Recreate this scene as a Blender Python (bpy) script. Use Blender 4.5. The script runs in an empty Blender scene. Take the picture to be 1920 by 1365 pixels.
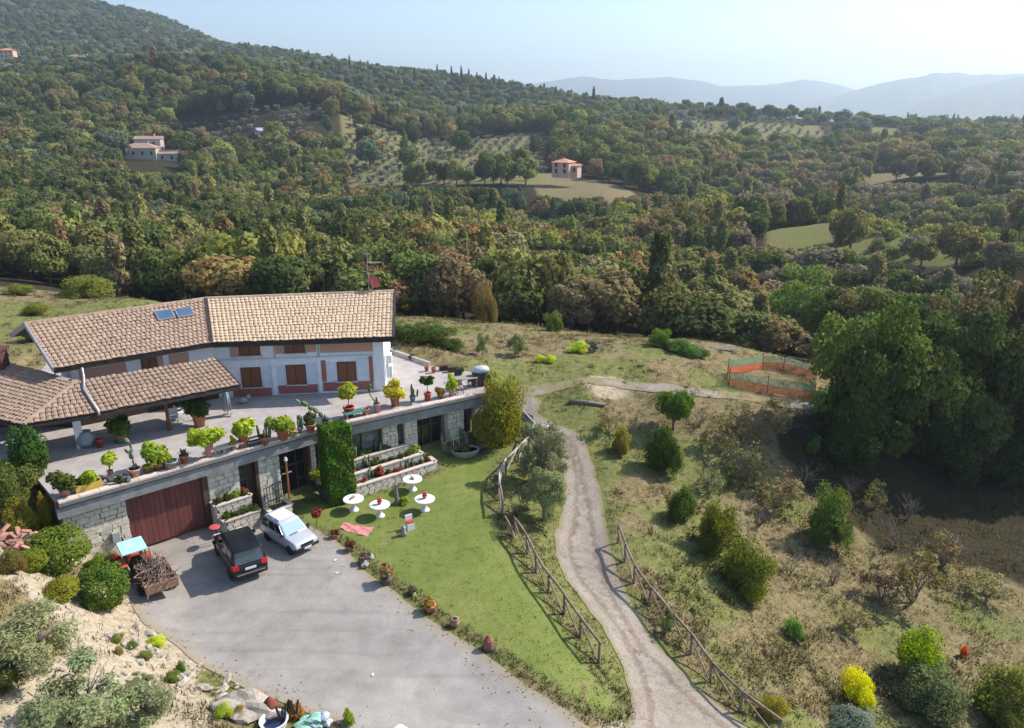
import bpy, bmesh, math, random
import numpy as np
from mathutils import Vector, Matrix
from mathutils.geometry import delaunay_2d_cdt

random.seed(7)
rng = np.random.default_rng(7)
SC = bpy.context.scene
COLL = SC.collection
R = math.radians

# ------------------------------------------------------------------ camera
CAM_H = 22.5
PITCH = R(18.5)
FPX = 1440.0                      # focal length in pixels of a 1920 wide picture
cam_d = bpy.data.cameras.new('camera')
cam = bpy.data.objects.new('camera', cam_d)
COLL.objects.link(cam)
cam.location = (0, 0, CAM_H)
cam.rotation_euler = (R(90) - PITCH, 0, 0)
cam_d.sensor_width = 36.0
cam_d.lens = FPX / 1920 * 36.0
cam_d.clip_start = 0.5
cam_d.clip_end = 20000
SC.camera = cam

# ------------------------------------------------------------------ sky, sun, exposure
SUN_EL = R(41)
SUN_V = Vector((0.92, 0.39, 0)).normalized()
world = bpy.data.worlds.new('World')
SC.world = world
world.use_nodes = True
wn = world.node_tree
bg = wn.nodes['Background']
sky = wn.nodes.new('ShaderNodeTexSky')
sky.sky_type = 'NISHITA'
sky.sun_disc = False
sky.sun_elevation = SUN_EL
sky.sun_rotation = math.atan2(SUN_V.x, SUN_V.y)
sky.altitude = 300
sky.air_density = 1.0
sky.dust_density = 1.4
sky.ozone_density = 3.0
wn.links.new(sky.outputs[0], bg.inputs[0])
bg.inputs[1].default_value = 0.148
sun_d = bpy.data.lights.new('sun', 'SUN')
sun = bpy.data.objects.new('sun', sun_d)
COLL.objects.link(sun)
sun_d.energy = 4.9
sun_d.angle = R(0.55)
sun_d.color = (1.0, 0.94, 0.85)
to_sun = Vector((SUN_V.x * math.cos(SUN_EL), SUN_V.y * math.cos(SUN_EL), math.sin(SUN_EL)))
sun.rotation_euler = to_sun.to_track_quat('Z', 'Y').to_euler()
sun.location = (60, 30, 80)
SC.view_settings.view_transform = 'Standard'
SC.view_settings.look = 'None'
SC.view_settings.exposure = 0.64
SC.view_settings.gamma = 1.0
SC.view_settings.use_curve_mapping = False
cy = SC.cycles
cy.max_bounces = 5
cy.diffuse_bounces = 2
cy.glossy_bounces = 2
cy.transmission_bounces = 3
cy.transparent_max_bounces = 4
cy.volume_bounces = 0
cy.use_denoising = True
cy.sample_clamp_indirect = 3.0

# ------------------------------------------------------------------ pixel <-> place helpers (photo pixels, 1920 x 1365)
SP, CP = math.sin(PITCH), math.cos(PITCH)
CX, CY = 960.0, 682.5
def W(px, py, Z):
    s = (px - CX) / FPX; t = (py - CY) / FPX
    z = (CAM_H - Z) / (SP + t * CP)
    return Vector((s * z, z * (CP - t * SP), Z))
def Q(px, Y, Z):
    return Vector(((px - CX) / FPX * (Y * CP + (CAM_H - Z) * SP), Y, Z))
def ZatY(py, Y):
    t = (py - CY) / FPX
    z = Y / (CP - t * SP)
    return CAM_H - z * (SP + t * CP)
def proj(p):
    D = CAM_H - p[2]; z = p[1] * CP + D * SP
    return (CX + FPX * p[0] / z, CY + FPX * (-p[1] * SP + D * CP) / z, z)
def onplane(px, py, p0, n):
    s = (px - CX) / FPX; t = (py - CY) / FPX
    d = Vector((s, CP - t * SP, -(SP + t * CP)))
    o = Vector((0, 0, CAM_H))
    k = (Vector(p0) - o).dot(n) / d.dot(n)
    return o + d * k

# ------------------------------------------------------------------ materials
def srgb(r, g, b):
    f = lambda c: (c / 255 / 12.92) if c / 255 <= 0.04045 else ((c / 255 + 0.055) / 1.055) ** 2.4
    return (f(r), f(g), f(b))
MATS = {}
def pmat(name, c1, c2=None, scale=3.0, rough=0.85, bump=0.0, bscale=None, metal=0.0, spec=0.3, vary=0.0, detail=4.0, stretch=None, coat=0.0, emit=None):
    """noise mix of two colours, optional bump, optional per-piece variation"""
    if name in MATS: return MATS[name]
    m = bpy.data.materials.new(name); m.use_nodes = True
    nt = m.node_tree; N = nt.nodes; L = nt.links
    b = N['Principled BSDF']
    b.inputs['Roughness'].default_value = rough
    b.inputs['Metallic'].default_value = metal
    b.inputs['Specular IOR Level'].default_value = spec
    if coat: b.inputs['Coat Weight'].default_value = coat; b.inputs['Coat Roughness'].default_value = 0.05
    c2 = c2 or c1
    geo = N.new('ShaderNodeNewGeometry')
    vec = geo.outputs['Position']
    if stretch:
        mp = N.new('ShaderNodeMapping'); mp.inputs['Scale'].default_value = stretch
        L.new(vec, mp.inputs['Vector']); vec = mp.outputs[0]
    nz = N.new('ShaderNodeTexNoise'); nz.inputs['Scale'].default_value = scale; nz.inputs['Detail'].default_value = detail
    nz.inputs['Roughness'].default_value = 0.6
    L.new(vec, nz.inputs['Vector'])
    rp = N.new('ShaderNodeValToRGB')
    rp.color_ramp.elements[0].position = 0.32; rp.color_ramp.elements[1].position = 0.68
    rp.color_ramp.elements[0].color = (*c1, 1); rp.color_ramp.elements[1].color = (*c2, 1)
    L.new(nz.outputs['Fac'], rp.inputs[0])
    col = rp.outputs[0]
    if vary:
        oi = N.new('ShaderNodeObjectInfo')
        ad = N.new('ShaderNodeMath'); ad.operation = 'ADD'
        L.new(oi.outputs['Random'], ad.inputs[0]); L.new(geo.outputs['Random Per Island'], ad.inputs[1])
        fr = N.new('ShaderNodeMath'); fr.operation = 'FRACT'; L.new(ad.outputs[0], fr.inputs[0])
        mr = N.new('ShaderNodeMapRange'); mr.inputs['To Min'].default_value = 1 - vary; mr.inputs['To Max'].default_value = 1 + vary
        L.new(fr.outputs[0], mr.inputs['Value'])
        hs = N.new('ShaderNodeHueSaturation'); L.new(mr.outputs[0], hs.inputs['Value']); L.new(col, hs.inputs['Color'])
        col = hs.outputs[0]
    L.new(col, b.inputs['Base Color'])
    if bump:
        n2 = N.new('ShaderNodeTexNoise'); n2.inputs['Scale'].default_value = bscale or scale * 6; n2.inputs['Detail'].default_value = 3
        L.new(vec, n2.inputs['Vector'])
        bp = N.new('ShaderNodeBump'); bp.inputs['Strength'].default_value = bump; bp.inputs['Distance'].default_value = 0.05
        L.new(n2.outputs['Fac'], bp.inputs['Height']); L.new(bp.outputs[0], b.inputs['Normal'])
    if emit: b.inputs['Emission Color'].default_value = (*emit, 1); b.inputs['Emission Strength'].default_value = 1
    MATS[name] = m
    return m

def leafmat(name, trans=0.46, soft=.6, var=0.36):
    """leaf colour comes from the tint property of the plant (or of the instanced point)"""
    if name in MATS: return MATS[name]
    m = bpy.data.materials.new(name); m.use_nodes = True
    nt = m.node_tree; N = nt.nodes; L = nt.links
    N.remove(N['Principled BSDF'])
    at = N.new('ShaderNodeAttribute'); at.attribute_type = 'INSTANCER'; at.attribute_name = 'tint'
    geo = N.new('ShaderNodeNewGeometry')
    mr = N.new('ShaderNodeMapRange'); mr.inputs['To Min'].default_value = 1.2 - var; mr.inputs['To Max'].default_value = 1.2 + var
    L.new(geo.outputs['Random Per Island'], mr.inputs['Value'])
    oi = N.new('ShaderNodeObjectInfo')
    tc = N.new('ShaderNodeTexCoord')
    nz = N.new('ShaderNodeTexNoise'); nz.inputs['Scale'].default_value = 0.9; nz.inputs['Detail'].default_value = 3
    L.new(geo.outputs['Position'], nz.inputs['Vector'])
    mn = N.new('ShaderNodeMapRange'); mn.inputs['From Min'].default_value = 0.3; mn.inputs['From Max'].default_value = 0.7
    mn.inputs['To Min'].default_value = 0.47; mn.inputs['To Max'].default_value = 0.53
    L.new(nz.outputs['Fac'], mn.inputs['Value'])
    hs = N.new('ShaderNodeHueSaturation')
    L.new(at.outputs['Color'], hs.inputs['Color']); L.new(mr.outputs[0], hs.inputs['Value']); L.new(mn.outputs[0], hs.inputs['Hue'])
    # soften the flat leaf facets: lean each leaf normal towards the outside of its crown
    off = N.new('ShaderNodeVectorMath'); off.operation = 'SUBTRACT'; off.inputs[1].default_value = (0, 0, .38)
    L.new(tc.outputs['Object'], off.inputs[0])
    vt = N.new('ShaderNodeVectorTransform'); vt.vector_type = 'NORMAL'; vt.convert_from = 'OBJECT'; vt.convert_to = 'WORLD'
    L.new(off.outputs[0], vt.inputs[0])
    nm = N.new('ShaderNodeVectorMath'); nm.operation = 'NORMALIZE'; L.new(vt.outputs[0], nm.inputs[0])
    sc = N.new('ShaderNodeVectorMath'); sc.operation = 'SCALE'; sc.inputs['Scale'].default_value = soft; L.new(nm.outputs[0], sc.inputs[0])
    ad = N.new('ShaderNodeVectorMath'); ad.operation = 'ADD'; L.new(geo.outputs['Normal'], ad.inputs[0]); L.new(sc.outputs[0], ad.inputs[1])
    nn = N.new('ShaderNodeVectorMath'); nn.operation = 'NORMALIZE'; L.new(ad.outputs[0], nn.inputs[0])
    d = N.new('ShaderNodeBsdfDiffuse'); t = N.new('ShaderNodeBsdfTranslucent')
    L.new(nn.outputs[0], d.inputs['Normal']); L.new(nn.outputs[0], t.inputs['Normal'])
    hs2 = N.new('ShaderNodeHueSaturation'); hs2.inputs['Saturation'].default_value = 1.12; hs2.inputs['Value'].default_value = 1.3
    L.new(hs.outputs[0], hs2.inputs['Color'])
    L.new(hs.outputs[0], d.inputs[0]); L.new(hs2.outputs[0], t.inputs[0])
    mx = N.new('ShaderNodeMixShader'); mx.inputs[0].default_value = trans
    L.new(d.outputs[0], mx.inputs[1]); L.new(t.outputs[0], mx.inputs[2])
    L.new(mx.outputs[0], N['Material Output'].inputs[0])
    MATS[name] = m
    return m
LEAF = leafmat('leaf')
BARK = pmat('bark', (0.09, 0.065, 0.045), (0.16, 0.125, 0.09), 6, 0.95, 0.5)
BARKG = pmat('grey_bark', (0.14, 0.12, 0.10), (0.26, 0.23, 0.19), 6, 0.95, 0.5)

# ------------------------------------------------------------------ mesh builder
class MB:
    def __init__(s): s.v = []; s.f = []; s.m = []
    def add(s, vs, fs, mi=0):
        o = len(s.v); s.v += [tuple(v) for v in vs]
        for f in fs: s.f.append(tuple(i + o for i in f)); s.m.append(mi)
        return s
    def box(s, c, size, M=None, mi=0, taper=1.0):
        x, y, z = (a / 2 for a in size)
        vs = [Vector((sx * x * (taper if sz > 0 else 1), sy * y * (taper if sz > 0 else 1), sz * z)) for sz in (-1, 1) for sy in (-1, 1) for sx in (-1, 1)]
        if M is not None: vs = [M @ v for v in vs]
        c = Vector(c)
        return s.add([v + c for v in vs], [(0, 2, 3, 1), (4, 5, 7, 6), (0, 1, 5, 4), (2, 6, 7, 3), (0, 4, 6, 2), (1, 3, 7, 5)], mi)
    def hexa(s, b4, t4, mi=0):
        return s.add(list(b4) + list(t4), [(3, 2, 1, 0), (4, 5, 6, 7), (0, 1, 5, 4), (1, 2, 6, 5), (2, 3, 7, 6), (3, 0, 4, 7)], mi)
    def tube(s, pts, r, n=6, mi=0, cap=True):
        pts = [Vector(p) for p in pts]
        rs = r if isinstance(r, (list, tuple)) else [r] * len(pts)
        o = len(s.v); k = len(pts)
        for i, p in enumerate(pts):
            d = (pts[min(i + 1, k - 1)] - pts[max(i - 1, 0)]).normalized()
            a = d.cross(Vector((0, 0, 1)) if abs(d.z) < 0.9 else Vector((1, 0, 0))).normalized(); b = d.cross(a)
            for j in range(n):
                w = 2 * math.pi * j / n
                s.v.append(tuple(p + (a * math.cos(w) + b * math.sin(w)) * rs[i]))
        for i in range(k - 1):
            for j in range(n):
                q = (o + i * n + j, o + i * n + (j + 1) % n, o + (i + 1) * n + (j + 1) % n, o + (i + 1) * n + j)
                s.f.append(q); s.m.append(mi)
        if cap:
            s.f.append(tuple(o + j for j in range(n))[::-1]); s.m.append(mi)
            s.f.append(tuple(o + (k - 1) * n + j for j in range(n))); s.m.append(mi)
        return s
    def lathe(s, prof, c=(0, 0, 0), n=14, mi=0, sx=1, sy=1, cap=True):
        c = Vector(c); o = len(s.v); k = len(prof)
        for r, z in prof:
            for j in range(n):
                w = 2 * math.pi * j / n
                s.v.append((c.x + r * sx * math.cos(w), c.y + r * sy * math.sin(w), c.z + z))
        for i in range(k - 1):
            for j in range(n):
                s.f.append((o + i * n + j, o + i * n + (j + 1) % n, o + (i + 1) * n + (j + 1) % n, o + (i + 1) * n + j)); s.m.append(mi)
        if cap:
            s.f.append(tuple(o + j for j in range(n))[::-1]); s.m.append(mi)
            s.f.append(tuple(o + (k - 1) * n + j for j in range(n))); s.m.append(mi)
        return s
    def blob(s, c, r, seed=0, sub=2, amp=0.2, mi=0):
        bm = bmesh.new(); bmesh.ops.create_icosphere(bm, subdivisions=sub, radius=1)
        rr = random.Random(seed); ph = [rr.uniform(0, 6) for _ in range(9)]
        for v in bm.verts:
            p = v.co
            k = 1 + amp * (math.sin(3 * p.x + ph[0]) * math.sin(3.3 * p.y + ph[1]) + 0.6 * math.sin(5 * p.z + ph[2] + 2 * p.x) + 0.4 * math.sin(7 * p.y + ph[3]))
            v.co = Vector((p.x * r[0] * k, p.y * r[1] * k, p.z * r[2] * k)) + Vector(c)
        bm.verts.index_update()
        s.add([v.co for v in bm.verts], [[v.index for v in f.verts] for f in bm.faces], mi); bm.free()
        return s
    def mesh(s, name, mats, smooth=False, off=None):
        me = bpy.data.meshes.new(name)
        v = s.v
        if off is not None: v = [(a[0] - off[0], a[1] - off[1], a[2] - off[2]) for a in v]
        me.from_pydata(v, [], s.f)
        mats = mats if isinstance(mats, (list, tuple)) else [mats]
        for m in mats: me.materials.append(m)
        if len(mats) > 1: me.polygons.foreach_set('material_index', s.m)
        if smooth: me.polygons.foreach_set('use_smooth', [True] * len(s.f))
        me.update()
        return me
    def build(s, name, mats, parent=None, smooth=False, world=False):
        off = None
        if world and parent is not None:
            off = wloc(parent)
        o = bpy.data.objects.new(name, s.mesh(name, mats, smooth, off))
        COLL.objects.link(o)
        if parent is not None: o.parent = parent
        return o
def wloc(o):
    p = Vector((0, 0, 0))
    while o is not None: p += o.location; o = o.parent
    return p
def tag(o, label=None, cat=None, group=None, kind=None):
    if label: o['label'] = label
    if cat: o['category'] = cat
    if group: o['group'] = group
    if kind: o['kind'] = kind
    return o
def thing(name, label, cat, loc=(0, 0, 0), rz=0.0, group=None):
    o = bpy.data.objects.new(name, None); COLL.objects.link(o)
    o.empty_display_size = 0.3
    o.location = loc; o.rotation_euler = (0, 0, rz)
    return tag(o, label, cat, group)
def link(name, me, parent=None, loc=(0, 0, 0), rz=0, sc=1):
    o = bpy.data.objects.new(name, me); COLL.objects.link(o)
    o.location = loc; o.rotation_euler = (0, 0, rz)
    o.scale = (sc, sc, sc) if not isinstance(sc, (tuple, list)) else sc
    if parent is not None: o.parent = parent
    return o
def npmesh(name, v, nper, mats, smooth=False):
    """mesh of many equal polygons from a numpy array (count*nper, 3)"""
    me = bpy.data.meshes.new(name)
    n = len(v); nf = n // nper
    me.vertices.add(n); me.vertices.foreach_set('co', v.astype(np.float32).ravel())
    me.loops.add(n); me.loops.foreach_set('vertex_index', np.arange(n, dtype=np.int32))
    me.polygons.add(nf); me.polygons.foreach_set('loop_start', np.arange(0, n, nper, dtype=np.int32))
    me.polygons.foreach_set('loop_total', np.full(nf, nper, dtype=np.int32))
    for m in (mats if isinstance(mats, (list, tuple)) else [mats]): me.materials.append(m)
    me.update(calc_edges=True)
    return me
def setcol(me, name, arr, domain='POINT'):
    a = me.attributes.new(name, 'FLOAT_COLOR', domain)
    a.data.foreach_set('color', arr.astype(np.float32).ravel())
def setflt(me, name, arr):
    a = me.attributes.new(name, 'FLOAT', 'POINT')
    a.data.foreach_set('value', arr.astype(np.float32).ravel())
# ================================================================== TERRAIN
T = 4.2                                   # height of the terrace floor above the yard
CTRL = []
def c(px, py, Z): CTRL.append(W(px, py, Z))
def q(px, Y, Z): CTRL.append(Q(px, Y, Z))
def w(x, y, z): CTRL.append(Vector((x, y, z)))
for a in [(300,1150,0),(450,1100,0),(385,992,0),(600,1050,0),(700,1250,-.1),(900,1300,-.3),(1050,1365,-.4),(560,1010,0),(250,1024,0),(480,1240,0),(600,1300,0),
          (600,960,.1),(780,960,.1),(850,900,.2),(870,845,.4),(900,1000,.1),(950,1150,-.1),(950,840,.5),(1100,1290,-.4),(1000,1130,-.2),(700,900,.2),(800,1080,0),
          (490,962,0),(640,930,.15),(760,880,.3),(885,838,.45),
          (945,800,.9),(975,768,1.4),(1000,880,.0),(1020,960,-.3),(940,930,.1),
          (1070,900,-.5),(1085,1000,-.9),(1055,840,.2),(1020,792,.9),(985,738,2.4),(1100,718,2.7),(1250,730,2.0),(1400,742,1.2),(1520,757,.7),(1100,1100,-1.1),(1190,1250,-1.4),(1270,1365,-1.6),
          (1160,1010,-.7),(1200,1100,-1.1),(1300,1250,-1.6),(1450,1360,-2.4),(1150,870,-.1),(1250,900,-.9),(1300,990,-1.9),(1400,1110,-3),(1600,1300,-4.6),(1720,1250,-5),(1900,1355,-6.5),(1900,1150,-6),
          (1560,1010,-3.6),(1500,850,-1.8),(1700,860,-3),(1900,870,-4.5),(1640,945,-4),(1800,1000,-5),(1480,1220,-3.4),
          (870,660,3.7),(960,690,3.3),(1100,680,3.0),(1200,660,2.4),(1300,690,1.7),(1440,715,.8),(1350,655,1.2),(1240,640,2.0),(1000,625,2.6),(800,592,2.6),(1200,800,.6),(1130,760,1.6),(1060,760,1.6),
          (0,560,4.2),(130,575,4.0),(250,560,3.2),(0,640,4.6),(20,700,4.4),
          (15,900,4.0),(60,985,2.4),(60,920,3.4),(110,1045,1.3),(200,1085,.6),(165,1140,1.3),(245,1160,.25),(100,1110,2.1),(20,1080,3.1),(0,1150,3.4),(100,1220,2.7),(200,1215,1.6),(270,1280,1.25),(150,1310,2.8),(340,1335,1.1),(300,1365,1.5),(0,1365,3.9),(440,1315,.25),(400,1345,.9),(520,1350,.2),(620,1365,0),(390,1250,0),(320,1190,0),
          (880,700,4.05),(800,684,4.1),(720,655,4.1)]: c(*a)
for a in [(-30,55,4.1),(-38,46,4.3),(-22,62,3.8),(-60,20,6),(-40,15,5),(60,20,-11),(0,5,-2),(-30,-5,4),(30,0,-7),(-60,50,5.5),(60,45,-7)]: w(*a)
for a in [(-300,100,2),(0,104,0),(300,95,-2),(700,92,-3),(1000,92,-4),(1300,90,-6),(1600,88,-7),(1900,92,-8),(2300,90,-8),
          (-300,150,-4),(0,140,-6),(400,130,-6),(900,130,-7),(1300,120,-10),(1500,112,-11),(1500,130,-9),(1700,112,-10),(1900,112,-9),
          (-200,200,-8),(0,200,-9),(300,200,-12),(600,200,-12),(900,190,-13),(1150,190,-13),
          (1000,238,-17),(1150,235,-17),(900,235,-15),(1250,240,-16),(1060,255,-8),(1058,285,-4),(1150,262,-5.2),(1000,268,-5),(850,300,-3),(700,300,-6),(600,280,-11),
          (1500,176,-4.8),(1460,188,-5.5),(1560,166,-5.5),(1500,150,-9),(1600,190,-4),(1700,157,-3),(1850,134,-2.5),(1950,126,-2),(1700,140,-6),(1620,160,-6),(1300,200,-10),(1600,200,-14),(1900,190,-12),(1700,250,-14),(1950,240,-9),(2300,240,-6),(1700,310,-6),(1400,330,-11),(1900,330,-4),
          (1200,400,-2),(1400,450,3),(1650,420,-3),(1900,480,2),(1400,600,14),(1650,600,10),(1920,600,8),(2300,600,10),(1100,450,5),
          (1000,450,8),(1000,700,31),(1200,700,22),(800,400,2),(800,550,18),(800,800,52),(700,460,16),(600,350,-2),(600,390,12),(600,440,27),(600,520,33),(600,900,70),
          (450,380,2),(450,450,30),(300,300,-8),(290,352,.5),(300,420,9),(300,480,40),(300,600,48),(300,1000,104),(300,1300,152),
          (0,300,-1),(0,400,11),(0,520,37),(0,800,84),(0,1300,200),(-300,300,5),(-300,500,40),(-300,800,95),(-300,1300,260),
          (240,1300,160),(400,1200,108),(500,1100,84),(700,850,59),
          (0,1700,200),(400,1700,90),(800,1300,20),(1000,1200,-10),(1400,1000,-30),(1920,1000,-30),(1920,1700,-40),(1000,1700,-40),(2400,1000,-20)]: q(*a)
CT = np.array([tuple(v) for v in CTRL])
def uv(x, y): return x / (y + 15.0) * 1.6, np.log(y + 15.0)
def tps(r2): return np.where(r2 > 1e-12, 0.5 * r2 * np.log(np.maximum(r2, 1e-12)), 0.0)
_u, _v = uv(CT[:, 0], CT[:, 1]); _n = len(CT)
_K = tps((_u[:, None] - _u) ** 2 + (_v[:, None] - _v) ** 2) + np.eye(_n) * 0.0006
_P = np.c_[np.ones(_n), _u, _v]
# heights are smoothed in units that grow with distance, so near slopes stay exact
_sc = CT[:, 1] + 15.0
_A = np.block([[_K, _P], [_P.T, np.zeros((3, 3))]])
_w = np.linalg.solve(_A, np.r_[CT[:, 2] / _sc, np.zeros(3)])
TF = [W(110, 945, T), W(600, 805, T), W(912, 737, T)]                 # front edge of the terrace
TP = TF + [W(905, 708, T), W(880, 697, T), W(800, 685, T), W(713, 655, T), Vector((-14, 64, T)), Vector((-36, 58, T)), W(-60, 860, T), W(15, 888, T), W(67, 895, T)]
TPXY = np.array([(p.x, p.y) for p in TP])
def inpoly(x, y, poly):
    r = np.zeros(np.shape(x), bool); k = len(poly)
    for i in range(k):
        x1, y1 = poly[i]; x2, y2 = poly[(i + 1) % k]
        cnd = ((y1 > y) != (y2 > y))
        xi = (x2 - x1) * (y - y1) / ((y2 - y1) if y2 != y1 else 1e-9) + x1
        r ^= cnd & (x < xi)
    return r
def sdist(x, y, poly):
    """positive inside, negative outside"""
    d = np.full(np.shape(x), 1e9); k = len(poly)
    for i in range(k):
        ax, ay = poly[i]; bx, by = poly[(i + 1) % k]
        dx, dy = bx - ax, by - ay
        t = np.clip(((x - ax) * dx + (y - ay) * dy) / (dx * dx + dy * dy + 1e-9), 0, 1)
        d = np.minimum(d, np.hypot(x - ax - t * dx, y - ay - t * dy))
    return np.where(inpoly(x, y, poly), d, -d)
_ph = rng.uniform(0, 6.28, 24)
def wob(x, y):
    a = np.sin(x * .9 + _ph[0] + np.sin(y * .7 + _ph[1])) * np.sin(y * 1.1 + _ph[2]) + .6 * np.sin(x * 2.1 + y * 1.3 + _ph[3]) * np.sin(y * 2.4 - x + _ph[4])
    return a * .5
def flatk(x, y):
    """how rough the ground is: the yard, lawn and terrace are smooth, the slopes are bumpy"""
    f = np.clip(np.minimum(sdist(x, y, YARDXY), 3.0) / -2.0, 0, 1)
    return f
def hraw(x, y):
    u, v_ = uv(x, y); out = np.zeros(np.shape(x))
    flat = np.ravel(out); uu = np.ravel(u); vv = np.ravel(v_)
    for i in range(0, len(flat), 20000):
        j = slice(i, i + 20000)
        k = tps((uu[j, None] - _u) ** 2 + (vv[j, None] - _v) ** 2)
        flat[j] = k @ _w[:_n] + _w[_n] + _w[_n + 1] * uu[j] + _w[_n + 2] * vv[j]
    return flat.reshape(np.shape(x)) * (y + 15.0)
YARDXY = np.array([tuple(W(a, b, 0))[:2] for a, b in [(240, 1165), (300, 1120), (215, 1010), (385, 985), (890, 832), (960, 830), (930, 920), (950, 985), (1010, 1070), (1165, 1290), (1180, 1400), (600, 1420), (520, 1330), (400, 1265)]])
def H(x, y):
    x = np.asarray(x, float); y = np.asarray(y, float)
    h = hraw(x, y)
    amp = flatk(x, y) * np.clip((220 - y) / 150, 0, 1)
    h = h + amp * .13 * wob(x, y) + amp * .25 * np.sin(x * .31 + 1.2) * np.sin(y * .27 + .5)
    dt = sdist(x, y, TPXY)
    h = np.where(dt > 0, np.minimum(h, T - .25), h)
    near = np.clip(1 + dt / 1.5, 0, 1)                    # strip along the terrace
    h = np.where((dt <= 0) & (dt > -1.5), np.minimum(h, T - .02), h)
    return h
def Hs(x, y): return float(H(np.array([x]), np.array([y]))[0])
def G(px, py, it=14):
    """the ground under a pixel of the photograph"""
    lo, hi = 16.0, 1600.0
    s = (px - CX) / FPX; t = (py - CY) / FPX
    d = np.array((s, CP - t * SP, -(SP + t * CP)))
    ks = np.exp(np.linspace(math.log(18), math.log(1700), 260))
    P = ks[:, None] * d; P[:, 2] += CAM_H
    f = P[:, 2] - H(P[:, 0], P[:, 1])
    idx = np.where(f <= 0)[0]
    if len(idx) == 0: return Vector(P[-1])
    i = max(idx[0], 1); a, b = ks[i - 1], ks[i]
    ks = np.linspace(a, b, 60); P = ks[:, None] * d; P[:, 2] += CAM_H
    f = P[:, 2] - H(P[:, 0], P[:, 1]); i = np.where(f <= 0)[0][0]
    p = P[i]; return Vector((p[0], p[1], Hs(p[0], p[1])))

# ---- ground cover classes: control pixels with a weight each
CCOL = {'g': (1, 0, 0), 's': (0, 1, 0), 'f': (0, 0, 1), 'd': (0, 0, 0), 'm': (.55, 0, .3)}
CLS = []
for px, py, k in [(0,560,'d'),(60,600,'g'),(200,560,'d'),(100,580,'d'),(250,600,'g'),(760,640,'g'),(800,630,'g'),(860,640,'g'),(760,600,'d'),(850,610,'d'),(950,640,'d'),(850,670,'d'),(900,660,'d'),
    (1000,700,'g'),(1100,700,'g'),(1200,710,'g'),(1050,670,'d'),(1150,670,'d'),(1250,690,'d'),(1330,700,'g'),(1340,670,'d'),(1200,640,'d'),(1100,640,'d'),(1000,740,'d'),(1100,740,'g'),(1180,745,'g'),(1060,745,'g'),(1130,780,'s'),(1160,800,'d'),
    (1050,775,'g'),(1090,800,'g'),(1130,880,'g'),(1140,950,'g'),(1150,1000,'g'),(1190,840,'g'),(1230,800,'d'),(1300,770,'d'),(1350,740,'g'),(1400,800,'d'),(1190,900,'d'),(1190,960,'d'),(1230,1000,'g'),(1200,1060,'d'),(1260,1120,'d'),(1180,1080,'g'),
    (1350,1180,'g'),(1450,1180,'d'),(1420,1200,'d'),(1440,1230,'g'),(1350,1240,'d'),(1480,1300,'d'),(1550,1200,'d'),(1500,1120,'d'),(1420,1260,'g'),(1520,1240,'g'),(1300,1060,'g'),(1240,940,'g'),(1700,1050,'g'),(1860,1000,'g'),(1300,850,'g'),(1480,880,'g'),(1650,1200,'g'),(1600,1100,'d'),(1560,900,'d'),(1450,900,'d'),(1600,960,'d'),(1750,980,'d'),(1850,950,'d'),(1900,1050,'d'),(1800,1100,'d'),(1850,1200,'d'),(1750,1150,'d'),(1900,1300,'g'),(1800,1320,'g'),(1700,1320,'d'),(1600,1340,'d'),
    (1000,1000,'g'),(980,920,'g'),(1010,840,'g'),(1030,960,'g'),(1040,1020,'g'),(1100,1160,'g'),(1170,1290,'g'),(1050,1080,'g'),
    (1250,1170,'g'),(1300,1230,'g'),(1380,1300,'g'),(1320,1180,'d'),(1430,1330,'d'),
    (0,1150,'s'),(60,1130,'s'),(150,1150,'s'),(100,1090,'s'),(250,1230,'s'),(200,1270,'s'),(300,1300,'s'),(350,1340,'s'),(250,1350,'s'),(60,1330,'d'),(20,1260,'d'),(100,1040,'d'),(170,1110,'d'),(60,960,'d'),(10,920,'d'),(130,1200,'s'),
    (420,1290,'g'),(480,1310,'d'),(560,1330,'g'),(650,1365,'d'),(620,970,'g'),(570,960,'g'),(700,1150,'g'),(800,1200,'g'),(950,1300,'d'),(1060,1310,'d'),(1040,1330,'g'),(900,1240,'g'),(1180,1350,'s'),
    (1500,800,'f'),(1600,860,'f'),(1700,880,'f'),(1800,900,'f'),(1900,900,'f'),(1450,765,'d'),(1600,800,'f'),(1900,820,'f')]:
    p = W(px, py, 0) if py > 700 else W(px, py, 2.5)
    CLS.append((p.x, p.y, *CCOL[k]))
for x, y, k in [(-60,20,'d'),(60,30,'d'),(60,60,'f'),(0,5,'d'),(-60,60,'g')]: CLS.append((x, y, *CCOL[k]))
for px in range(-400, 2400, 120):
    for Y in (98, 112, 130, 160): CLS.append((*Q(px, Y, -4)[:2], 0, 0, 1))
CLS = np.array(CLS)
FIELDS = []                                # clearings on the far slopes: (polygon in the plane, colour class)
OPEN = []
def field(pts, Z, kind, open_=True):
    OPEN.append(open_)
    P = [W(a, b, Z) for a, b in pts]; FIELDS.append((np.array([(p.x, p.y) for p in P]), kind))
field([(990, 332), (1060, 328), (1140, 341), (1215, 356), (1110, 363), (1010, 356)], -4.2, 'd')
field([(1440, 428), (1500, 420), (1565, 436), (1540, 456), (1440, 460)], -4.8, 'g')
field([(1560, 440), (1680, 446), (1800, 470), (1900, 500), (1760, 492), (1600, 462)], -4, 'g', False)
field([(1615, 330), (1800, 326), (1790, 338), (1630, 342)], -6, 'd')
field([(1130, 218), (1250, 222), (1240, 234), (1140, 232)], 6, 'd')
field([(1430, 230), (1560, 236), (1580, 250), (1440, 246)], 3, 'd')
field([(1620, 268), (1690, 270), (1690, 284), (1630, 284)], -2, 'g')
FIELDS.append((np.array([tuple(Q(a_, b_, 0))[:2] for a_, b_ in ((650, 300), (1030, 286), (1000, 430), (640, 430))]), 'm')); OPEN.append(False)
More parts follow.
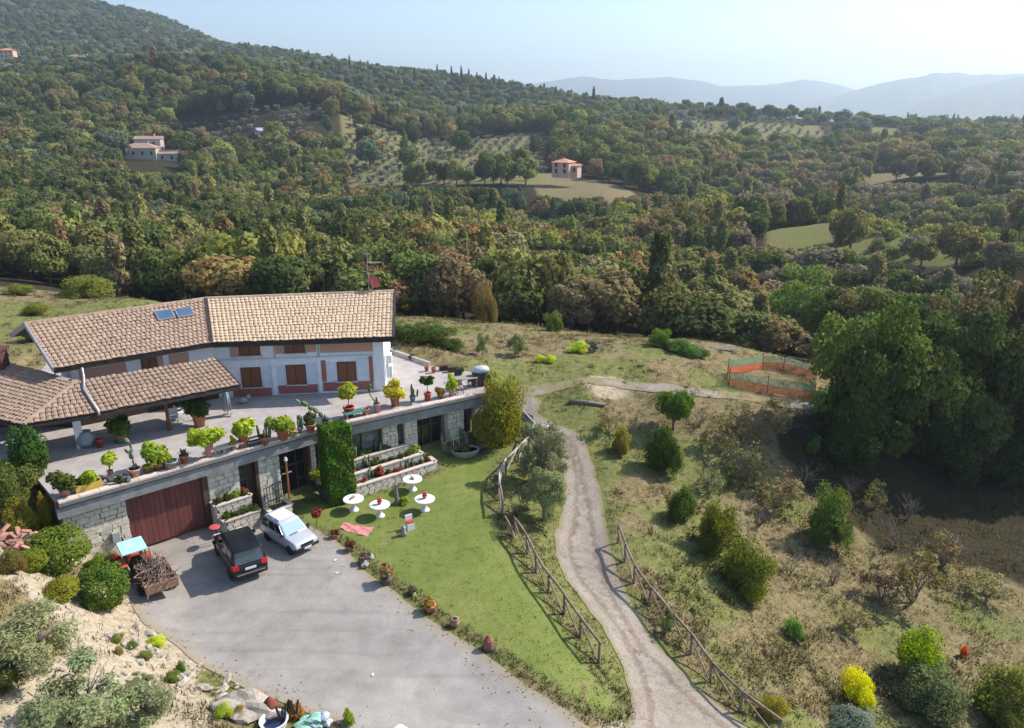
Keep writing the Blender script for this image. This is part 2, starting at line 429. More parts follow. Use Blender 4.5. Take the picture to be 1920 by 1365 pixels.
FIELDS.append((np.array([tuple(Q(a_, b_, 5))[:2] for a_, b_ in ((1240, 430), (1560, 430), (1540, 560), (1260, 560))]), 'm')); OPEN.append(False)

def cover(x, y):
    k = 1 / (y + 15); d2 = ((x[:, None] - CLS[:, 0]) ** 2 + (y[:, None] - CLS[:, 1]) ** 2) * (k[:, None] ** 2)
    wt = 1 / (d2 + 1e-5) ** 2
    cl = (wt @ CLS[:, 2:]) / wt.sum(1)[:, None]
    far = y > 190
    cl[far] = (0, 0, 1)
    for poly, kd in FIELDS:
        s = np.clip(sdist(x, y, poly) / 4 + .5, 0, 1)[:, None]
        cl = cl * (1 - s) + np.array(CCOL[kd]) * s
    return cl
# ---- one ground sheet, rows and columns that widen with distance, out past the last ridge
ys = [-8.0]
while ys[-1] < 1900:
    yy = ys[-1]; ys.append(yy + (0.9 if yy < 14 else max(.27, (yy + 8) * .0092)))
ys = np.array(ys); us = np.linspace(-1.25, 1.15, 420)
YY, UU = np.meshgrid(ys, us, indexing='ij'); XX = UU * (YY + 15) * 1.0
ZZ = H(XX, YY)
far_amp = np.clip((YY - 150) / 300, 0, 1)
ZZ = ZZ + far_amp * 3 * np.sin(XX * .02 + 1) * np.sin(YY * .017)
nr, nc = XX.shape
gv = np.stack([XX, YY, ZZ], -1).reshape(-1, 3)
ii = np.arange(nr * nc).reshape(nr, nc)
gq = np.stack([ii[:-1, :-1], ii[:-1, 1:], ii[1:, 1:], ii[1:, :-1]], -1).reshape(-1, 4)
gm = bpy.data.meshes.new('ground')
gm.vertices.add(len(gv)); gm.vertices.foreach_set('co', gv.astype(np.float32).ravel())
gm.loops.add(gq.size); gm.loops.foreach_set('vertex_index', gq.astype(np.int32).ravel())
gm.polygons.add(len(gq)); gm.polygons.foreach_set('loop_start', np.arange(0, gq.size, 4, dtype=np.int32)); gm.polygons.foreach_set('loop_total', np.full(len(gq), 4, dtype=np.int32))
gm.polygons.foreach_set('use_smooth', np.ones(len(gq), bool))
gm.update(calc_edges=True)
cov = np.concatenate([cover(gv[i:i + 20000, 0], gv[i:i + 20000, 1]) for i in range(0, len(gv), 20000)])
setcol(gm, 'cover', np.c_[cov, np.ones(len(cov))])

def groundmat():
    m = bpy.data.materials.new('ground_cover'); m.use_nodes = True
    nt = m.node_tree; N = nt.nodes; L = nt.links; b = N['Principled BSDF']
    b.inputs['Roughness'].default_value = 1; b.inputs['Specular IOR Level'].default_value = .05
    geo = N.new('ShaderNodeNewGeometry'); at = N.new('ShaderNodeAttribute'); at.attribute_name = 'cover'
    sp = N.new('ShaderNodeSeparateColor'); L.new(at.outputs['Color'], sp.inputs[0])
    def noise(s, det=5, rough=.62):
        n = N.new('ShaderNodeTexNoise'); n.inputs['Scale'].default_value = s; n.inputs['Detail'].default_value = det; n.inputs['Roughness'].default_value = rough
        L.new(geo.outputs['Position'], n.inputs['Vector']); return n.outputs['Fac']
    def ramp(src, stops):
        r = N.new('ShaderNodeValToRGB'); e = r.color_ramp.elements
        e[0].position, e[0].color = stops[0][0], (*stops[0][1], 1); e[1].position, e[1].color = stops[-1][0], (*stops[-1][1], 1)
        for p, cc in stops[1:-1]: k = e.new(p); k.color = (*cc, 1)
        L.new(src, r.inputs[0]); return r.outputs[0]
    n1, n2, n3 = noise(.55), noise(2.6, 6), noise(9, 4)
    mixn = N.new('ShaderNodeMath'); mixn.operation = 'MULTIPLY_ADD'; mixn.inputs[1].default_value = .45
    L.new(n3, mixn.inputs[0])
    hf = N.new('ShaderNodeMath'); hf.operation = 'MULTIPLY'; hf.inputs[1].default_value = .55; L.new(n2, hf.inputs[0]); L.new(hf.outputs[0], mixn.inputs[2])
    dry = ramp(mixn.outputs[0], [(.33, (.095, .077, .036)), (.45, (.155, .125, .06)), (.55, (.215, .172, .09)), (.68, (.30, .245, .15))])
    grn = ramp(mixn.outputs[0], [(.33, (.08, .085, .03)), (.5, (.15, .155, .052)), (.68, (.23, .22, .095))])
    soil = ramp(mixn.outputs[0], [(.33, (.19, .15, .09)), (.47, (.33, .27, .185)), (.68, (.48, .42, .33))])
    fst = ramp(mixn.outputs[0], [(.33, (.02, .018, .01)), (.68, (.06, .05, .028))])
    def mask(src, lo, hi):
        a = N.new('ShaderNodeMath'); a.operation = 'ADD'; L.new(src, a.inputs[0])
        k = N.new('ShaderNodeMath'); k.operation = 'MULTIPLY_ADD'; k.inputs[1].default_value = 1.1; k.inputs[2].default_value = -.55
        mm = N.new('ShaderNodeMath'); mm.operation = 'ADD'; L.new(n1, mm.inputs[0]); L.new(n2, mm.inputs[1])
        hh = N.new('ShaderNodeMath'); hh.operation = 'MULTIPLY'; hh.inputs[1].default_value = .5; L.new(mm.outputs[0], hh.inputs[0])
        L.new(hh.outputs[0], k.inputs[0]); L.new(k.outputs[0], a.inputs[1])
        r = N.new('ShaderNodeMapRange'); r.inputs['From Min'].default_value = lo; r.inputs['From Max'].default_value = hi; r.interpolation_type = 'SMOOTHSTEP'
        L.new(a.outputs[0], r.inputs['Value']); return r.outputs[0]
    def mix(f, a, bb):
        x = N.new('ShaderNodeMix'); x.data_type = 'RGBA'; L.new(f, x.inputs['Factor']); L.new(a, x.inputs['A']); L.new(bb, x.inputs['B']); return x.outputs['Result']
    col = mix(mask(sp.outputs[0], .3, .75), dry, grn)
    col = mix(mask(sp.outputs[1], .3, .75), col, soil)
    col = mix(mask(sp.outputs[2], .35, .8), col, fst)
    L.new(col, b.inputs['Base Color'])
    bp = N.new('ShaderNodeBump'); bp.inputs['Strength'].default_value = .6; bp.inputs['Distance'].default_value = .12
    L.new(mixn.outputs[0], bp.inputs['Height']); L.new(bp.outputs[0], b.inputs['Normal'])
    return m
gm.materials.append(groundmat())
ground = bpy.data.objects.new('ground', gm); COLL.objects.link(ground); tag(ground, kind='structure')

# ---- draped sheets: yard, lawn, paths
def smooth_poly(pts, closed=True, step=.5, jit=.0):
    out = []; k = len(pts)
    rg = range(k) if closed else range(k - 1)
    for i in rg:
        p0, p1, p2, p3 = (pts[(i + j) % k] if closed else pts[min(max(i + j, 0), k - 1)] for j in (-1, 0, 1, 2))
        n = max(2, int((Vector(p2) - Vector(p1)).length / step))
        for a in range(n):
            t = a / n
            out.append(tuple(.5 * ((2 * p1[d]) + (-p0[d] + p2[d]) * t + (2 * p0[d] - 5 * p1[d] + 4 * p2[d] - p3[d]) * t * t + (-p0[d] + 3 * p1[d] - 3 * p2[d] + p3[d]) * t ** 3) for d in range(2)))
    if not closed: out.append(tuple(pts[-1][:2]))
    if jit: out = [(x + jit * math.sin(y * 3.1 + x * 1.7) + jit * .6 * math.sin(7 * x - 5 * y), y + jit * math.cos(x * 2.7 + y) + jit * .6 * math.sin(6 * y + 4 * x)) for x, y in out]
    return out
def sheet(name, poly, off, mat, cell=.6):
    P = np.array(poly); x0, y0 = P.min(0); x1, y1 = P.max(0)
    gx, gy = np.meshgrid(np.arange(x0, x1, cell), np.arange(y0, y1, cell)); gx = gx.ravel(); gy = gy.ravel()
    sd = sdist(gx, gy, P); k = sd > cell * .5
    allp = [Vector(p) for p in poly] + [Vector((a, b)) for a, b in zip(gx[k], gy[k])]
    n = len(poly)
    vs, es, fs, *_ = delaunay_2d_cdt(allp, [(i, (i + 1) % n) for i in range(n)], [], 1, 1e-5)
    V = np.array([(v.x, v.y) for v in vs])
    z = H(V[:, 0], V[:, 1]) + off
    fs = [f if (V[f[1]][0] - V[f[0]][0]) * (V[f[2]][1] - V[f[0]][1]) - (V[f[1]][1] - V[f[0]][1]) * (V[f[2]][0] - V[f[0]][0]) > 0 else f[::-1] for f in fs]
    me = bpy.data.meshes.new(name); me.from_pydata([(a[0], a[1], b) for a, b in zip(V, z)], [], fs); me.materials.append(mat)
    me.polygons.foreach_set('use_smooth', [True] * len(fs))
    setflt(me, 'edge', np.abs(sdist(V[:, 0], V[:, 1], P)))
    me.update()
    o = bpy.data.objects.new(name, me); COLL.objects.link(o); tag(o, kind='structure')
    return o
def sheetmat(name, stops, edgecol, ew=.6, s1=.35, s2=14, bump=.3, mixw=.5, s3=3.0, streak=None, rut=None):
    m = bpy.data.materials.new(name); m.use_nodes = True
    nt = m.node_tree; N = nt.nodes; L = nt.links; b = N['Principled BSDF']
    b.inputs['Roughness'].default_value = .97; b.inputs['Specular IOR Level'].default_value = .1
    geo = N.new('ShaderNodeNewGeometry'); at = N.new('ShaderNodeAttribute'); at.attribute_name = 'edge'
    def noise(s, det=5):
        n = N.new('ShaderNodeTexNoise'); n.inputs['Scale'].default_value = s; n.inputs['Detail'].default_value = det; n.inputs['Roughness'].default_value = .6
        L.new(geo.outputs['Position'], n.inputs['Vector']); return n.outputs['Fac']
    a, bb, c3 = noise(s1), noise(s2, 3), noise(s3)
    m1 = N.new('ShaderNodeMix'); m1.data_type = 'FLOAT'; m1.inputs[0].default_value = mixw
    m0 = N.new('ShaderNodeMix'); m0.data_type = 'FLOAT'; m0.inputs[0].default_value = .4
    L.new(a, m0.inputs[2]); L.new(c3, m0.inputs[3]); L.new(m0.outputs[0], m1.inputs[2]); L.new(bb, m1.inputs[3])
    r = N.new('ShaderNodeValToRGB'); e = r.color_ramp.elements
    e[0].position, e[0].color = stops[0][0], (*stops[0][1], 1); e[1].position, e[1].color = stops[-1][0], (*stops[-1][1], 1)
    for p, cc in stops[1:-1]: k = e.new(p); k.color = (*cc, 1)
    L.new(m1.outputs[0], r.inputs[0])
    colr = r.outputs[0]
    def darken(fac, col, amt):
        x = N.new('ShaderNodeMix'); x.data_type = 'RGBA'; x.blend_type = 'MULTIPLY'; L.new(fac, x.inputs['Factor']); L.new(col, x.inputs['A']); x.inputs['B'].default_value = (*amt, 1); return x.outputs['Result']
    def rng_(src, lo, hi):
        k = N.new('ShaderNodeMapRange'); k.interpolation_type = 'SMOOTHSTEP'; k.inputs['From Min'].default_value = lo; k.inputs['From Max'].default_value = hi; L.new(src, k.inputs['Value']); return k.outputs[0]
    if streak:
        mp = N.new('ShaderNodeMapping'); mp.inputs['Rotation'].default_value = (0, 0, streak); mp.inputs['Scale'].default_value = (.12, 1.5, 1); L.new(geo.outputs['Position'], mp.inputs['Vector'])
        wn_ = N.new('ShaderNodeTexNoise'); wn_.inputs['Scale'].default_value = 1.1; wn_.inputs['Detail'].default_value = 5; L.new(mp.outputs[0], wn_.inputs['Vector'])
        colr = darken(rng_(wn_.outputs['Fac'], .5, .68), colr, (.87, .87, .87))
        v2 = noise(.8, 6); colr = darken(rng_(v2, .6, .72), colr, (.84, .835, .83))
        v3 = noise(38, 2); colr = darken(rng_(v3, .62, .7), colr, (.72, .7, .69))
    if rut:
        sn = N.new('ShaderNodeMath'); sn.operation = 'MULTIPLY_ADD'; sn.inputs[1].default_value = .8; L.new(c3, sn.inputs[0]); L.new(at.outputs['Fac'], sn.inputs[2])
        k1 = N.new('ShaderNodeMath'); k1.operation = 'SUBTRACT'; k1.inputs[1].default_value = rut; L.new(sn.outputs[0], k1.inputs[0])
        k2 = N.new('ShaderNodeMath'); k2.operation = 'ABSOLUTE'; L.new(k1.outputs[0], k2.inputs[0])
        colr = darken(rng_(k2.outputs[0], .22, .04), colr, (.74, .7, .66))
        v2 = noise(5, 5); colr = darken(rng_(v2, .57, .66), colr, (.72, .68, .64))
        v3 = noise(30, 2); colr = darken(rng_(v3, .6, .68), colr, (.62, .58, .54))
    # worn border
    n2 = N.new('ShaderNodeMath'); n2.operation = 'MULTIPLY_ADD'; n2.inputs[1].default_value = -1.6 * ew; n2.inputs[2].default_value = .8 * ew
    L.new(c3, n2.inputs[0])
    ad = N.new('ShaderNodeMath'); L.new(at.outputs['Fac'], ad.inputs[0]); L.new(n2.outputs[0], ad.inputs[1])
    mr = N.new('ShaderNodeMapRange'); mr.inputs['From Max'].default_value = ew; L.new(ad.outputs[0], mr.inputs['Value'])
    mx = N.new('ShaderNodeMix'); mx.data_type = 'RGBA'; L.new(mr.outputs[0], mx.inputs['Factor']); mx.inputs['A'].default_value = (*edgecol, 1); L.new(colr, mx.inputs['B'])
    L.new(mx.outputs['Result'], b.inputs['Base Color'])
    bp = N.new('ShaderNodeBump'); bp.inputs['Strength'].default_value = bump; bp.inputs['Distance'].default_value = .04
    L.new(m1.outputs[0], bp.inputs['Height']); L.new(bp.outputs[0], b.inputs['Normal'])
    return m
def gpoly(pts): return [tuple(G(a, b))[:2] for a, b in pts]
LAWN_PX = [(545,960),(600,935),(665,930),(820,880),(800,860),(835,850),(900,845),(960,815),(985,800),(975,835),(945,865),(925,905),(930,960),(950,1010),(985,1060),(1050,1150),(1110,1240),(1150,1300),(1185,1330),(1160,1352),(1080,1330),(1000,1275),(900,1205),(810,1150),(740,1095),(690,1055),(650,1025),(610,1000),(560,985)]
lawn_poly = smooth_poly(gpoly(LAWN_PX), step=.5, jit=.06)
GRASS_ST = [(.34, (.10, .13, .03)), (.46, (.135, .17, .04)), (.55, (.165, .19, .05)), (.63, (.21, .21, .075)), (.74, (.25, .225, .11))]
lawn_mat = sheetmat('lawn_grass', GRASS_ST, (.17, .15, .07), .7, .22, 11, .35, .35, 1.3)
sheet('lawn', lawn_poly, .012, lawn_mat)
LOT_PX = [(243,1028),(392,990),(400,1000),(480,975),(548,972),(600,996),(640,1022),(665,1052),(700,1082),(742,1112),(790,1152),(850,1188),(900,1222),(960,1268),(1030,1310),(1090,1355),(1150,1410),(700,1420),(640,1362),(560,1330),(480,1298),(400,1262),(330,1212),(262,1160),(235,1100)]
lot_poly = smooth_poly(gpoly(LOT_PX), step=.5, jit=.05)
lot_mat = sheetmat('gravel', [(.36, (.19, .172, .155)), (.47, (.27, .247, .225)), (.55, (.32, .295, .268)), (.64, (.42, .385, .345))], (.27, .225, .15), .55, .16, 26, .3, .33, 1.1, streak=.9)
lot = sheet('parking_lot', lot_poly, .028, lot_mat)
PATH_PX = [(982,738),(1016,752),(1008,775),(1045,796),(1086,815),(1108,858),(1126,920),(1138,990),(1155,1065),(1190,1140),(1250,1230),(1318,1300),(1420,1400),(1175,1410),(1184,1330),(1160,1235),(1098,1135),(1050,1065),(1040,1005),(1052,965),(1057,900),(1046,855),(1022,818),(988,792),(964,758)]
path_poly = smooth_poly(gpoly(PATH_PX), step=.5, jit=.05)
path_mat = sheetmat('dirt', [(.34, (.165, .13, .1)), (.45, (.25, .21, .17)), (.55, (.32, .275, .23)), (.68, (.40, .355, .305))], (.22, .19, .1), .3, .5, 20, .8, .4, 2.4, rut=1.25)
sheet('dirt_path', path_poly, .03, path_mat)
ROAD_PX = [(968,728),(1050,716),(1150,712),(1260,721),(1350,733),(1440,744),(1540,757),(1600,775),(1535,770),(1430,757),(1330,746),(1240,736),(1150,726),(1060,730),(990,744)]
sheet('gravel_road', smooth_poly(gpoly(ROAD_PX), step=.6, jit=.06), .034, path_mat, .8)

# ---- far mountains: solid ridges beyond the last wooded ridge
def ridge(name, prof, Y, depth, matx, seed):
    rr = np.random.default_rng(seed)
    xs = np.linspace(prof[0][0], prof[-1][0], 160)
    tops = np.interp(xs, [p[0] for p in prof], [p[1] for p in prof])
    tops = tops + np.convolve(rr.normal(0, 3.0, 160), np.ones(5) / 5, 'same')
    vs = []; fs = []; m = 14
    for i, (px, py) in enumerate(zip(xs, tops)):
        zt = ZatY(py, Y); X = (px - CX) / FPX * (Y * CP)
        for j in range(m):
            f = j / (m - 1); k = math.sin(f * math.pi)
            yy = Y + (f - .5) * depth
            fold = .16 * math.sin(px * .021 + 3 * f + seed) + .1 * math.sin(px * .057 - 5 * f) + .05 * math.sin(px * .13 + 9 * f)
            z = -55 + (zt + 55) * max(0, (k ** .8) * (1 + fold * (1 - k) * 1.6))
            vs.append((X * yy / Y, yy, z))
    for i in range(159):
        for j in range(m - 1):
            a = i * m + j; fs.append((a, a + m, a + m + 1, a + 1))
    mb = MB(); mb.add(vs, fs); o = mb.build(name, matx, smooth=True); tag(o, kind='structure'); return o
mtn = pmat('far_woods', (.035, .045, .025), (.075, .08, .05), .008, 1, 0)
ridge('mountain', [(500, 200), (900, 172), (985, 158), (1050, 149), (1090, 143), (1150, 152), (1250, 144), (1310, 152), (1350, 163), (1420, 160), (1500, 150), (1570, 160), (1700, 190), (2200, 200)], 7000, 2400, mtn, 1)
ridge('mountain', [(1350, 240), (1480, 205), (1560, 180), (1650, 155), (1740, 137), (1830, 140), (1900, 138), (2000, 150), (2400, 160)], 5400, 1900, mtn, 2)
ridge('mountain', [(1500, 260), (1640, 230), (1720, 195), (1800, 165), (1920, 142), (2100, 120), (2500, 140)], 4200, 1400, mtn, 3)
# ---- the air: even haze in a closed box round everything
hz = bpy.data.materials.new('haze_air'); hz.use_nodes = True
hn = hz.node_tree; hn.nodes.remove(hn.nodes['Principled BSDF'])
pv = hn.nodes.new('ShaderNodeVolumePrincipled')
pv.inputs['Color'].default_value = (.74, .88, 1.0, 1)
pv.inputs['Density'].default_value = .00023
pv.inputs['Anisotropy'].default_value = .42
hn.links.new(pv.outputs[0], hn.nodes['Material Output'].inputs['Volume'])
HB = MB().box((1200, 4200, 200), (18000, 8700, 540)).build('haze', hz); tag(HB, kind='stuff')
# ================================================================== TERRACE BUILDING
M_CONC = pmat('terrace_concrete', (.30, .27, .255), (.41, .372, .35), 1.3, .9, .15, 20)
M_COPE = pmat('coping_stone', (.46, .36, .31), (.58, .48, .42), 3, .85, .2, 18, vary=.12)
M_BEAM = pmat('grey_beam', (.15, .16, .16), (.24, .25, .25), 2, .85, .2, 14)
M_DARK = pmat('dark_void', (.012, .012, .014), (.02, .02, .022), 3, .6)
M_MORT = pmat('mortar', (.36, .33, .27), (.46, .42, .35), 5, .95, .4, 30)
M_STONE = pmat('wall_stone', (.48, .44, .35), (.66, .61, .50), 4, .92, .35, 25, vary=.10)
M_GAR = pmat('red_planks', (.12, .036, .032), (.17, .058, .05), 3, .55, .2, 30, vary=.13, stretch=(1, 1, .2))
M_FRAME = pmat('brown_frame', (.06, .035, .025), (.11, .065, .045), 8, .7)
M_GLASS = pmat('dark_glass', (.015, .02, .024), None, 1, .08, spec=.6)
M_BGLASS = pmat('blue_glass', (.05, .065, .08), (.075, .09, .105), 2, .12, spec=.5)
M_DOOR = pmat('brown_door', (.05, .03, .02), (.085, .05, .035), 5, .6)
M_BOX = pmat('grey_metal', (.3, .31, .31), (.36, .37, .37), 4, .5)
M_WOODP = pmat('weathered_wood', (.2, .16, .13), (.36, .31, .26), 7, .9, .4, 30, vary=.15)

ta = thing('terrace_building', 'long stone faced basement under the terrace with a red garage door and dark glass doors', 'building', (TF[1].x, TF[1].y, 0))
def seg(i):
    a = TF[i]; b = TF[i + 1]; d = (b - a); d.z = 0; L = d.length; d.normalize(); n = Vector((d.y, -d.x, 0))
    return a, d, n, L
SET = .55                                  # the slab reaches this far beyond the wall
S0, S1 = seg(0), seg(1)
def wallpt(i, px, py, off=0.0):
    a, d, n, L = (S0, S1)[i]
    p = onplane(px, py, a - n * (SET - off), n)
    return (p - a).dot(d), p.z
# slab, coping stones and beam
mb = MB()
tp = [Vector((p.x, p.y, T)) for p in TP]
mb.add(tp, [tuple(range(len(tp)))[::1]])
if (tp[1] - tp[0]).cross(tp[2] - tp[0]).z < 0: mb.f[0] = mb.f[0][::-1]
lo = [Vector((p.x, p.y, T - .2)) for p in TP]
k = len(tp)
for i in range(k):
    mb.add([tp[i], tp[(i + 1) % k], lo[(i + 1) % k], lo[i]], [(0, 3, 2, 1)])
mb.build('slab', M_CONC, ta, world=True)
for i, s in enumerate((S0, S1)):
    a, d, n, L = s
    Mx = Matrix((d, -n, Vector((0, 0, 1)))).transposed()
    m = int(L / .9)
    for j in range(m):
        w_ = L / m
        MB().box(a + d * (w_ * (j + .5)) - n * .14 + Vector((0, 0, .05 + .006 * random.random())), (w_ - .02, .42, .09), Mx).build('coping_stone', M_COPE, ta, world=True)
    ext = .25 if i == 0 else 0
    MB().box(a + d * (L / 2) - n * .16 + Vector((0, 0, -.145)), (L + ext, .24, .27), Mx).build('drip_edge', M_FRAME, ta, world=True)
    MB().box(a + d * (L / 2) - n * .3 + Vector((0, 0, -.58)), (L + ext, .36, .6), Mx).build('beam', M_BEAM, ta, world=True)
# low flat kerb of the left end
# wall bays: (segment, left px, right px, py where read, kind)
def wbox(i, u0, u1, z0, z1, d0, d1, mat, name, parent=None, build=True):
    a, d, n, L = (S0, S1)[i]
    Mx = Matrix((d, -n, Vector((0, 0, 1)))).transposed()
    cpt = a + d * ((u0 + u1) / 2) - n * (SET - (d0 + d1) / 2); cpt.z = (z0 + z1) / 2
    mb = MB().box(cpt, (u1 - u0, abs(d1 - d0), z1 - z0), Mx)
    return mb.build(name, mat, parent or ta, world=True)
ZB = T - .88                               # underside of the beam
STONES = [MB() for _ in range(10)]
def stone_mesh(k):
    rr = random.Random(k); mb = MB()
    j = lambda a: a + rr.uniform(-.07, .07)
    f = [(j(-.5), -.5, j(-.5)), (j(.5), -.5, j(-.5)), (j(.5), -.5, j(.5)), (j(-.5), -.5, j(.5))]
    bck = [(x * 1.0, .5, z * 1.0) for x, y, z in f]
    fr = [(x * .94, -.5 - .12 * rr.random(), z * .93) for x, y, z in f]
    mid = [(x, -.2, z) for x, y, z in f]
    mb.add(fr + mid + bck, [(0, 1, 2, 3)] + [(4 + a, 4 + (a + 1) % 4, (a + 1) % 4, a) for a in range(4)] + [(8 + a, 8 + (a + 1) % 4, 4 + (a + 1) % 4, 4 + a) for a in range(4)])
    return mb.mesh('stone', M_STONE)
STONES = [stone_mesh(k) for k in range(10)]
nstone = 0; restone = MB()
def stonewall(i, u0, u1, z0, z1):
    global nstone
    wbox(i, u0, u1, z0, z1, -.45, -.06, M_MORT, 'wall')
    a, d, n, L = (S0, S1)[i]; ang = math.atan2(d.y, d.x)
    z = z0
    while z < z1 - .08:
        hh = min(random.uniform(.2, .34), z1 - z)
        if z1 - z - hh < .1: hh = z1 - z
        u = u0
        while u < u1 - .05:
            ww = min(random.uniform(.26, .6), u1 - u)
            if u1 - u - ww < .14: ww = u1 - u
            p = a + d * (u + ww / 2) - n * (SET + .03); p.z = z + hh / 2
            me = random.choice(STONES)
            if nstone < 298:
                o = link('stone', me, ta, p - ta.location, ang, (ww - .016, .1, hh - .016)); nstone += 1
            else:
                Mx = Matrix.Translation(p) @ Matrix.Rotation(ang, 4, 'Z') @ Matrix.Diagonal((ww - .016, .1, hh - .016, 1))
                restone.add([Mx @ v.co for v in me.vertices], [tuple(f.vertices) for f in me.polygons])
            u += ww
        z += hh
def bay(i, p0, p1, py): return wallpt(i, p0, py)[0], wallpt(i, p1, py)[0]
def gz(i, u):
    a, d, n, L = (S0, S1)[i]; p = a + d * u - n * (SET - .3); return Hs(p.x, p.y) - .15
ua0, uga0 = wallpt(0, 122, 990)[0], wallpt(0, 243, 985)[0]
uga1 = wallpt(0, 382, 935)[0]; ub1 = wallpt(0, 392, 930)[0]
stonewall(0, ua0, uga0, -.1, ZB)
# garage door: vertical red planks in a dark frame
gz0 = wallpt(0, 250, 1016)[1]
gz0 = 0.02
wbox(0, uga0, uga1, ZB - .12, ZB, -.3, -.02, M_FRAME, 'door_lintel')
gd = wbox(0, uga0, uga1, gz0 - .05, ZB - .12, -.36, -.22, M_FRAME, 'garage_door')
npk = 14
for j in range(npk):
    u = uga0 + (uga1 - uga0) * j / npk
    o = wbox(0, u + .008, u + (uga1 - uga0) / npk - .008, gz0 + .04, ZB - .14, -.215, -.17 + .006 * random.random(), M_GAR, 'plank')
    o.parent = gd; 
wbox(0, uga1, ub1, gz0 - .1, ZB, -.3, .06, M_FRAME, 'door_post')
u1, u2 = bay(0, 392, 452, 920); stonewall(0, u1, u2, -.1, ZB)
u3 = wallpt(0, 483, 920)[0]
wbox(0, u2, u3, -.1, ZB, -.5, -.38, M_DOOR, 'door'); wbox(0, u2 + .1, u2 + (u3 - u2) * .48, .15, ZB - .3, -.375, -.35, M_GLASS, 'door_pane'); wbox(0, u3, u3 + .16, -.1, ZB, -.35, .05, M_FRAME, 'door_post')
u4 = wallpt(0, 528, 905)[0]; stonewall(0, u3 + .16, u4, -.1, ZB)
u5 = wallpt(0, 580, 880)[0]
g1 = wbox(0, u4, u5, -.1, ZB, -.7, -.55, M_GLASS, 'glass_door')
for f in (0.0, .36, .68, 1.0):
    uu = u4 + (u5 - u4 - .08) * f
    wbox(0, uu, uu + .08, -.1, ZB, -.545, -.47, M_FRAME, 'mullion', ta)
wbox(0, u4 + .081, u5 - .001, 1.95, 2.05, -.546, -.48, M_FRAME, 'transom')
wbox(0, u5, u5 + .14, -.1, ZB, -.4, .05, M_FRAME, 'door_post')
L0 = S0[3]; stonewall(0, u5 + .14, L0 - .15, -.1, ZB)
# second stretch, right of the hedge
v = [wallpt(1, x, y)[0] for x, y in ((612, 870), (664, 840), (718, 830), (746, 820), (759, 815), (783, 815), (834, 805), (840, 805), (870, 795), (890, 790))]
L1 = S1[3]
stonewall(1, .0, v[0] + .3, 0, ZB)
wbox(1, v[0] + .3, v[2], .1, ZB, -.5, -.36, M_BGLASS, 'window')
for f in (0, .33, .62, 1):
    uu = v[0] + .3 + (v[2] - v[0] - .38) * f; wbox(1, uu, uu + .09, .1, ZB, -.355, -.25, M_FRAME, 'mullion')
stonewall(1, v[2], v[3], .1, ZB)
wbox(1, v[3], v[4], .1, ZB, -.5, -.36, M_BGLASS, 'window'); wbox(1, v[3], v[3] + .08, .1, ZB, -.355, -.25, M_FRAME, 'mullion')
stonewall(1, v[4], v[5], .1, ZB)
gd2 = wbox(1, v[5], v[6], .2, ZB, -.8, -.65, M_GLASS, 'glass_door')
for f in (0, .3, .62, 1):
    uu = v[5] + (v[6] - v[5] - .08) * f; wbox(1, uu, uu + .08, .2, ZB, -.645, -.55, M_FRAME, 'mullion')
wbox(1, v[5] + .085, v[6] - .085, 2.35, 2.43, -.6451, -.56, M_FRAME, 'transom')
wbox(1, v[6], v[7], .2, ZB, -.5, .05, M_WOODP, 'door_post')
stonewall(1, v[7], v[8], .2, ZB)
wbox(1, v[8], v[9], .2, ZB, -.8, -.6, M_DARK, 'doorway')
stonewall(1, v[9], L1, .2, ZB)
if restone.v:
    o = restone.build('stone', M_STONE, ta, world=True); tag(o, kind='stuff')
# inside walls so that the openings are closed boxes, and the left return wall
mb = MB()
a, d, n, L = S0
p0 = a + d * ua0 - n * (SET + .05); p1 = p0 - n * 9
mb.hexa([Vector((p0.x, p0.y, -.3)), Vector((p0.x, p0.y, -.3)) + d * .35, Vector((p1.x, p1.y, -.3)) + d * .35, Vector((p1.x, p1.y, -.3))],
        [Vector((p0.x, p0.y, T - .21)), Vector((p0.x, p0.y, T - .21)) + d * .35, Vector((p1.x, p1.y, T - .21)) + d * .35, Vector((p1.x, p1.y, T - .21))])
mb.build('wall', M_MORT, ta, world=True)
u6, z6 = wallpt(0, 237, 990)
wbox(0, u6 - .75, u6 - .4, 1.0, 1.55, .02, .2, M_BOX, 'meter_box')

# ================================================================== HOUSE
ZE, ZR = 8.25, 9.95
M_WHITE = pmat('white_plaster', (.62, .64, .66), (.74, .75, .77), 1.5, .9, .1, 12)
M_BRICK = pmat('pale_brick', (.42, .24, .18), (.54, .33, .25), 9, .9, .3, 40, stretch=(1, 1, 4))
M_DADO = pmat('red_brick', (.26, .09, .07), (.36, .15, .115), 8, .9, .3, 40, stretch=(1, 1, 4))
M_SHUT = pmat('brown_shutter', (.14, .055, .025), (.19, .08, .038), 6, .6, .2, 30)
M_BLUEP = pmat('pale_blue_panel', (.5, .55, .62), (.58, .63, .7), 3, .7)
M_FASC = pmat('dark_fascia', (.03, .022, .02), (.05, .038, .034), 5, .8)
M_T1 = pmat('beige_tiles', (.44, .325, .215), (.55, .42, .29), 2.2, .9, .2, 20, vary=.09)
M_T2 = pmat('red_brown_tiles', (.30, .205, .145), (.40, .285, .205), 2.2, .9, .2, 20, vary=.11)
M_T3 = pmat('dark_brown_tiles', (.25, .17, .122), (.34, .24, .175), 2.2, .9, .2, 20, vary=.11)
M_PIPE = pmat('zinc_pipe', (.3, .29, .3), (.42, .41, .42), 4, .45, metal=.4)
ER, EM, EL = W(738, 632, ZE), W(397, 643, ZE), W(100, 692, ZE)
RR, RM, RL = W(738, 547, ZR), W(383, 563, ZR), W(47, 608, ZR)
uR = (ER - EM); uR.z = 0; uR.normalize(); nR = Vector((uR.y, -uR.x, 0))
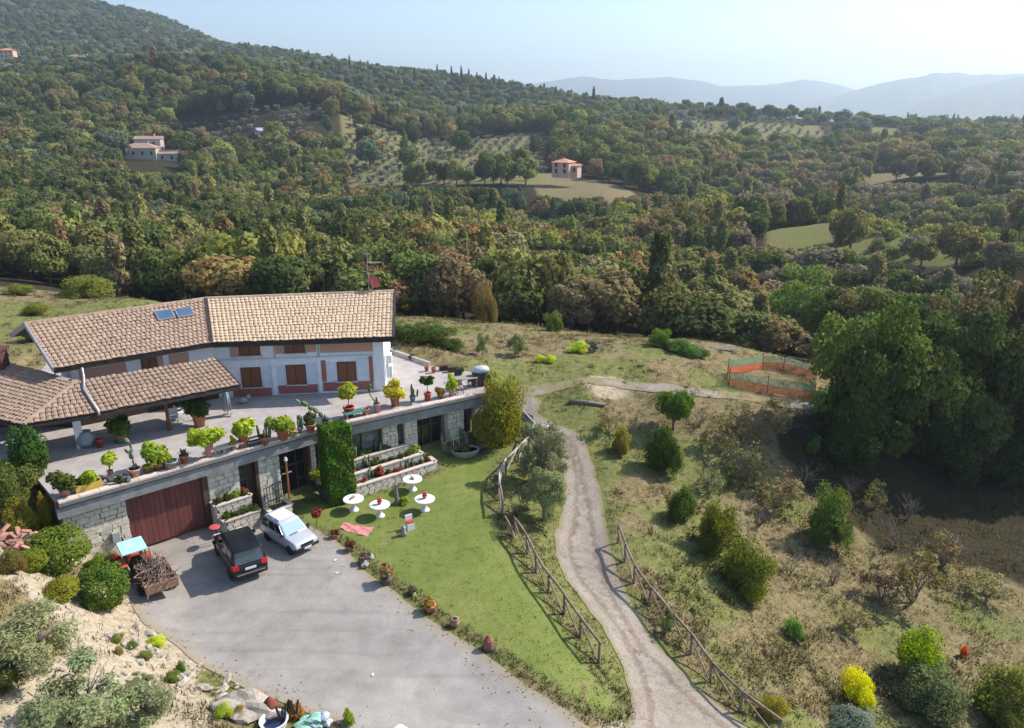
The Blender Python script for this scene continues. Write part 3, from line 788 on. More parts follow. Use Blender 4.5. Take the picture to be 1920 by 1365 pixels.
uL = (EM - EL); uL.z = 0; uL.normalize(); nL = Vector((uL.y, -uL.x, 0))
# square the ridges to the eaves
dR = abs((RR - ER).dot(nR)); dL = abs((RL - EL).dot(nL))
RR = ER - nR * dR; RR.z = ZR
RM2 = EM - (nR + nL).normalized() * ((dR + dL) / 2 / ((nR + nL).normalized().dot(nR))); RM2.z = ZR
RM = (RM + RM2) / 2; RM.z = ZR
back = lambda r, e: Vector((2 * r.x - e.x, 2 * r.y - e.y, ZE))
BR, BM, BL = back(RR, ER), back(RM, EM), back(RL, EL)
house = thing('farmhouse', 'long two storey farmhouse with tiled roof, brown shutters and white walls on the terrace', 'house', (EM.x, EM.y, T))
TILE_PARTS = 0; TILE_REST = {}
def tile_mesh(wd, ln, mat):
    mb = MB(); n = 5
    lo_ = []; hi_ = []
    for j in range(n):
        a = math.pi * j / (n - 1); x = -math.cos(a) * wd * .5; z = math.sin(a) * wd * .2
        lo_.append((x * 1.04, -ln * .54, z + .05)); hi_.append((x * .9, ln * .5, z * .9 + .012))
    mb.add(lo_ + hi_, [(j, j + 1, n + j + 1, n + j) for j in range(n - 1)] + [tuple(range(n))])
    return mb.mesh('roof_tile', mat)
def roof_face(e0, e1, r1, r0, mat, key, budget=0, pitch=.28, row=.36, th=.16, sidemat=None):
    """a roof slope: e0-e1 along the eave, r0-r1 along the top; tiles in rows"""
    global TILE_PARTS
    e0, e1, r0, r1 = map(Vector, (e0, e1, r0, r1))
    nrm = (e1 - e0).cross(r0 - e0).normalized()
    if nrm.z < 0: nrm = -nrm
    dn = Vector((0, 0, -th))
    mb = MB(); mb.hexa([e0 + dn, e1 + dn, r1 + dn, r0 + dn], [e0, e1, r1, r0])
    mb.build('roof', sidemat or M_FASC, house, world=True)
    if key not in TILE_REST: TILE_REST[key] = (MB(), mat)
    me = tile_mesh(pitch, row, mat)
    sl = ((r0 + r1) / 2 - (e0 + e1) / 2).length
    nrow = max(1, int(round(sl / row)))
    made = 0
    for i in range(nrow):
        f = (i + .5) / nrow
        a = e0.lerp(r0, f); b = e1.lerp(r1, f)
        L = (b - a).length; ncol = max(1, int(round(L / pitch)))
        ux = (b - a).normalized(); uy = nrm.cross(ux).normalized()
        for j in range(ncol):
            p = a.lerp(b, (j + .5) / ncol) + nrm * random.uniform(0, .022) + uy * random.uniform(-.035, .035)
            rot = Matrix((ux, uy, nrm)).transposed() @ Matrix.Rotation(random.uniform(-.06, .06), 3, 'Z')
            s = L / ncol / pitch
            if made < budget and TILE_PARTS < 300:
                o = bpy.data.objects.new('roof_tile', me); COLL.objects.link(o); o.parent = house
                o.matrix_local = Matrix.Translation(p - house.location) @ rot.to_4x4() @ Matrix.Diagonal((s, sl / nrow / row, 1, 1))
                made += 1; TILE_PARTS += 1
            else:
                TILE_REST[key][0].add([p + rot @ Vector((v.co.x * s, v.co.y * sl / nrow / row, v.co.z)) for v in me.vertices], [tuple(q_.vertices) for q_ in me.polygons])
# porch along the left part, with a hip to the left wing
ZP0, ZP1 = T + 2.45, T + 3.45
PR, PL_, PC = W(450, 722, ZP0), W(180, 775, ZP0), W(45, 797, ZP0)
TR_, TL_ = W(403, 672, ZP1), W(145, 715, ZP1)
PEX = W(-160, 752, ZP0); TEX = W(-80, 655, ZP1 + .1)
roof_face(PC, PL_, TL_, TL_ + (PC - PL_) * .02, M_T3, 'porch', 50, sidemat=M_FASC)
roof_face(PL_, PR, TR_, TL_, M_T3, 'porch', 190)
roof_face(PEX, PC, TL_, TEX, M_T3, 'wing', 60)
roof_face(EL, EM, RM, RL, M_T2, 'left')
roof_face(EM, ER, RR, RM, M_T1, 'right')
roof_face(BM, BL, RL, RM, M_T2, 'left'); roof_face(BR, BM, RM, RR, M_T1, 'right')
for kx, (mb, mt) in TILE_REST.items():
    if mb.v: tag(mb.build('roof_tile', mt, house, world=True), kind='stuff')
# ridge, verge and gutter trim
def bar(a, b, w_, h_, mat, name, up=0.0):
    a = Vector(a); b = Vector(b); d = (b - a); L = d.length; d.normalize()
    s = d.cross(Vector((0, 0, 1))).normalized(); u = s.cross(d)
    Mx = Matrix((d, s, u)).transposed()
    return MB().box((a + b) / 2 + Vector((0, 0, up)), (L, w_, h_), Mx).build(name, mat, house, world=True)
for a, b, mt in ((RL, RM, M_T2), (RM, RR, M_T1)):
    n_ = int((b - a).length / .45)
    mb = MB()
    for j in range(n_):
        p = a.lerp(b, j / n_); p2 = a.lerp(b, (j + .96) / n_)
        mb.tube([p + Vector((0, 0, .03)), p2 + Vector((0, 0, .05))], [.14, .12], 6)
    mb.build('ridge_tiles', mt, house, world=True)
bar(ER, RR, .14, .34, M_FASC, 'verge_board', -.03); bar(RR, BR, .14, .34, M_FASC, 'verge_board', -.03)
bar(EL, RL, .12, .3, M_PIPE, 'verge_board', -.03); bar(RL, BL, .12, .3, M_PIPE, 'verge_board', -.03)
bar(EM, RM, .22, .26, M_FASC, 'valley_gutter', .02)
bar(EL - nL * .1, EM - nL * .1, .2, .16, M_FASC, 'gutter', -.2); bar(EM - nR * .1, ER - nR * .1, .2, .2, M_FASC, 'gutter', -.22)
bar(PL_ , PR, .16, .14, M_FASC, 'gutter', -.17); bar(PC, PL_, .16, .14, M_FASC, 'gutter', -.17); bar(PEX, PC, .14, .14, M_FASC, 'gutter', -.17)
bar(PR, TR_, .1, .24, M_FASC, 'verge_board', -.02)
bar(PC, TL_, .2, .12, M_T2, 'hip_tiles', .06)
# walls
OV = .9
fR0 = EM - nR * OV; fR1 = ER - nR * OV - uR * .75; fL0 = EL - nL * OV + uL * .9; fL1 = EM - nL * OV
for p in (fR0, fR1, fL0, fL1): p.z = T
# meeting point of the two front planes
den = uL.x * uR.y - uL.y * uR.x; dd = fR1 - fL0
tt = (dd.x * uR.y - dd.y * uR.x) / den; FM = fL0 + uL * tt
bR1 = fR1 - nR * (2 * dR - 2 * OV); bL0 = fL0 - nL * (2 * dL - 2 * OV); bM = FM - (nR + nL).normalized() * (2 * dL - 2 * OV)
up = lambda p, z: Vector((p.x, p.y, z))
ZW = ZE + .18
mb = MB()
loop = [fL0, FM, fR1, bR1, bM, bL0]
for i in range(6):
    a, b = loop[i], loop[(i + 1) % 6]
    mb.add([up(a, T - .3), up(b, T - .3), up(b, ZW), up(a, ZW)], [(0, 1, 2, 3)])
gR = (fR1 + bR1) / 2; gL = (fL0 + bL0) / 2
mb.add([up(fR1, ZW), up(bR1, ZW), up(gR, ZR - .25)], [(0, 1, 2)]); mb.add([up(bL0, ZW), up(fL0, ZW), up(gL, ZR - .25)], [(0, 1, 2)])
mb.build('wall', M_WHITE, house, world=True)
def frect(n, p0, x0, y0, x1, y1, d, mat, name, parent=None, u=None, inset=0.0):
    """a panel on a front wall between two photo corners"""
    u = u or Vector((-n.y, n.x, 0))
    pts = [onplane(x, y, p0, n) for x, y in ((x0, y0), (x1, y0), (x1, y1), (x0, y1))]
    us = [(p - p0).dot(u) for p in pts]
    a = (us[0] + us[3]) / 2; b = (us[1] + us[2]) / 2
    z1_ = (pts[0].z + pts[1].z) / 2; z0_ = (pts[2].z + pts[3].z) / 2
    cpt = p0 + u * ((a + b) / 2) + n * (d / 2 + inset); cpt.z = (z0_ + z1_) / 2
    Mx = Matrix((u, -n, Vector((0, 0, 1)))).transposed()
    par = house
    o = MB().box(cpt, (b - a, abs(d), z1_ - z0_), Mx).build(name, mat, par, world=True)
    if parent is not None: o.parent = parent
    return o, (a, b, z0_, z1_)
def zz(x, y): return x / 4 + 380, y / 4 + 520
def window(n, p0, x0, y0, x1, y1, split=True):
    f, (a, b, z0_, z1_) = frect(n, p0, x0, y0, x1, y1, .05, M_FRAME, 'window')
    u = Vector((-n.y, n.x, 0)); Mx = Matrix((u, -n, Vector((0, 0, 1)))).transposed()
    k = 2
    for j in range(k):
        wd = (b - a - .08) / k; cx = a + .04 + wd * (j + .5)
        cpt = p0 + u * cx + n * .065; cpt.z = (z0_ + z1_) / 2
        MB().box(cpt, (wd - .05, .045, z1_ - z0_ - .08), Mx).build('shutter', M_SHUT, f, world=False if False else True)
    cpt = p0 + u * ((a + b) / 2) + n * .09; cpt.z = z0_ - .05
    MB().box(cpt, (b - a + .2, .18, .07), Mx).build('sill', M_COPE, f, world=True)
    return f
for x0, y0, x1, y1 in ((290, 675, 440, 820), (628, 655, 776, 800), (1010, 632, 1152, 775)): window(nR, fR1, *zz(x0, y0), *zz(x1, y1))
for x0, y0, x1, y1 in ((272, 500, 430, 582), (612, 485, 765, 562)): window(nR, fR1, *zz(x0, y0), *zz(x1, y1))
for x0, y0, x1, y1, d in ((446, 668, 515, 815, .03), (552, 655, 622, 800, .03), (782, 640, 852, 790, .03), (936, 640, 1004, 778, .04), (1158, 605, 1246, 768, .04)):
    frect(nR, fR1, *zz(x0, y0), *zz(x1, y1), d, M_BLUEP, 'shutter_panel')
for x0, y0, x1, y1 in ((230, 832, 520, 890), (570, 806, 865, 868), (905, 782, 1280, 845)):
    frect(nR, fR1, *zz(x0, y0), *zz(x1, y1), .035, M_DADO, 'brick_panel')
for x0, y0, x1, y1 in ((893, 622, 926, 782), (1250, 592, 1276, 781)): frect(nR, fR1, *zz(x0, y0), *zz(x1, y1), .03, M_DADO, 'brick_panel')
for x0, y0, x1, y1 in ((204, 510, 270, 600), (545, 500, 608, 572), (770, 490, 850, 560), (880, 475, 1282, 560)):
    frect(nR, fR1, *zz(x0, y0), *zz(x1, y1), .03, M_BRICK, 'brick_panel')
for x0, y0, x1, y1 in ((522, 600, 556, 880), (868, 600, 890, 860), (1284, 470, 1330, 838)): frect(nR, fR1, *zz(x0, y0), *zz(x1, y1), .07, M_WHITE, 'pilaster')
frect(nR, fR1, *zz(110, 598), *zz(1282, 606), .1, M_BLUEP, 'string_course'); frect(nR, fR1, *zz(860, 478), *zz(872, 590), .06, M_PIPE, 'downpipe'); frect(nR, fR1, *zz(533, 500), *zz(541, 600), .05, M_PIPE, 'downpipe')
frect(nR, fR1, *zz(150, 876), *zz(1322, 905), .02, M_FASC, 'plinth')
# left part, upper strip
def zy(x, y): return x / 4, y / 4 + 520
window(nL, fL0, *zy(1058, 596), *zy(1182, 690))
for x0, y0, x1, y1 in ((592, 665, 955, 775), (1186, 585, 1224, 672), (1268, 570, 1418, 662)): frect(nL, fL0, *zy(x0, y0), *zy(x1, y1), .03, M_BRICK, 'brick_panel')
# porch inside: pillars, dark panels added for the shade
for px, py, r in ((318, 806, .1),):
    p = W(px, py, T); MB().tube([p, p + Vector((0, 0, 2.75))], r, 10).build('porch_post', M_SHUT, house, world=True)
for px, py in ((152, 838), (40, 850)):
    p = W(px, py, T); MB().box(p + Vector((0, 0, 1.3)), (.4, .4, 2.6), Matrix.Rotation(.6, 3, 'Z')).build('porch_pillar', M_WHITE, house, world=True)
M_PSHADE = pmat('porch_shade_brown', (.035, .024, .018), (.06, .042, .032), 6, .9)  # porch shade put into the colour of the added boards
def upright(a, b, z0, z1, th, mat, name):
    d = (b - a); d.z = 0; L = d.length; d.normalize(); c_ = (a + b) / 2; c_.z = (z0 + z1) / 2
    return MB().box(c_, (L, th, z1 - z0), Matrix((d, Vector((-d.y, d.x, 0)), Vector((0, 0, 1)))).transposed()).build(name, mat, house, world=True)
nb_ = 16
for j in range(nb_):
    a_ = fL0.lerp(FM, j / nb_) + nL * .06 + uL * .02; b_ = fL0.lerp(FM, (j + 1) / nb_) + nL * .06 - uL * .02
    upright(a_, b_, T, ZP1 - .75, .06, M_PSHADE, 'porch_shade_panel')
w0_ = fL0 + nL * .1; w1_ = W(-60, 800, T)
w1_.z = T; upright(w0_, Vector((w1_.x, w1_.y, T)), T, ZP1 - .8, .2, M_PSHADE, 'porch_shade_wall')  # added end wall, its dark colour stands for the shade behind
# downpipe that runs over the porch roof
pts = [EL.lerp(EM, .16) + Vector((0, 0, -.25))]
p1_ = TL_ + uL * .35; pts += [p1_ + Vector((0, 0, .7)), p1_ + Vector((0, 0, .15)), TL_.lerp(PL_, .35) + Vector((.05, 0, .16)), PL_ + Vector((.15, 0, .14)), PL_ + Vector((.15, 0, -.1))]
MB().tube(pts, .075, 8).build('downpipe', M_PIPE, house, smooth=True, world=True)
# chimney on the left wing
cp_ = W(2, 695, ZP1 - .2); mb = MB().box(cp_ + Vector((0, 0, .5)), (.75, .75, 1.6)); mb.box(cp_ + Vector((0, 0, 1.36)), (.95, .95, .12))
mb.build('chimney', pmat('chimney_brick', (.07, .03, .03), (.12, .05, .05), 8, .9), house, world=True)
# two skylights on the left roof
def on_roof(px, py, e0, e1, r0): 
    nn = (e1 - e0).cross(r0 - e0).normalized(); return onplane(px, py, e0, nn), nn
M_SKY = pmat('skylight_glass', (.05, .1, .17), (.07, .13, .22), 1, .1, spec=.6)
for quad in (((289, 587), (321, 583), (330, 598), (298, 604)), ((327, 583), (359, 579), (366, 593), (334, 598))):
    ps = [on_roof(x, y, EL, EM, RL)[0] for x, y in quad]; nn = on_roof(310, 590, EL, EM, RL)[1]
    if nn.z < 0: nn = -nn
    b4 = [p + nn * .05 for p in ps]; t4 = [p + nn * .17 for p in ps]
    f = MB().hexa(b4[::-1], t4[::-1]).build('skylight', M_PIPE, house, world=True)
    cc = sum(ps, Vector()) / 4
    MB().hexa([cc + (p - cc) * .86 + nn * .165 for p in ps][::-1], [cc + (p - cc) * .86 + nn * .185 for p in ps][::-1]).build('pane', M_SKY, f, world=True)
# air conditioning boxes on the right end wall
e_ = fR1 - nR * .6
for dz, kx in ((1.2, .8), (2.1, .55)):
    p = e_ + uR * .28 - nR * (0.2); p.z = T + dz
    MB().box(p, (.4, .75, kx), Matrix((uR, -nR, Vector((0, 0, 1)))).transposed()).build('air_conditioner', M_WHITE, house, world=True)
# satellite dish and antenna on the ridge
p = RR - uR * 1.55; p.z = ZR
sd = thing('satellite_dish', 'red satellite dish standing on the right end of the roof ridge', 'satellite dish', p)
MB().tube([(0, 0, -.1), (0, 0, .9)], .035, 6).build('mast', M_PIPE, sd)
mb = MB(); prof = [(.02, .0), (.2, .03), (.38, .1), (.5, .19)]
Mr = Matrix.Rotation(R(60), 3, 'Z') @ Matrix.Rotation(R(75), 3, 'Y')
tmp = MB().lathe(prof, n=16, cap=False)
mb.add([Mr @ Vector(v) + Vector((0, 0, .72)) for v in tmp.v], tmp.f)
mb.build('dish', pmat('red_paint', (.42, .07, .07), (.5, .1, .09), 3, .5), sd, smooth=True)
MB().tube([Mr @ Vector((0, 0, .02)) + Vector((0, 0, .72)), Mr @ Vector((.1, 0, .45)) + Vector((0, 0, .72))], .02, 5).build('feed_arm', M_PIPE, sd)
p = RR - uR * 1.85 - nR * .4; p.z = ZR - .2
an = thing('antenna', 'tall thin television aerial rising above the ridge beside the red dish', 'antenna', p)
MB().tube([(0, 0, 0), (0, 0, 3.1)], .03, 6).build('mast', M_PIPE, an)
mb = MB().tube([(-.1, 0, 2.3), (.95, .1, 2.25)], .02, 5)
for i in range(7): x = .05 + i * .14; mb.tube([(x, -.3, 2.29), (x, .3, 2.29)], .013, 4)
mb.build('yagi', M_PIPE, an); MB().tube([(-.35, 0, 2.9), (.35, 0, 2.9)], .015, 4).build('crossbar', M_PIPE, an)
# ================================================================== FOLIAGE MESHES
def leaves(P, Nn, size, nrng, jit=.7, asp=1.6):
    """leaf quads at points P facing roughly along Nn"""
    n = len(P)
    nv = Nn + nrng.normal(0, jit, (n, 3)); nv /= np.linalg.norm(nv, axis=1)[:, None] + 1e-9
    a = np.cross(nv, nrng.normal(0, 1, (n, 3))); a /= np.linalg.norm(a, axis=1)[:, None] + 1e-9
    b = np.cross(nv, a)
    s = size * nrng.uniform(.6, 1.35, n)[:, None]
    a = a * s * asp * .5; b = b * s * .5
    return np.stack([P - a, P - b * .9 + a * .1, P + a, P + b * .9 + a * .1], 1).reshape(-1, 3)
def lobed(n, lobes, nrng, shell=.55):
    """points spread through a set of overlapping lobes (centre, radii): denser near each lobe's skin"""
    w_ = np.array([l[1][0] * l[1][1] + l[1][1] * l[1][2] for l in lobes]); w_ = w_ / w_.sum()
    k = nrng.choice(len(lobes), n, p=w_)
    c_ = np.array([l[0] for l in lobes])[k]; r_ = np.array([l[1] for l in lobes])[k]
    d = nrng.normal(0, 1, (n, 3)); d /= np.linalg.norm(d, axis=1)[:, None]
    f = shell + (1.08 - shell) * nrng.random(n) ** .6
    return c_ + d * r_ * f[:, None], d
def crown_mesh(name, n, leaf, seed, kind='round', mats=None, nl=16, jit=.6, trunk=None, asp=1.5):
    """unit crown: about 1 across and 1 high, base at z=0"""
    g = np.random.default_rng(seed); lobes = []
    if kind == 'round':
        lobes.append(((0, 0, .52), (.30, .30, .30)))
        for i in range(nl):
            th = g.uniform(0, 6.28); ph = g.uniform(-.5, 1.0)
            r = g.uniform(.26, .37); d = np.array([math.cos(th) * math.cos(ph), math.sin(th) * math.cos(ph), math.sin(ph)])
            s = g.uniform(.1, .19); lobes.append((np.array([0, 0, .54]) + d * r * np.array([1, 1, 1.0]), (s, s, s * .85)))
    elif kind == 'tall':
        for i in range(nl):
            z = g.uniform(.12, .93); rr = .27 * math.sin(min(1, z * 1.1 + .15) * math.pi) ** .7 * g.uniform(.3, 1); th = g.uniform(0, 6.28); s = g.uniform(.09, .15)
            lobes.append(((rr * math.cos(th), rr * math.sin(th), z), (s, s, s * 1.2)))
    elif kind == 'cypress':
        for i in range(nl):
            z = (i + .5) / nl; rr = .16 * (1 - z) ** .6 * (min(1, z * 6 + .4)); lobes.append(((g.normal(0, .015), g.normal(0, .015), z * .96), (rr + .03, rr + .03, .07)))
    elif kind == 'shrub':
        lobes.append(((0, 0, .3), (.32, .32, .3)))
        for i in range(nl):
            th = g.uniform(0, 6.28); rr = g.uniform(.1, .38); z = g.uniform(.18, .78) * (1.1 - rr); s = g.uniform(.11, .2)
            lobes.append(((rr * math.cos(th), rr * math.sin(th), z), (s, s, s)))
    elif kind == 'olive':
        for i in range(nl):
            th = g.uniform(0, 6.28); rr = g.uniform(.08, .4); z = g.uniform(.3, .9) - rr * .3; s = g.uniform(.08, .15)
            lobes.append(((rr * math.cos(th), rr * math.sin(th), z), (s, s, s * .9)))
    elif kind == 'mass':
        for i in range(nl):
            z = g.uniform(.12, .9); rr = (.36 if z < .6 else .36 * (1 - ((z - .6) / .4) ** 2) ** .5 + .02) * g.uniform(.55, 1) ; th = i * 2.4 + g.uniform(-.4, .4); s = g.uniform(.1, .17)
            lobes.append(((rr * math.cos(th), rr * math.sin(th), z), (s, s, s * .62)))
    elif kind == 'dense':
        lobes.append(((0, 0, .5), (.42, .42, .46)))
        for i in range(nl):
            th = g.uniform(0, 6.28); ph = g.uniform(-.9, 1.3); s = g.uniform(.1, .16)
            lobes.append(((.36 * math.cos(th) * math.cos(ph), .36 * math.sin(th) * math.cos(ph), .5 + .4 * math.sin(ph)), (s, s, s)))
    shell = {'dense': .82, 'cypress': .7, 'olive': .1}.get(kind, .5)
    P, d = lobed(n, lobes, g, shell)
    cen = np.array([0, 0, .42]); out = P - cen; out /= np.linalg.norm(out, axis=1)[:, None] + 1e-9
    v = leaves(P, d * .6 + out * .5 + np.array([0, 0, .35]), leaf, g, jit, asp)
    v[:, 2] = np.maximum(v[:, 2], .0)
    nf = len(v) // 4
    if trunk is None: return npmesh(name, v, 4, LEAF)
    tm = MB(); h = trunk
    tm.tube([(0, 0, -.06), (.01, 0, h * .5), (0, .01, h)], [.035, .026, .02], 6)
    for i in range(5):
        th = i * 1.26 + seed; tm.tube([(0, 0, h * .75), (.13 * math.cos(th), .13 * math.sin(th), h * 1.1 + .06), (.26 * math.cos(th), .26 * math.sin(th), h * 1.2 + .2)], [.015, .01, .004], 4)
    nv = len(v); me = bpy.data.meshes.new(name)
    v2 = np.concatenate([v, np.array(tm.v)])
    fs = np.arange(nv).reshape(-1, 4).tolist() + [[i + nv for i in f] for f in tm.f]
    me.from_pydata(v2.tolist(), [], fs); me.materials.append(LEAF); me.materials.append(BARK)
    mi = np.zeros(len(fs), np.int32); mi[nf:] = 1; me.polygons.foreach_set('material_index', mi); me.update()
    return me
def trunk_mesh(name, h, r, seed, mat=BARK, limbs=5, spread=.3, top=.65):
    """tapered trunk with limbs, unit crown above"""
    rr = random.Random(seed); mb = MB()
    lean = (rr.uniform(-.05, .05), rr.uniform(-.05, .05))
    mb.tube([(0, 0, -.08), (lean[0] * .3, lean[1] * .3, h * .35), (lean[0], lean[1], h)], [r * 1.25, r, r * .75], 7)
    for i in range(limbs):
        th = i * 6.28 / limbs + rr.uniform(-.4, .4); s = spread * rr.uniform(.7, 1.1); t_ = top * rr.uniform(.85, 1.1)
        a = Vector((lean[0], lean[1], h * rr.uniform(.7, .98))); b = Vector((s * .5 * math.cos(th), s * .5 * math.sin(th), h + (t_ - h) * .5)); e = Vector((s * math.cos(th), s * math.sin(th), t_))
        mb.tube([a, b, e], [r * .5, r * .32, r * .12], 5)
        for q_ in range(2):
            mb.tube([b, b + (e - b) * .6 + Vector((rr.uniform(-.12, .12), rr.uniform(-.12, .12), .08))], [r * .25, r * .08], 4)
    return mb.mesh(name, mat, True)
def bare_mesh(name, seed, mat, n0=5, up=.8, twig=.006, levels=3):
    rr = random.Random(seed); mb = MB()
    def grow(p, d, L, r, lv):
        e = p + d * L
        mid = p + d * L * .5 + Vector((rr.uniform(-1, 1), rr.uniform(-1, 1), rr.uniform(-.3, .5))) * L * .08
        mb.tube([p, mid, e], [r, r * .8, r * .55], 3, cap=False)
        if lv == 0: return
        for i in range(rr.choice((2, 3, 3))):
            nd = (d + Vector((rr.uniform(-1, 1), rr.uniform(-1, 1), rr.uniform(-.4, .7))) * .75).normalized()
            grow(mid.lerp(e, rr.uniform(.2, 1)), nd, L * rr.uniform(.55, .8), r * .55, lv - 1)
    for i in range(n0):
        th = rr.uniform(0, 6.28); d = Vector((math.cos(th) * rr.uniform(.1, .6), math.sin(th) * rr.uniform(.1, .6), up)).normalized()
        grow(Vector((0, 0, -.02)), d, rr.uniform(.26, .4), twig * 2.2, levels)
    return mb.mesh(name, mat)
CR = {}
def crown(kind, n, leaf, seed, **k):
    key = (kind, n, leaf, seed)
    if key not in CR: CR[key] = crown_mesh('foliage', n, leaf, seed, kind, **k)
    return CR[key]
GREEN = (.10, .16, .028); DKGREEN = (.05, .09, .02); YGREEN = (.36, .41, .045); YELLOW = (.48, .44, .05); LIME = (.24, .31, .04)
OLIVE = (.125, .135, .085); GREYG = (.10, .125, .075); RUST = (.17, .085, .03); BROWN = (.13, .09, .05); MID = (.095, .12, .03); TAN = (.26, .2, .12)
def vary(t, a=.15):
    k = random.uniform(1 - a, 1 + a); return [max(0, c_ * k * random.uniform(1 - a * .4, 1 + a * .4)) for c_ in t]
def foliage(parent, me, size, z, tint, loc=(0, 0), name='foliage', rz=None):
    o = link(name, me, parent, (loc[0], loc[1], z), random.uniform(0, 6.28) if rz is None else rz, size)
    o['tint'] = vary(tint, .08); return o

# ================================================================== POTTED PLANTS ON THE TERRACE
M_TERRA = pmat('terracotta', (.34, .12, .06), (.46, .19, .105), 5, .85, .15, 30)
M_PINKP = pmat('pink_terracotta', (.42, .22, .18), (.55, .32, .27), 5, .85, .15, 30)
M_REDP = pmat('red_plastic', (.38, .045, .03), (.46, .06, .045), 3, .5)
M_YELP = pmat('yellow_pot', (.5, .33, .05), (.6, .42, .09), 4, .7)
M_GREYP = pmat('grey_stone_pot', (.2, .19, .18), (.36, .34, .32), 8, .95, .4, 30)
M_DKP = pmat('dark_pot', (.03, .03, .035), (.06, .06, .065), 5, .7)
M_BLUEG = pmat('blue_grey_pot', (.2, .25, .28), (.3, .35, .38), 4, .8)
M_SOIL = pmat('potting_soil', (.03, .02, .014), (.06, .042, .03), 12, 1, .5)
M_CACT = pmat('cactus_skin', (.07, .11, .055), (.13, .18, .09), 5, .7, .2)
POTM = {'t': M_TERRA, 'p': M_PINKP, 'r': M_REDP, 'y': M_YELP, 'g': M_GREYP, 'd': M_DKP, 'b': M_BLUEG}
def paddles(seed, n=9):
    rr = random.Random(seed); mb = MB(); base = [(Vector((0, 0, 0)), Vector((0, 0, 1)))]
    for i in range(n):
        p, d = rr.choice(base[-4:]); d2 = (d + Vector((rr.uniform(-.8, .8), rr.uniform(-.8, .8), rr.uniform(.1, .6)))).normalized()
        L = rr.uniform(.2, .34); tmp = MB().blob((0, 0, L * .5), (.11, .035, L * .55), i, 1, .05)
        rot = d2.to_track_quat('Z', 'Y').to_matrix() @ Matrix.Rotation(rr.uniform(0, 3.1), 3, 'Z')
        mb.add([p + rot @ Vector(v_) for v_ in tmp.v], tmp.f); base.append((p + d2 * L * .95, d2))
    return mb.mesh('pads', M_CACT, True)
def columns(seed, n=5):
    rr = random.Random(seed); mb = MB()
    for i in range(n):
        x, y, h = rr.uniform(-.25, .25), rr.uniform(-.25, .25), rr.uniform(.5, 1.0)
        mb.tube([(x, y, 0), (x * 1.1, y * 1.1, h * .6), (x * 1.2, y * 1.2, h * .95), (x * 1.2, y * 1.2, h)], [.06, .075, .06, .015], 7)
    return mb.mesh('stems', M_CACT, True)
def agave(seed, n=26):
    rr = random.Random(seed); mb = MB()
    for i in range(n):
        th = i * 2.4; el = rr.uniform(.25, 1.35); L = rr.uniform(.4, .6); d = Vector((math.cos(th) * math.cos(el), math.sin(th) * math.cos(el), math.sin(el))); s = Vector((-math.sin(th), math.cos(th), 0)) * .045
        mid = d * L * .55 + Vector((0, 0, .03)); e = d * L + Vector((0, 0, -.04))
        mb.add([-s * .8, s * .8, mid + s, e, mid - s, mid + Vector((0, 0, -.03))], [(0, 1, 2, 4), (4, 2, 3), (0, 4, 5), (1, 5, 2), (4, 3, 5), (5, 3, 2)])
    return mb.mesh('leaves', M_CACT)
PAD = [paddles(s) for s in (1, 2, 3)]; COLM = [columns(s) for s in (1, 2)]; AGV = [agave(s) for s in (1, 2)]
LEM = [crown_mesh('foliage', 900, .1, 30 + s, 'shrub', nl=11, jit=.8) for s in range(4)]
BALL = [crown_mesh('foliage', 900, .1, 40 + s, 'round', nl=12, jit=.8) for s in range(2)]
def pot_mesh(w_, h_, mat, style):
    mb = MB(); r = w_ / 2
    if style == 'box': mb.box((0, 0, h_ / 2), (w_ * 1.5, w_ * .75, h_)); return mb.mesh('pot', mat)
    mb.lathe([(r * .68, 0), (r * .92, h_ * .8), (r * 1.02, h_ * .8), (r * 1.04, h_), (r * .86, h_), (r * .84, h_ * .9)], n=14)
    return mb.mesh('pot', mat, True)
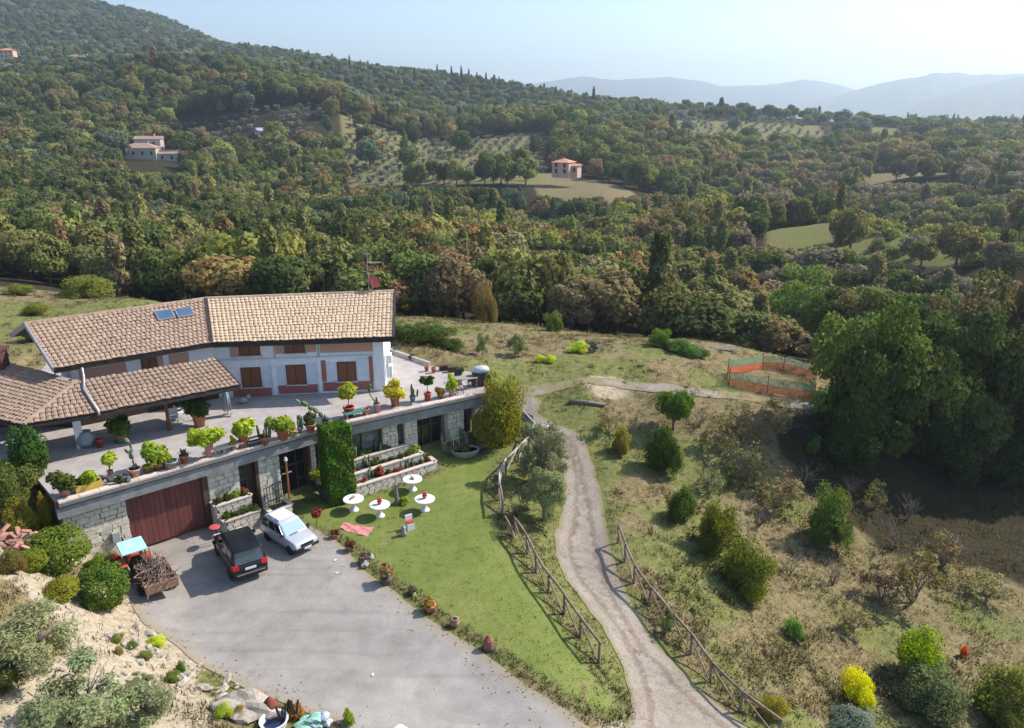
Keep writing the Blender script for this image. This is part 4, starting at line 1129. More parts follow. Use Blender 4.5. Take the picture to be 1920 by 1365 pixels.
POTS = [  # base px, base py, pot w, pot h, crown w, crown h, gap, tint, kind, pot colour, style, label
 (375,799,26,26,60,42,-5,DKGREEN,'lem','t','','large dark green lemon bush in a terracotta pot at the porch right corner'),
 (229,827,23,19,54,32,-5,GREEN,'lem','p','','bushy green lemon in a pink pot on a green saucer before the porch'),
 (187,838,13,15,0,0,0,GREEN,'','r','','small red pot with nothing growing in it in front of the porch shade'),
 (123,930,22,17,50,36,-5,MID,'lem','p','','bushy plant in a pink pot on the left end corner of the terrace'),
 (166,916,30,13,38,28,-5,YGREEN,'lem','y','box','sparse yellow leaved plant in a low ochre box near the terrace left end'),
 (208,892,12,10,34,26,4,YGREEN,'ball','p','','small yellow green standard tree above the dark stones on the terrace edge'),
 (254,895,23,17,0,34,-2,GREYG,'pad','p','','broad prickly pear in a pale pink pot left of the garage door'),
 (277,884,17,11,14,6,-2,YELLOW,'lem','y','','low yellow pot on the terrace edge between pink pot and big lemon'),
 (299,880,27,15,58,46,-6,LIME,'lem','t','','big spreading lemon bush in a low terracotta bowl above the garage door'),
 (323,880,23,16,18,7,-3,GREYG,'lem','g','','grey stone basket pot with low grey succulents'),
 (347,870,17,17,0,17,-2,GREYG,'agv','t','','blue green agave spilling from an orange terracotta pot'),
 (394,858,18,31,60,38,-4,YGREEN,'lem','p','','bright yellow green lemon on a tall pink pot above the garage'),
 (438,846,11,11,14,20,-3,YELLOW,'lem','t','','small yellow seedling in a little pot beside a bigger lemon'),
 (458,840,19,27,54,36,-4,YGREEN,'lem','t','','bright yellow green lemon in a tall brown pot over the brown basement door'),
 (497,834,17,15,0,30,-3,GREYG,'col','t','','cluster of upright cactus stems in a terracotta pot'),
 (531,824,24,20,56,32,-4,LIME,'lem','t','','wide flat crowned lemon in a big terracotta pot above the dark glass door'),
 (549,819,15,13,14,12,-3,YELLOW,'lem','y','','small yellow flowering plant in an orange yellow pot'),
 (563,814,9,13,0,26,-1,GREYG,'col','b','','thin column cactus in a narrow blue grey pot'),
 (583,810,19,15,22,26,-4,MID,'lem','t','','small upright green plant in a terracotta pot left of the clipped hedge'),
 (611,798,13,10,0,36,-2,GREYG,'pad','d','','tall dark prickly pear in a black pot just behind the clipped hedge'),
 (655,781,21,19,44,34,5,YGREEN,'ball','r','','round lemon tree on a bare stem in a red pot right of the clipped hedge'),
 (686,779,15,13,0,0,0,GREEN,'','t','','orange pot standing unplanted at the end of the green table'),
 (708,773,14,17,0,26,-2,GREYG,'pad','p','','prickly pear with raised pads in a pale pot'),
 (741,761,19,19,40,32,-5,YELLOW,'lem','t','','bright yellow bush in a terracotta pot below the house corner'),
 (774,753,12,11,0,22,-1,GREYG,'col','b','','cluster of pale grey columnar cacti in a blue grey pot'),
 (802,751,14,15,30,20,9,DKGREEN,'ball','r','','dark green ball tree on a thin stem in a bright red pot'),
 (826,746,13,8,20,16,-2,(.32,.17,.05),'lem','t','','dried orange plant in a low pot on the terrace edge'),
 (847,742,13,13,22,30,-4,YGREEN,'lem','p','','upright yellow green bush in a pale pot near the terrace right end'),
 (862,707,9,11,16,13,-3,GREEN,'lem','r','','little green plant in a red pot by the garden table'),
 (800,696,9,10,0,0,0,GREEN,'','t','','left one of two orange pots standing against the low kerb'),
 (813,699,9,10,0,0,0,GREEN,'','t','','right one of two orange pots standing against the low kerb'),
 (225,908,13,8,20,9,-3,DKGREEN,'lem','d','','low dark ground plant in a black bowl among the stones'),
 (142,915,10,8,18,12,-2,RUST,'lem','t','','reddish brown small leaved plant beside the left corner pot'),
]
for i, (px, py, pw, ph, cw, chh, gap, tint, kind, pc, st, lab) in enumerate(POTS):
    p = W(px, py, T); k = proj(p)[2] / FPX; kv = k / .93
    t = thing('potted_plant', lab, 'potted plant' if kind else 'flower pot', p, random.uniform(0, .4) if st != 'box' else .7, 'pots along the terrace')
    if not kind: t.name = 'flower_pot'
    if py > 800 and i not in (0, 1, 2): t.location.z += 0.02
    w_, h_ = pw * k, ph * kv
    link('pot', pot_mesh(w_, h_, POTM[pc], st), t)
    MB().lathe([(w_ * .41, h_ * .88), (w_ * .40, h_ * .9)], n=10).build('soil', M_SOIL, t) if st != 'box' else MB().box((0, 0, h_ + .003), (w_ * 1.4, w_ * .66, .01)).build('soil', M_SOIL, t)
    if i == 1: MB().lathe([(w_ * .6, .0), (w_ * .65, .05)], n=14).build('saucer', pmat('green_plastic', (.05, .2, .12), (.07, .24, .15), 3, .5), t)
    if kind in ('lem', 'ball'):
        me = random.choice(LEM if kind == 'lem' else BALL); z0 = h_ + gap * kv
        MB().tube([(0, 0, h_ * .85), (.01, 0, z0 + chh * kv * .5)], [.035, .02], 6).build('stem', BARK, t)
        foliage(t, me, (cw * k * 1.12, cw * k * 1.12, chh * kv * 1.25), z0 - .02, tint)
    elif kind == 'pad': link('pads', random.choice(PAD), t, (0, 0, h_ * .85), random.uniform(0, 6), chh * kv * 1.25)
    elif kind == 'col': link('stems', random.choice(COLM), t, (0, 0, h_ * .85), random.uniform(0, 6), chh * kv * 1.1)
    elif kind == 'agv': link('leaves', random.choice(AGV), t, (0, 0, h_ * .85), random.uniform(0, 6), chh * kv * 1.9)

# other terrace things
M_GREENT = pmat('green_table_top', (.04, .16, .12), (.06, .2, .15), 3, .5)
M_IRON = pmat('black_iron', (.015, .015, .017), (.03, .03, .032), 8, .5)
p = W(667, 783, T); t = thing('garden_table', 'low green topped table under the red pot beside the clipped hedge', 'table', p, .62)
MB().box((0, 0, .42), (1.5, .6, .05)).build('table_top', M_GREENT, t)
for sx in (-.65, .65):
    for sy in (-.22, .22): MB().box((sx, sy, .2), (.07, .07, .4)).build('leg', M_PINKP, t)
p = W(428, 848, T); t = thing('stone_bench', 'pale stone slab bench on short dark legs between two lemon pots', 'bench', p, .71)
MB().box((0, 0, .42), (2.0, .5, .09)).build('seat', M_COPE, t)
for sx in (-.8, -.25, .3, .8): MB().box((sx, 0, .18), (.18, .36, .38)).build('leg', M_GREYP, t)
p = W(480, 838, T); t = thing('plant_stand', 'black wrought iron plant stand with three tiers beside the cactus pot', 'plant stand', p, .7)
for z in (.18, .42, .66): MB().box((0, .12 - z * .3, z), (.8, .22, .03)).build('shelf', M_IRON, t)
for sx in (-.4, .4): MB().tube([(sx, .3, 0), (sx, -.15, .75)], .02, 5).build('side_frame', M_IRON, t); MB().tube([(sx, -.3, 0), (sx, -.12, .72)], .02, 5).build('side_frame', M_IRON, t)
mb = MB(); rr = random.Random(3)
p = W(222, 903, T); t = thing('stone_pile', 'heap of dark rough stones on the terrace edge left of the garage door', 'stones', p)
for i in range(14): MB().blob((rr.uniform(-.8, .8), rr.uniform(-.25, .25) + .0, .12 + rr.uniform(0, .14)), (rr.uniform(.12, .25), rr.uniform(.1, .18), rr.uniform(.1, .16)), i, 1, .35).build('stone', pmat('dark_stone', (.05, .05, .055), (.14, .14, .145), 6, .95, .5), t)
p = W(163, 836, T); t = thing('stone_jar', 'bulky blue grey stone jar in the porch shade', 'jar', p)
MB().lathe([(.35, 0), (.52, .3), (.5, .6), (.3, .82), (.34, .9), (.26, .92)], n=16).build('jar_body', M_BLUEG, t, smooth=True); MB().lathe([(.24, .86), (.23, .88)], n=10).build('jar_mouth', M_DARK, t)
def wood_chair(px, py, rz, mat, lab, Z=T, name='garden_chair'):
    t = thing(name, lab, 'chair', W(px, py, Z), rz)
    MB().box((0, 0, .44), (.46, .46, .05)).build('seat', mat, t); MB().box((0, .22, .72), (.46, .04, .42)).build('backrest', mat, t)
    for sx in (-.2, .2):
        for sy in (-.2, .2): MB().box((sx, sy, .21), (.045, .045, .42)).build('leg', mat, t)
        MB().box((sx * 1.1, 0, .62), (.04, .44, .04)).build('armrest', mat, t)
    return t
M_WCH = pmat('white_plastic', (.65, .66, .68), (.75, .76, .77), 2, .5)
wood_chair(328, 794, .5, M_WCH, 'white chair standing in the shade under the porch roof, left of its neighbour')
wood_chair(338, 786, 2.4, M_WCH, 'white chair under the porch roof right beside the big lemon pot')
M_PARA = pmat('grey_canvas', (.2, .23, .27), (.3, .33, .37), 3, .9)
p = W(427, 779, T); t = thing('folded_parasol', 'folded blue grey parasol leaning at the right end of the porch', 'parasol', p)
MB().tube([(0, 0, 0), (.05, 0, 2.3)], .03, 6).build('pole', M_PIPE, t)
mb = MB()
for i in range(7):
    a = i * .9; mb.tube([(.05, 0, 2.15), (.13 * math.cos(a) + .03, .13 * math.sin(a), 1.2), (.22 * math.cos(a) + .02, .22 * math.sin(a), .35)], [.03, .09, .05], 5)
mb.build('canopy', M_PARA, t, smooth=True); MB().box((0, 0, .04), (.6, .6, .08)).build('base', M_GREYP, t)
p = W(456, 757, T); t = thing('stone_lion', 'small pale carved stone figure on the terrace right of the porch end', 'statue', p, .5)
MB().blob((0, 0, .22), (.38, .18, .2), 3, 2, .15).build('body', M_GREYP, t, smooth=True); MB().blob((.36, 0, .42), (.15, .14, .17), 4, 2, .12).build('head', M_GREYP, t, smooth=True)
# garden table with chairs and covered barbecue at the right end
p = W(874, 727, T); t = thing('wooden_table', 'weathered wooden table near the terrace right end', 'table', p, .35)
MB().box((0, 0, .74), (1.5, .85, .05)).build('table_top', M_WOODP, t)
for sx in (-.65, .65):
    for sy in (-.33, .33): MB().box((sx, sy, .36), (.07, .07, .72)).build('leg', M_WOODP, t)
wood_chair(862, 738, .35, M_WOODP, 'weathered wooden chair on the near side of the wooden table')
wood_chair(884, 724, -1.3, M_DKP, 'dark chair on the right side of the wooden table')
wood_chair(858, 714, 3.4, M_DKP, 'dark chair on the far side of the wooden table')
p = W(902, 722, T); t = thing('covered_barbecue', 'barbecue under a dark cover with a shiny pale top by the terrace end', 'barbecue', p, .3)
MB().box((0, 0, .5), (1.25, .7, 1.0), taper=.9).build('cover', M_DKP, t)
tmp = MB().lathe([(.62, 1.0), (.6, 1.2), (.42, 1.36), (.1, 1.42)], n=16, sy=.6); tmp.build('cover_top', pmat('pale_foil', (.35, .42, .5), (.55, .62, .7), 6, .35, .4, 20), t, smooth=True)
p = W(838, 692, T)
for j, (px, py, lab) in enumerate(((832, 694, 'dark wooden crate left of the plant pots by the far kerb'), (848, 697, 'dark wooden crate right of its twin by the far kerb'))):
    t = thing('wooden_crate', lab, 'crate', W(px, py, T), .3, 'crates by the far kerb')
    for z in (.08, .22, .36): MB().box((0, 0, z), (.62, .42, .1)).build('slat', M_FRAME, t)
k0, k1 = W(716, 655, T), W(806, 686, T)
kb = thing('kerb_wall', 'low pale kerb along the far side of the terrace', 'wall', (k0 + k1) / 2)
d = (k1 - k0).normalized(); MB().box((k0 + k1) / 2 + Vector((0, 0, .14)), ((k1 - k0).length, .22, .3), Matrix((d, Vector((-d.y, d.x, 0)), Vector((0, 0, 1)))).transposed()).build('kerb', M_CONC, kb, world=True)
for px, py, lab in ((742, 662, 'dark cat sized bundle on the far terrace kerb, nearer the house'), (771, 674, 'dark bundle on the far terrace kerb, farther from the house')):
    t = thing('plant_bundle', lab, 'bundle', W(px, py, T), 0, 'dark bundles on the kerb'); MB().blob((0, 0, .2), (.22, .18, .22), px, 2, .3).build('bundle', M_DKP, t)

# ================================================================== FRONT GARDEN
def on_ground(px, py): return G(px, py)
# clipped hedge column
p = G(637, 936); kx = proj(p)[2] / FPX
t = thing('clipped_hedge', 'tall square clipped evergreen column standing against the basement wall', 'hedge', p, .55)
g = np.random.default_rng(5); n_ = 9000
hw, hd, hh = .78, .72, 4.75
P = []; Nn = []
fc = g.choice(5, n_, p=[.25, .25, .21, .21, .08])
uu_ = g.uniform(-1, 1, n_); vv_ = g.uniform(0, 1, n_)
for i in range(n_):
    f = fc[i]; bul = 1 + .05 * math.sin(vv_[i] * 17 + uu_[i] * 3) + g.normal(0, .035)
    if f == 0: P.append((hw * bul, uu_[i] * hd, vv_[i] * hh)); Nn.append((1, 0, .3))
    elif f == 1: P.append((-hw * bul, uu_[i] * hd, vv_[i] * hh)); Nn.append((-1, 0, .3))
    elif f == 2: P.append((uu_[i] * hw, hd * bul, vv_[i] * hh)); Nn.append((0, 1, .3))
    elif f == 3: P.append((uu_[i] * hw, -hd * bul, vv_[i] * hh)); Nn.append((0, -1, .3))
    else: P.append((uu_[i] * hw, (vv_[i] * 2 - 1) * hd, hh + g.normal(0, .05))); Nn.append((0, 0, 1))
v_ = leaves(np.array(P), np.array(Nn), .13, g, .55, 1.8)
o = link('foliage', npmesh('foliage', v_, 4, LEAF), t); o['tint'] = (.085, .15, .02)
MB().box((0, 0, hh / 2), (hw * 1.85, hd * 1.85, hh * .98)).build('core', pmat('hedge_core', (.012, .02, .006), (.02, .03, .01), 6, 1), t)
# white tables
M_TABLE = pmat('white_cement', (.72, .72, .71), (.8, .8, .79), 3, .7, .05)
M_DRIFT = pmat('driftwood', (.2, .12, .06), (.38, .26, .15), 8, .9, .4)
M_FLRED = pmat('red_flowers', (.42, .02, .03), (.52, .05, .05), 10, .7)
def round_table(px, py, lab):
    t = thing('garden_table', lab, 'table', G(px, py), random.uniform(0, 6), 'white round tables on the lawn')
    MB().lathe([(.0, .70), (.56, .70), (.6, .725), (.6, .765), (.57, .785), (0, .785)], n=28, cap=False).build('table_top', M_TABLE, t, smooth=False)
    MB().lathe([(.27, -.03), (.27, .06), (.17, .12), (.12, .3), (.15, .5), (.24, .66), (.26, .7)], n=16).build('pedestal', M_TABLE, t, smooth=True)
    return t
TB = []
for px, py, lab in ((664, 957, 'white round pedestal table nearest the clipped hedge, brown ornament on top'), (713, 968, 'white round pedestal table nearest the camera with a red pot, right of the hedge'),
                    (774, 919, 'white round pedestal table closest to the stone terraces, driftwood on top'), (797, 957, 'white round pedestal table farthest right with red flowers on top')):
    TB.append(round_table(px, py, lab))
def driftwood(tb, lab, s):
    p = tb.location + Vector((0, 0, .785)); t = thing('driftwood', lab, 'ornament', p, s)
    MB().tube([(-.22, 0, .05), (-.05, .03, .1), (.1, -.02, .07), (.24, .03, .16)], [.05, .07, .05, .02], 6).build('branch', M_DRIFT, t, smooth=True); MB().tube([(0, 0, .08), (.05, .1, .2)], [.04, .015], 5).build('knot', M_DRIFT, t)
driftwood(TB[0], 'brown driftwood ornament on the table nearest the hedge', 1); driftwood(TB[2], 'brown driftwood ornament on the table by the stone terraces', 2.2)
def redpot(tb, lab):
    t = thing('flower_pot', lab, 'flower pot', tb.location + Vector((0, 0, .785)))
    MB().lathe([(.09, 0), (.13, .16), (.15, .18)], n=12).build('pot', M_REDP, t)
    for i in range(9): a = i * .7; MB().blob((.1 * math.cos(a), .1 * math.sin(a), .22 + .06 * (i % 3)), (.07, .07, .06), i, 1, .2).build('flower', M_FLRED, t)
redpot(TB[1], 'red potted flowers on the table nearest the camera'); redpot(TB[3], 'red potted flowers on the rightmost table')
# statue between the tables
p = G(744, 946); t = thing('statue', 'slender pale grey tree stump statue between the white tables', 'statue', p)
MB().tube([(0, 0, -.05), (.03, 0, .4), (-.02, .03, .9), (.05, 0, 1.3)], [.2, .13, .11, .07], 8).build('stem', BARKG, t, smooth=True)
MB().tube([(-.02, .03, .85), (-.2, .05, 1.25)], [.07, .03], 6).build('limb', BARKG, t); MB().tube([(.02, 0, 1.0), (.25, 0, 1.45)], [.05, .02], 6).build('limb', BARKG, t)
t = thing('flower_clump', 'pale leafy clump at the foot of the grey statue', 'plant', G(756, 944)); foliage(t, LEM[0], (.9, .9, .5), 0, LIME)
# red and white seat with its little stone neighbour
p = G(769, 992); t = thing('painted_stool', 'small white seat with red cushion on the lawn', 'seat', p, .5)
MB().box((0, 0, .22), (.42, .36, .44)).build('base', M_TABLE, t); MB().box((0, 0, .47), (.4, .34, .08)).build('cushion', M_REDP, t); MB().box((0, .17, .62), (.42, .06, .42)).build('backrest', M_TABLE, t)
p = G(757, 1004); t = thing('stone_ornament', 'pointed grey stone ornament left of the red and white seat', 'ornament', p)
MB().lathe([(.2, 0), (.17, .2), (.12, .4), (.14, .5), (.02, .62)], n=10).build('stone', M_GREYP, t, smooth=True)
# pink blanket on the grass
c4 = [G(645, 981), G(636, 992), G(688, 1007), G(701, 991)]
mb = MB(); nx, ny = 14, 8
for i in range(nx + 1):
    for j in range(ny + 1):
        a = c4[1].lerp(c4[2], i / nx); b = c4[0].lerp(c4[3], i / nx); pp = a.lerp(b, j / ny)
        mb.v.append((pp.x + .05 * math.sin(j * 1.7), pp.y + .06 * math.sin(i * 1.1), Hs(pp.x, pp.y) + .04 + .03 * math.sin(i * 1.3) * math.cos(j * 1.9) + .02 * math.sin(i * .7 + j)))
for i in range(nx):
    for j in range(ny): a = i * (ny + 1) + j; mb.f.append((a, a + ny + 1, a + ny + 2, a + 1)); mb.m.append(0)
o = mb.build('blanket', pmat('pink_cloth', (.5, .18, .17), (.62, .27, .25), 4, .95, .2)); tag(o, 'crumpled pink blanket spread on the lawn edge near the cars', 'blanket')
sm = o.modifiers.new('thickness', 'SOLIDIFY'); sm.thickness = .02
# pots, stumps and stones along the edge between gravel and lawn
EDGE = [(594, 985, .35, 'red', 'spindly red leaved plant on the lawn behind the silver car'), (628, 1009, .42, 'pot', 'reddish plant pot first in the row along the gravel'),
        (656, 1033, .5, 'pot2', 'brown pot with dry leaves second in the row along the gravel'), (686, 1056, .62, 'stone', 'low grey stone cluster with dry twigs third in the row along the gravel'),
        (725, 1093, .8, 'dry', 'big tan dried plant on a dark stump in the row along the gravel'), (774, 1113, .42, 'stone2', 'small pale stone with dry tuft in the row along the gravel'),
        (807, 1147, .55, 'pot3', 'orange brown planter with dark shadow in the row along the gravel'), (853, 1174, .5, 'jar', 'pink brown clay jar in the row along the gravel'),
        (916, 1216, .6, 'stump', 'pointed red brown stump nearest the camera in the row along the gravel')]
for px, py, s, kd, lab in EDGE:
    p = G(px, py); t = thing('border_pot', lab, 'garden pot', p, random.uniform(0, 6), 'pots along the gravel edge')
    if kd == 'red':
        MB().tube([(0, 0, 0), (.03, .02, .8)], .02, 5).build('stem', BARK, t); foliage(t, LEM[1], (.85, .85, .8), .5, (.25, .05, .04))
    elif kd in ('pot', 'pot2', 'pot3'):
        MB().lathe([(s * .35, -.03), (s * .5, s * .6), (s * .54, s * .7), (s * .42, s * .7)], n=12).build('pot', M_TERRA if kd != 'pot2' else M_DRIFT, t, smooth=True)
        foliage(t, LEM[2], (s * 1.3, s * 1.3, s * .9), s * .55, RUST if kd != 'pot3' else (.3, .2, .04))
    elif kd in ('stone', 'stone2'):
        for i in range(4 if kd == 'stone' else 2): MB().blob((random.uniform(-.3, .3) * s * 2, random.uniform(-.15, .15), s * .22), (s * .45, s * .35, s * .32), i + px, 2, .25).build('stone', M_GREYP if kd == 'stone' else M_STONE, t)
        foliage(t, LEM[3], (s * 1.5, s * 1.2, s * .9), s * .2, (.2, .17, .11))
    elif kd == 'dry':
        MB().lathe([(.3, -.03), (.33, .3), (.26, .36)], n=10).build('stump', BARK, t); foliage(t, BALL[0], (1.0, 1.0, .9), .22, (.36, .22, .11))
    elif kd == 'jar': MB().lathe([(.17, -.03), (.23, .14), (.22, .28), (.15, .36), (.2, .42), (.14, .41)], n=12).build('jar', M_DRIFT, t, smooth=True); MB().lathe([(.13, .405), (.12, .412)], n=8).build('mouth', M_DARK, t)
    else: MB().lathe([(.3, -.03), (.26, .2), (.22, .45), (.1, .62), (.02, .7)], n=9).build('stump', pmat('red_bark', (.2, .07, .05), (.32, .14, .1), 7, .95, .4), t); MB().lathe([(.34, -.02), (.3, .12)], n=9).build('stump_foot', M_DKP, t)

# stone planters
M_PSOIL = pmat('bed_soil', (.07, .05, .03), (.13, .095, .06), 6, 1, .5)
def planter_wall(t, pts, h, th, mat=M_STONE, bl=.38, z0=-.1, cap=True):
    """a course wall of separate blocks along a polyline"""
    for a, b in zip(pts[:-1], pts[1:]):
        a = Vector(a); b = Vector(b); L = (b - a).length; n_ = max(1, int(L / bl)); dd = (b - a).normalized(); ang = math.atan2(dd.y, dd.x)
        rows = max(1, int(round((h - z0) / .24)))
        for r_ in range(rows):
            for j in range(n_):
                hh_ = (h - z0) / rows; o_ = .5 * (r_ % 2) / n_
                pp = a.lerp(b, min((j + .5) / n_ + o_ * .5, 1 - .5 / n_)); pp = pp + Vector((0, 0, z0 + hh_ * (r_ + .5)))
                link('stone', random.choice(STONES), t, pp - t.location, ang + random.uniform(-.03, .03), (L / n_ * .95, th, hh_ * .94))
        if cap:
            Mx = Matrix((dd, Vector((-dd.y, dd.x, 0)), Vector((0, 0, 1)))).transposed()
            MB().box((a + b) / 2 + Vector((0, 0, h + .03)), (L + .05, th + .1, .07), Mx).build('coping', M_COPE, t, world=True)
def bed(t, pts, z, name='soil'):
    mb = MB(); mb.add([Vector((p.x, p.y, z)) for p in pts], [tuple(range(len(pts)))]); o = mb.build(name, M_PSOIL, t, world=True); return o
# two tier planter by the garage
a, d, n, L = S0
ux = uga1 + .25
w0 = a + d * (ub1 + .05) - n * SET; w1 = a + d * (u2 - .05) - n * SET
for dist, h, lab, s in ((.75, 1.5, 'upper stone planter tier with flowers beside the garage door', 0), (1.5, .8, 'lower stone planter tier with green plants behind the black car', 1)):
    f0 = w0 + n * dist + d * (.15 * s); f1 = w1 + n * dist + d * (.3 + .1 * s)
    z = 0; f0.z = f1.z = 0
    t = thing('stone_planter', lab, 'planter', ((f0 + f1) / 2).to_tuple(), 0, 'tiered planters by the garage')
    bk0 = w0 + n * .05; bk1 = w1 + n * .05; bk0.z = bk1.z = 0
    planter_wall(t, [bk0.lerp(f0, .1), f0, f1, bk1.lerp(f1, .1)], h, .16)
    bed(t, [bk0, f0, f1, bk1], h - .06)
    for j in range(4):
        q_ = f0.lerp(f1, (j + .5) / 4) - n * .3; o = foliage(t, random.choice(LEM), (.7, .6, .6), h - .08, random.choice((GREEN, LIME, MID)), (q_.x - t.location.x, q_.y - t.location.y), 'plant')
    if s == 0:
        q_ = f0.lerp(f1, .85) - n * .3; foliage(t, LEM[0], (.5, .5, .6), h, (.4, .1, .03), (q_.x - t.location.x, q_.y - t.location.y), 'plant')
        q_ = f0.lerp(f1, .4) - n * .4; o = link('twigs', bare_mesh('twigs', 5, BARK, 4), t, (q_.x - t.location.x, q_.y - t.location.y, h - .1), 0, 1.2)
# planter with iron trellis at the dark glass door
f0 = G(512, 985); f1 = G(548, 968); 
t = thing('stone_planter', 'dark stone planter with an iron trellis in front of the dark glass door', 'planter', (f0 + f1) / 2)
bk = [p - n * .8 for p in (f0, f1)]
planter_wall(t, [bk[0], f0, f1, bk[1]], .75, .16); bed(t, [bk[0], f0, f1, bk[1]], .7)
for j in range(8):
    q_ = bk[0].lerp(bk[1], j / 7); MB().tube([q_ + Vector((0, 0, .6)), q_ + Vector((0, 0, 2.0))], .02, 5).build('trellis_bar', M_IRON, t, world=True)
for z in (1.05, 1.5, 1.98): MB().tube([bk[0] + Vector((0, 0, z)), bk[1] + Vector((0, 0, z))], .025, 5).build('trellis_rail', M_IRON, t, world=True)
# orange lamp post
p = G(543, 936); t = thing('lamp_post', 'slim orange wooden post with crossbar and small white lamp at the dark glass door', 'lamp post', p)
MB().tube([(0, 0, -.05), (0, 0, 2.5)], .06, 6).build('post', pmat('orange_wood', (.3, .11, .04), (.4, .16, .06), 5, .8), t); MB().box((0, 0, 1.75), (.6, .06, .06), Matrix.Rotation(.7, 3, 'Z')).build('crossbar', M_WOODP, t); MB().lathe([(.05, 2.5), (.11, 2.55), (.09, 2.75), (.02, 2.82)], n=10).build('lamp', M_WCH, t)
# dark rolled bundle beside the hedge
a1, b1 = G(592, 918), G(624, 948)
t = thing('rolled_tarpaulin', 'dark rolled tarpaulin lying on the grass left of the clipped hedge', 'tarpaulin', (a1 + b1) / 2)
MB().tube([a1 + Vector((0, 0, .55)), (a1 + b1) / 2 + Vector((0, 0, .35)), b1 + Vector((0, 0, .22))], [.22, .26, .2], 9).build('roll', pmat('dark_sheet', (.02, .022, .03), (.05, .052, .06), 5, .5, .4), t, smooth=True, world=True)
t = thing('shrub', 'light green shrub between the basement wall and the clipped hedge', 'shrub', G(600, 915)); foliage(t, LEM[2], (1.2, 1.2, 1.9), .1, LIME); MB().tube([(0, 0, -.05), (0, 0, 1.0)], .03, 5).build('stem', BARK, t)
# three long stone terraces with cacti
TIER = [((664, 934), (817, 880), .62, 'lowest long stone terrace bed behind the white tables'), ((664, 908), (800, 858), .85, 'middle long stone terrace bed full of low plants'), ((668, 886), (775, 846), 1.15, 'highest stone terrace bed with tall cacti under the windows')]
fronts = []
for (a_, b_, h, lab) in TIER:
    pa, pb = G(*a_), G(*b_)
    if fronts: 
        off = .95 * len(fronts); pa = fronts[0][0] - S1[2] * off + S1[1] * .1; pb = fronts[0][1] - S1[2] * off - S1[1] * .5 * len(fronts)
    fronts.append((pa, pb)); z = (Hs(pa.x, pa.y) + Hs(pb.x, pb.y)) / 2; pa.z = pb.z = z
    t = thing('terrace_bed', lab, 'planter', (pa + pb) / 2, 0, 'stone terrace beds')
    nb = S1[2]
    planter_wall(t, [pa, pb, pb - nb * .85], h, .2, M_STONE, .42, -.15)
    bed(t, [pa, pb, pb - nb * .9, pa - nb * .9], z + h - .08)
    Lb = (pb - pa).length
    for j in range(int(Lb / .55)):
        q_ = pa.lerp(pb, (j + .5) / int(Lb / .55)) - nb * random.uniform(.25, .7); lx, ly = q_.x - t.location.x, q_.y - t.location.y
        kd = random.random()
        if kd < .55: s = random.uniform(.4, .9); foliage(t, random.choice(LEM), (s, s, s * .9), h - .1, random.choice((GREEN, LIME, GREYG, MID, (.3, .1, .04))), (lx, ly), 'plant')
        elif kd < .72: link('plant', random.choice(PAD), t, (lx, ly, h - .1), random.uniform(0, 6), random.uniform(.8, 1.6) * (1 + (h > 1) * .5))
        elif kd < .87: link('plant', random.choice(AGV), t, (lx, ly, h - .1), random.uniform(0, 6), random.uniform(.8, 1.3))
        else: link('plant', random.choice(COLM), t, (lx, ly, h - .1), random.uniform(0, 6), random.uniform(.7, 1.1) * (1 + (h > 1) * .4))
# oval stone basin and the round backed seat behind it
p = G(873, 856); t = thing('stone_basin', 'oval stone basin planted with greenery on the lawn before the right basement doors', 'planter', p, .3)
MB().lathe([(.55, -.05), (.85, .2), (1.0, .5), (1.02, .56), (.88, .56), (.84, .46)], n=24, sy=.62).build('basin', M_GREYP, t, smooth=True); MB().lathe([(.84, .45), (.82, .46)], n=20, sy=.62).build('soil', M_SOIL, t); foliage(t, LEM[1], (1.35, .8, .45), .42, GREEN)
p = G(852, 842); t = thing('carved_trunk', 'big hollow carved trunk with a light wooden chair in it behind the stone basin', 'trunk', p, .4)
mb = MB(); n_ = 13
for i in range(n_):
    a_ = -.3 + (math.pi + .6) * i / (n_ - 1); r_ = .85
    hh_ = .7 + .75 * math.sin(math.pi * i / (n_ - 1))
    mb.box((r_ * math.cos(a_), r_ * math.sin(a_) * .7, hh_ / 2 - .1), (.16, .28, hh_ + .2), Matrix.Rotation(a_, 3, 'Z'))
mb.build('hollow_wall', BARKG, t); MB().lathe([(.9, -.08), (.88, .5), (.8, .5)], n=16, sy=.72).build('trunk_base', BARK, t)
wood_chair(853, 832, .5, pmat('light_green_wood', (.3, .36, .22), (.4, .45, .3), 4, .8), 'light greenish wooden chair standing in the hollow trunk', Z=p.z + .55)
t = thing('ivy_mound', 'dark grey green ground plants with pale stones under the big yellow bush', 'plant', G(903, 834)); foliage(t, LEM[0], (1.3, 1.0, .8), -.05, GREYG); MB().blob((.1, -.4, .15), (.3, .2, .2), 9, 2, .2).build('stone', M_GREYP, t)
# ================================================================== VEHICLES
M_BLACKP = pmat('black_paint', (.005, .006, .009), None, 1, .32, spec=.4, coat=.25)
M_SILV = pmat('silver_paint', (.5, .52, .55), None, 1, .3, spec=.6, metal=.25, coat=.8)
M_TYRE = pmat('tyre_rubber', (.012, .012, .012), (.025, .025, .025), 10, .9)
M_RIM = pmat('alloy', (.35, .35, .36), None, 1, .35, metal=.8)
M_CGLASS = pmat('car_glass', (.012, .014, .016), None, 1, .06, spec=.8)
M_SUVG = pmat('sky_toned_glass', (.035, .055, .085), None, 1, .12, spec=.8)  # blue of the reflected sky mixed into the glass colour
M_CGL2 = pmat('bright_glass', (.30, .42, .5), None, 1, .08, spec=.8)
M_TAIL = pmat('red_lamp', (.5, .015, .02), None, 1, .2)
M_HEAD = pmat('clear_lamp', (.6, .62, .65), None, 1, .12, spec=.8)
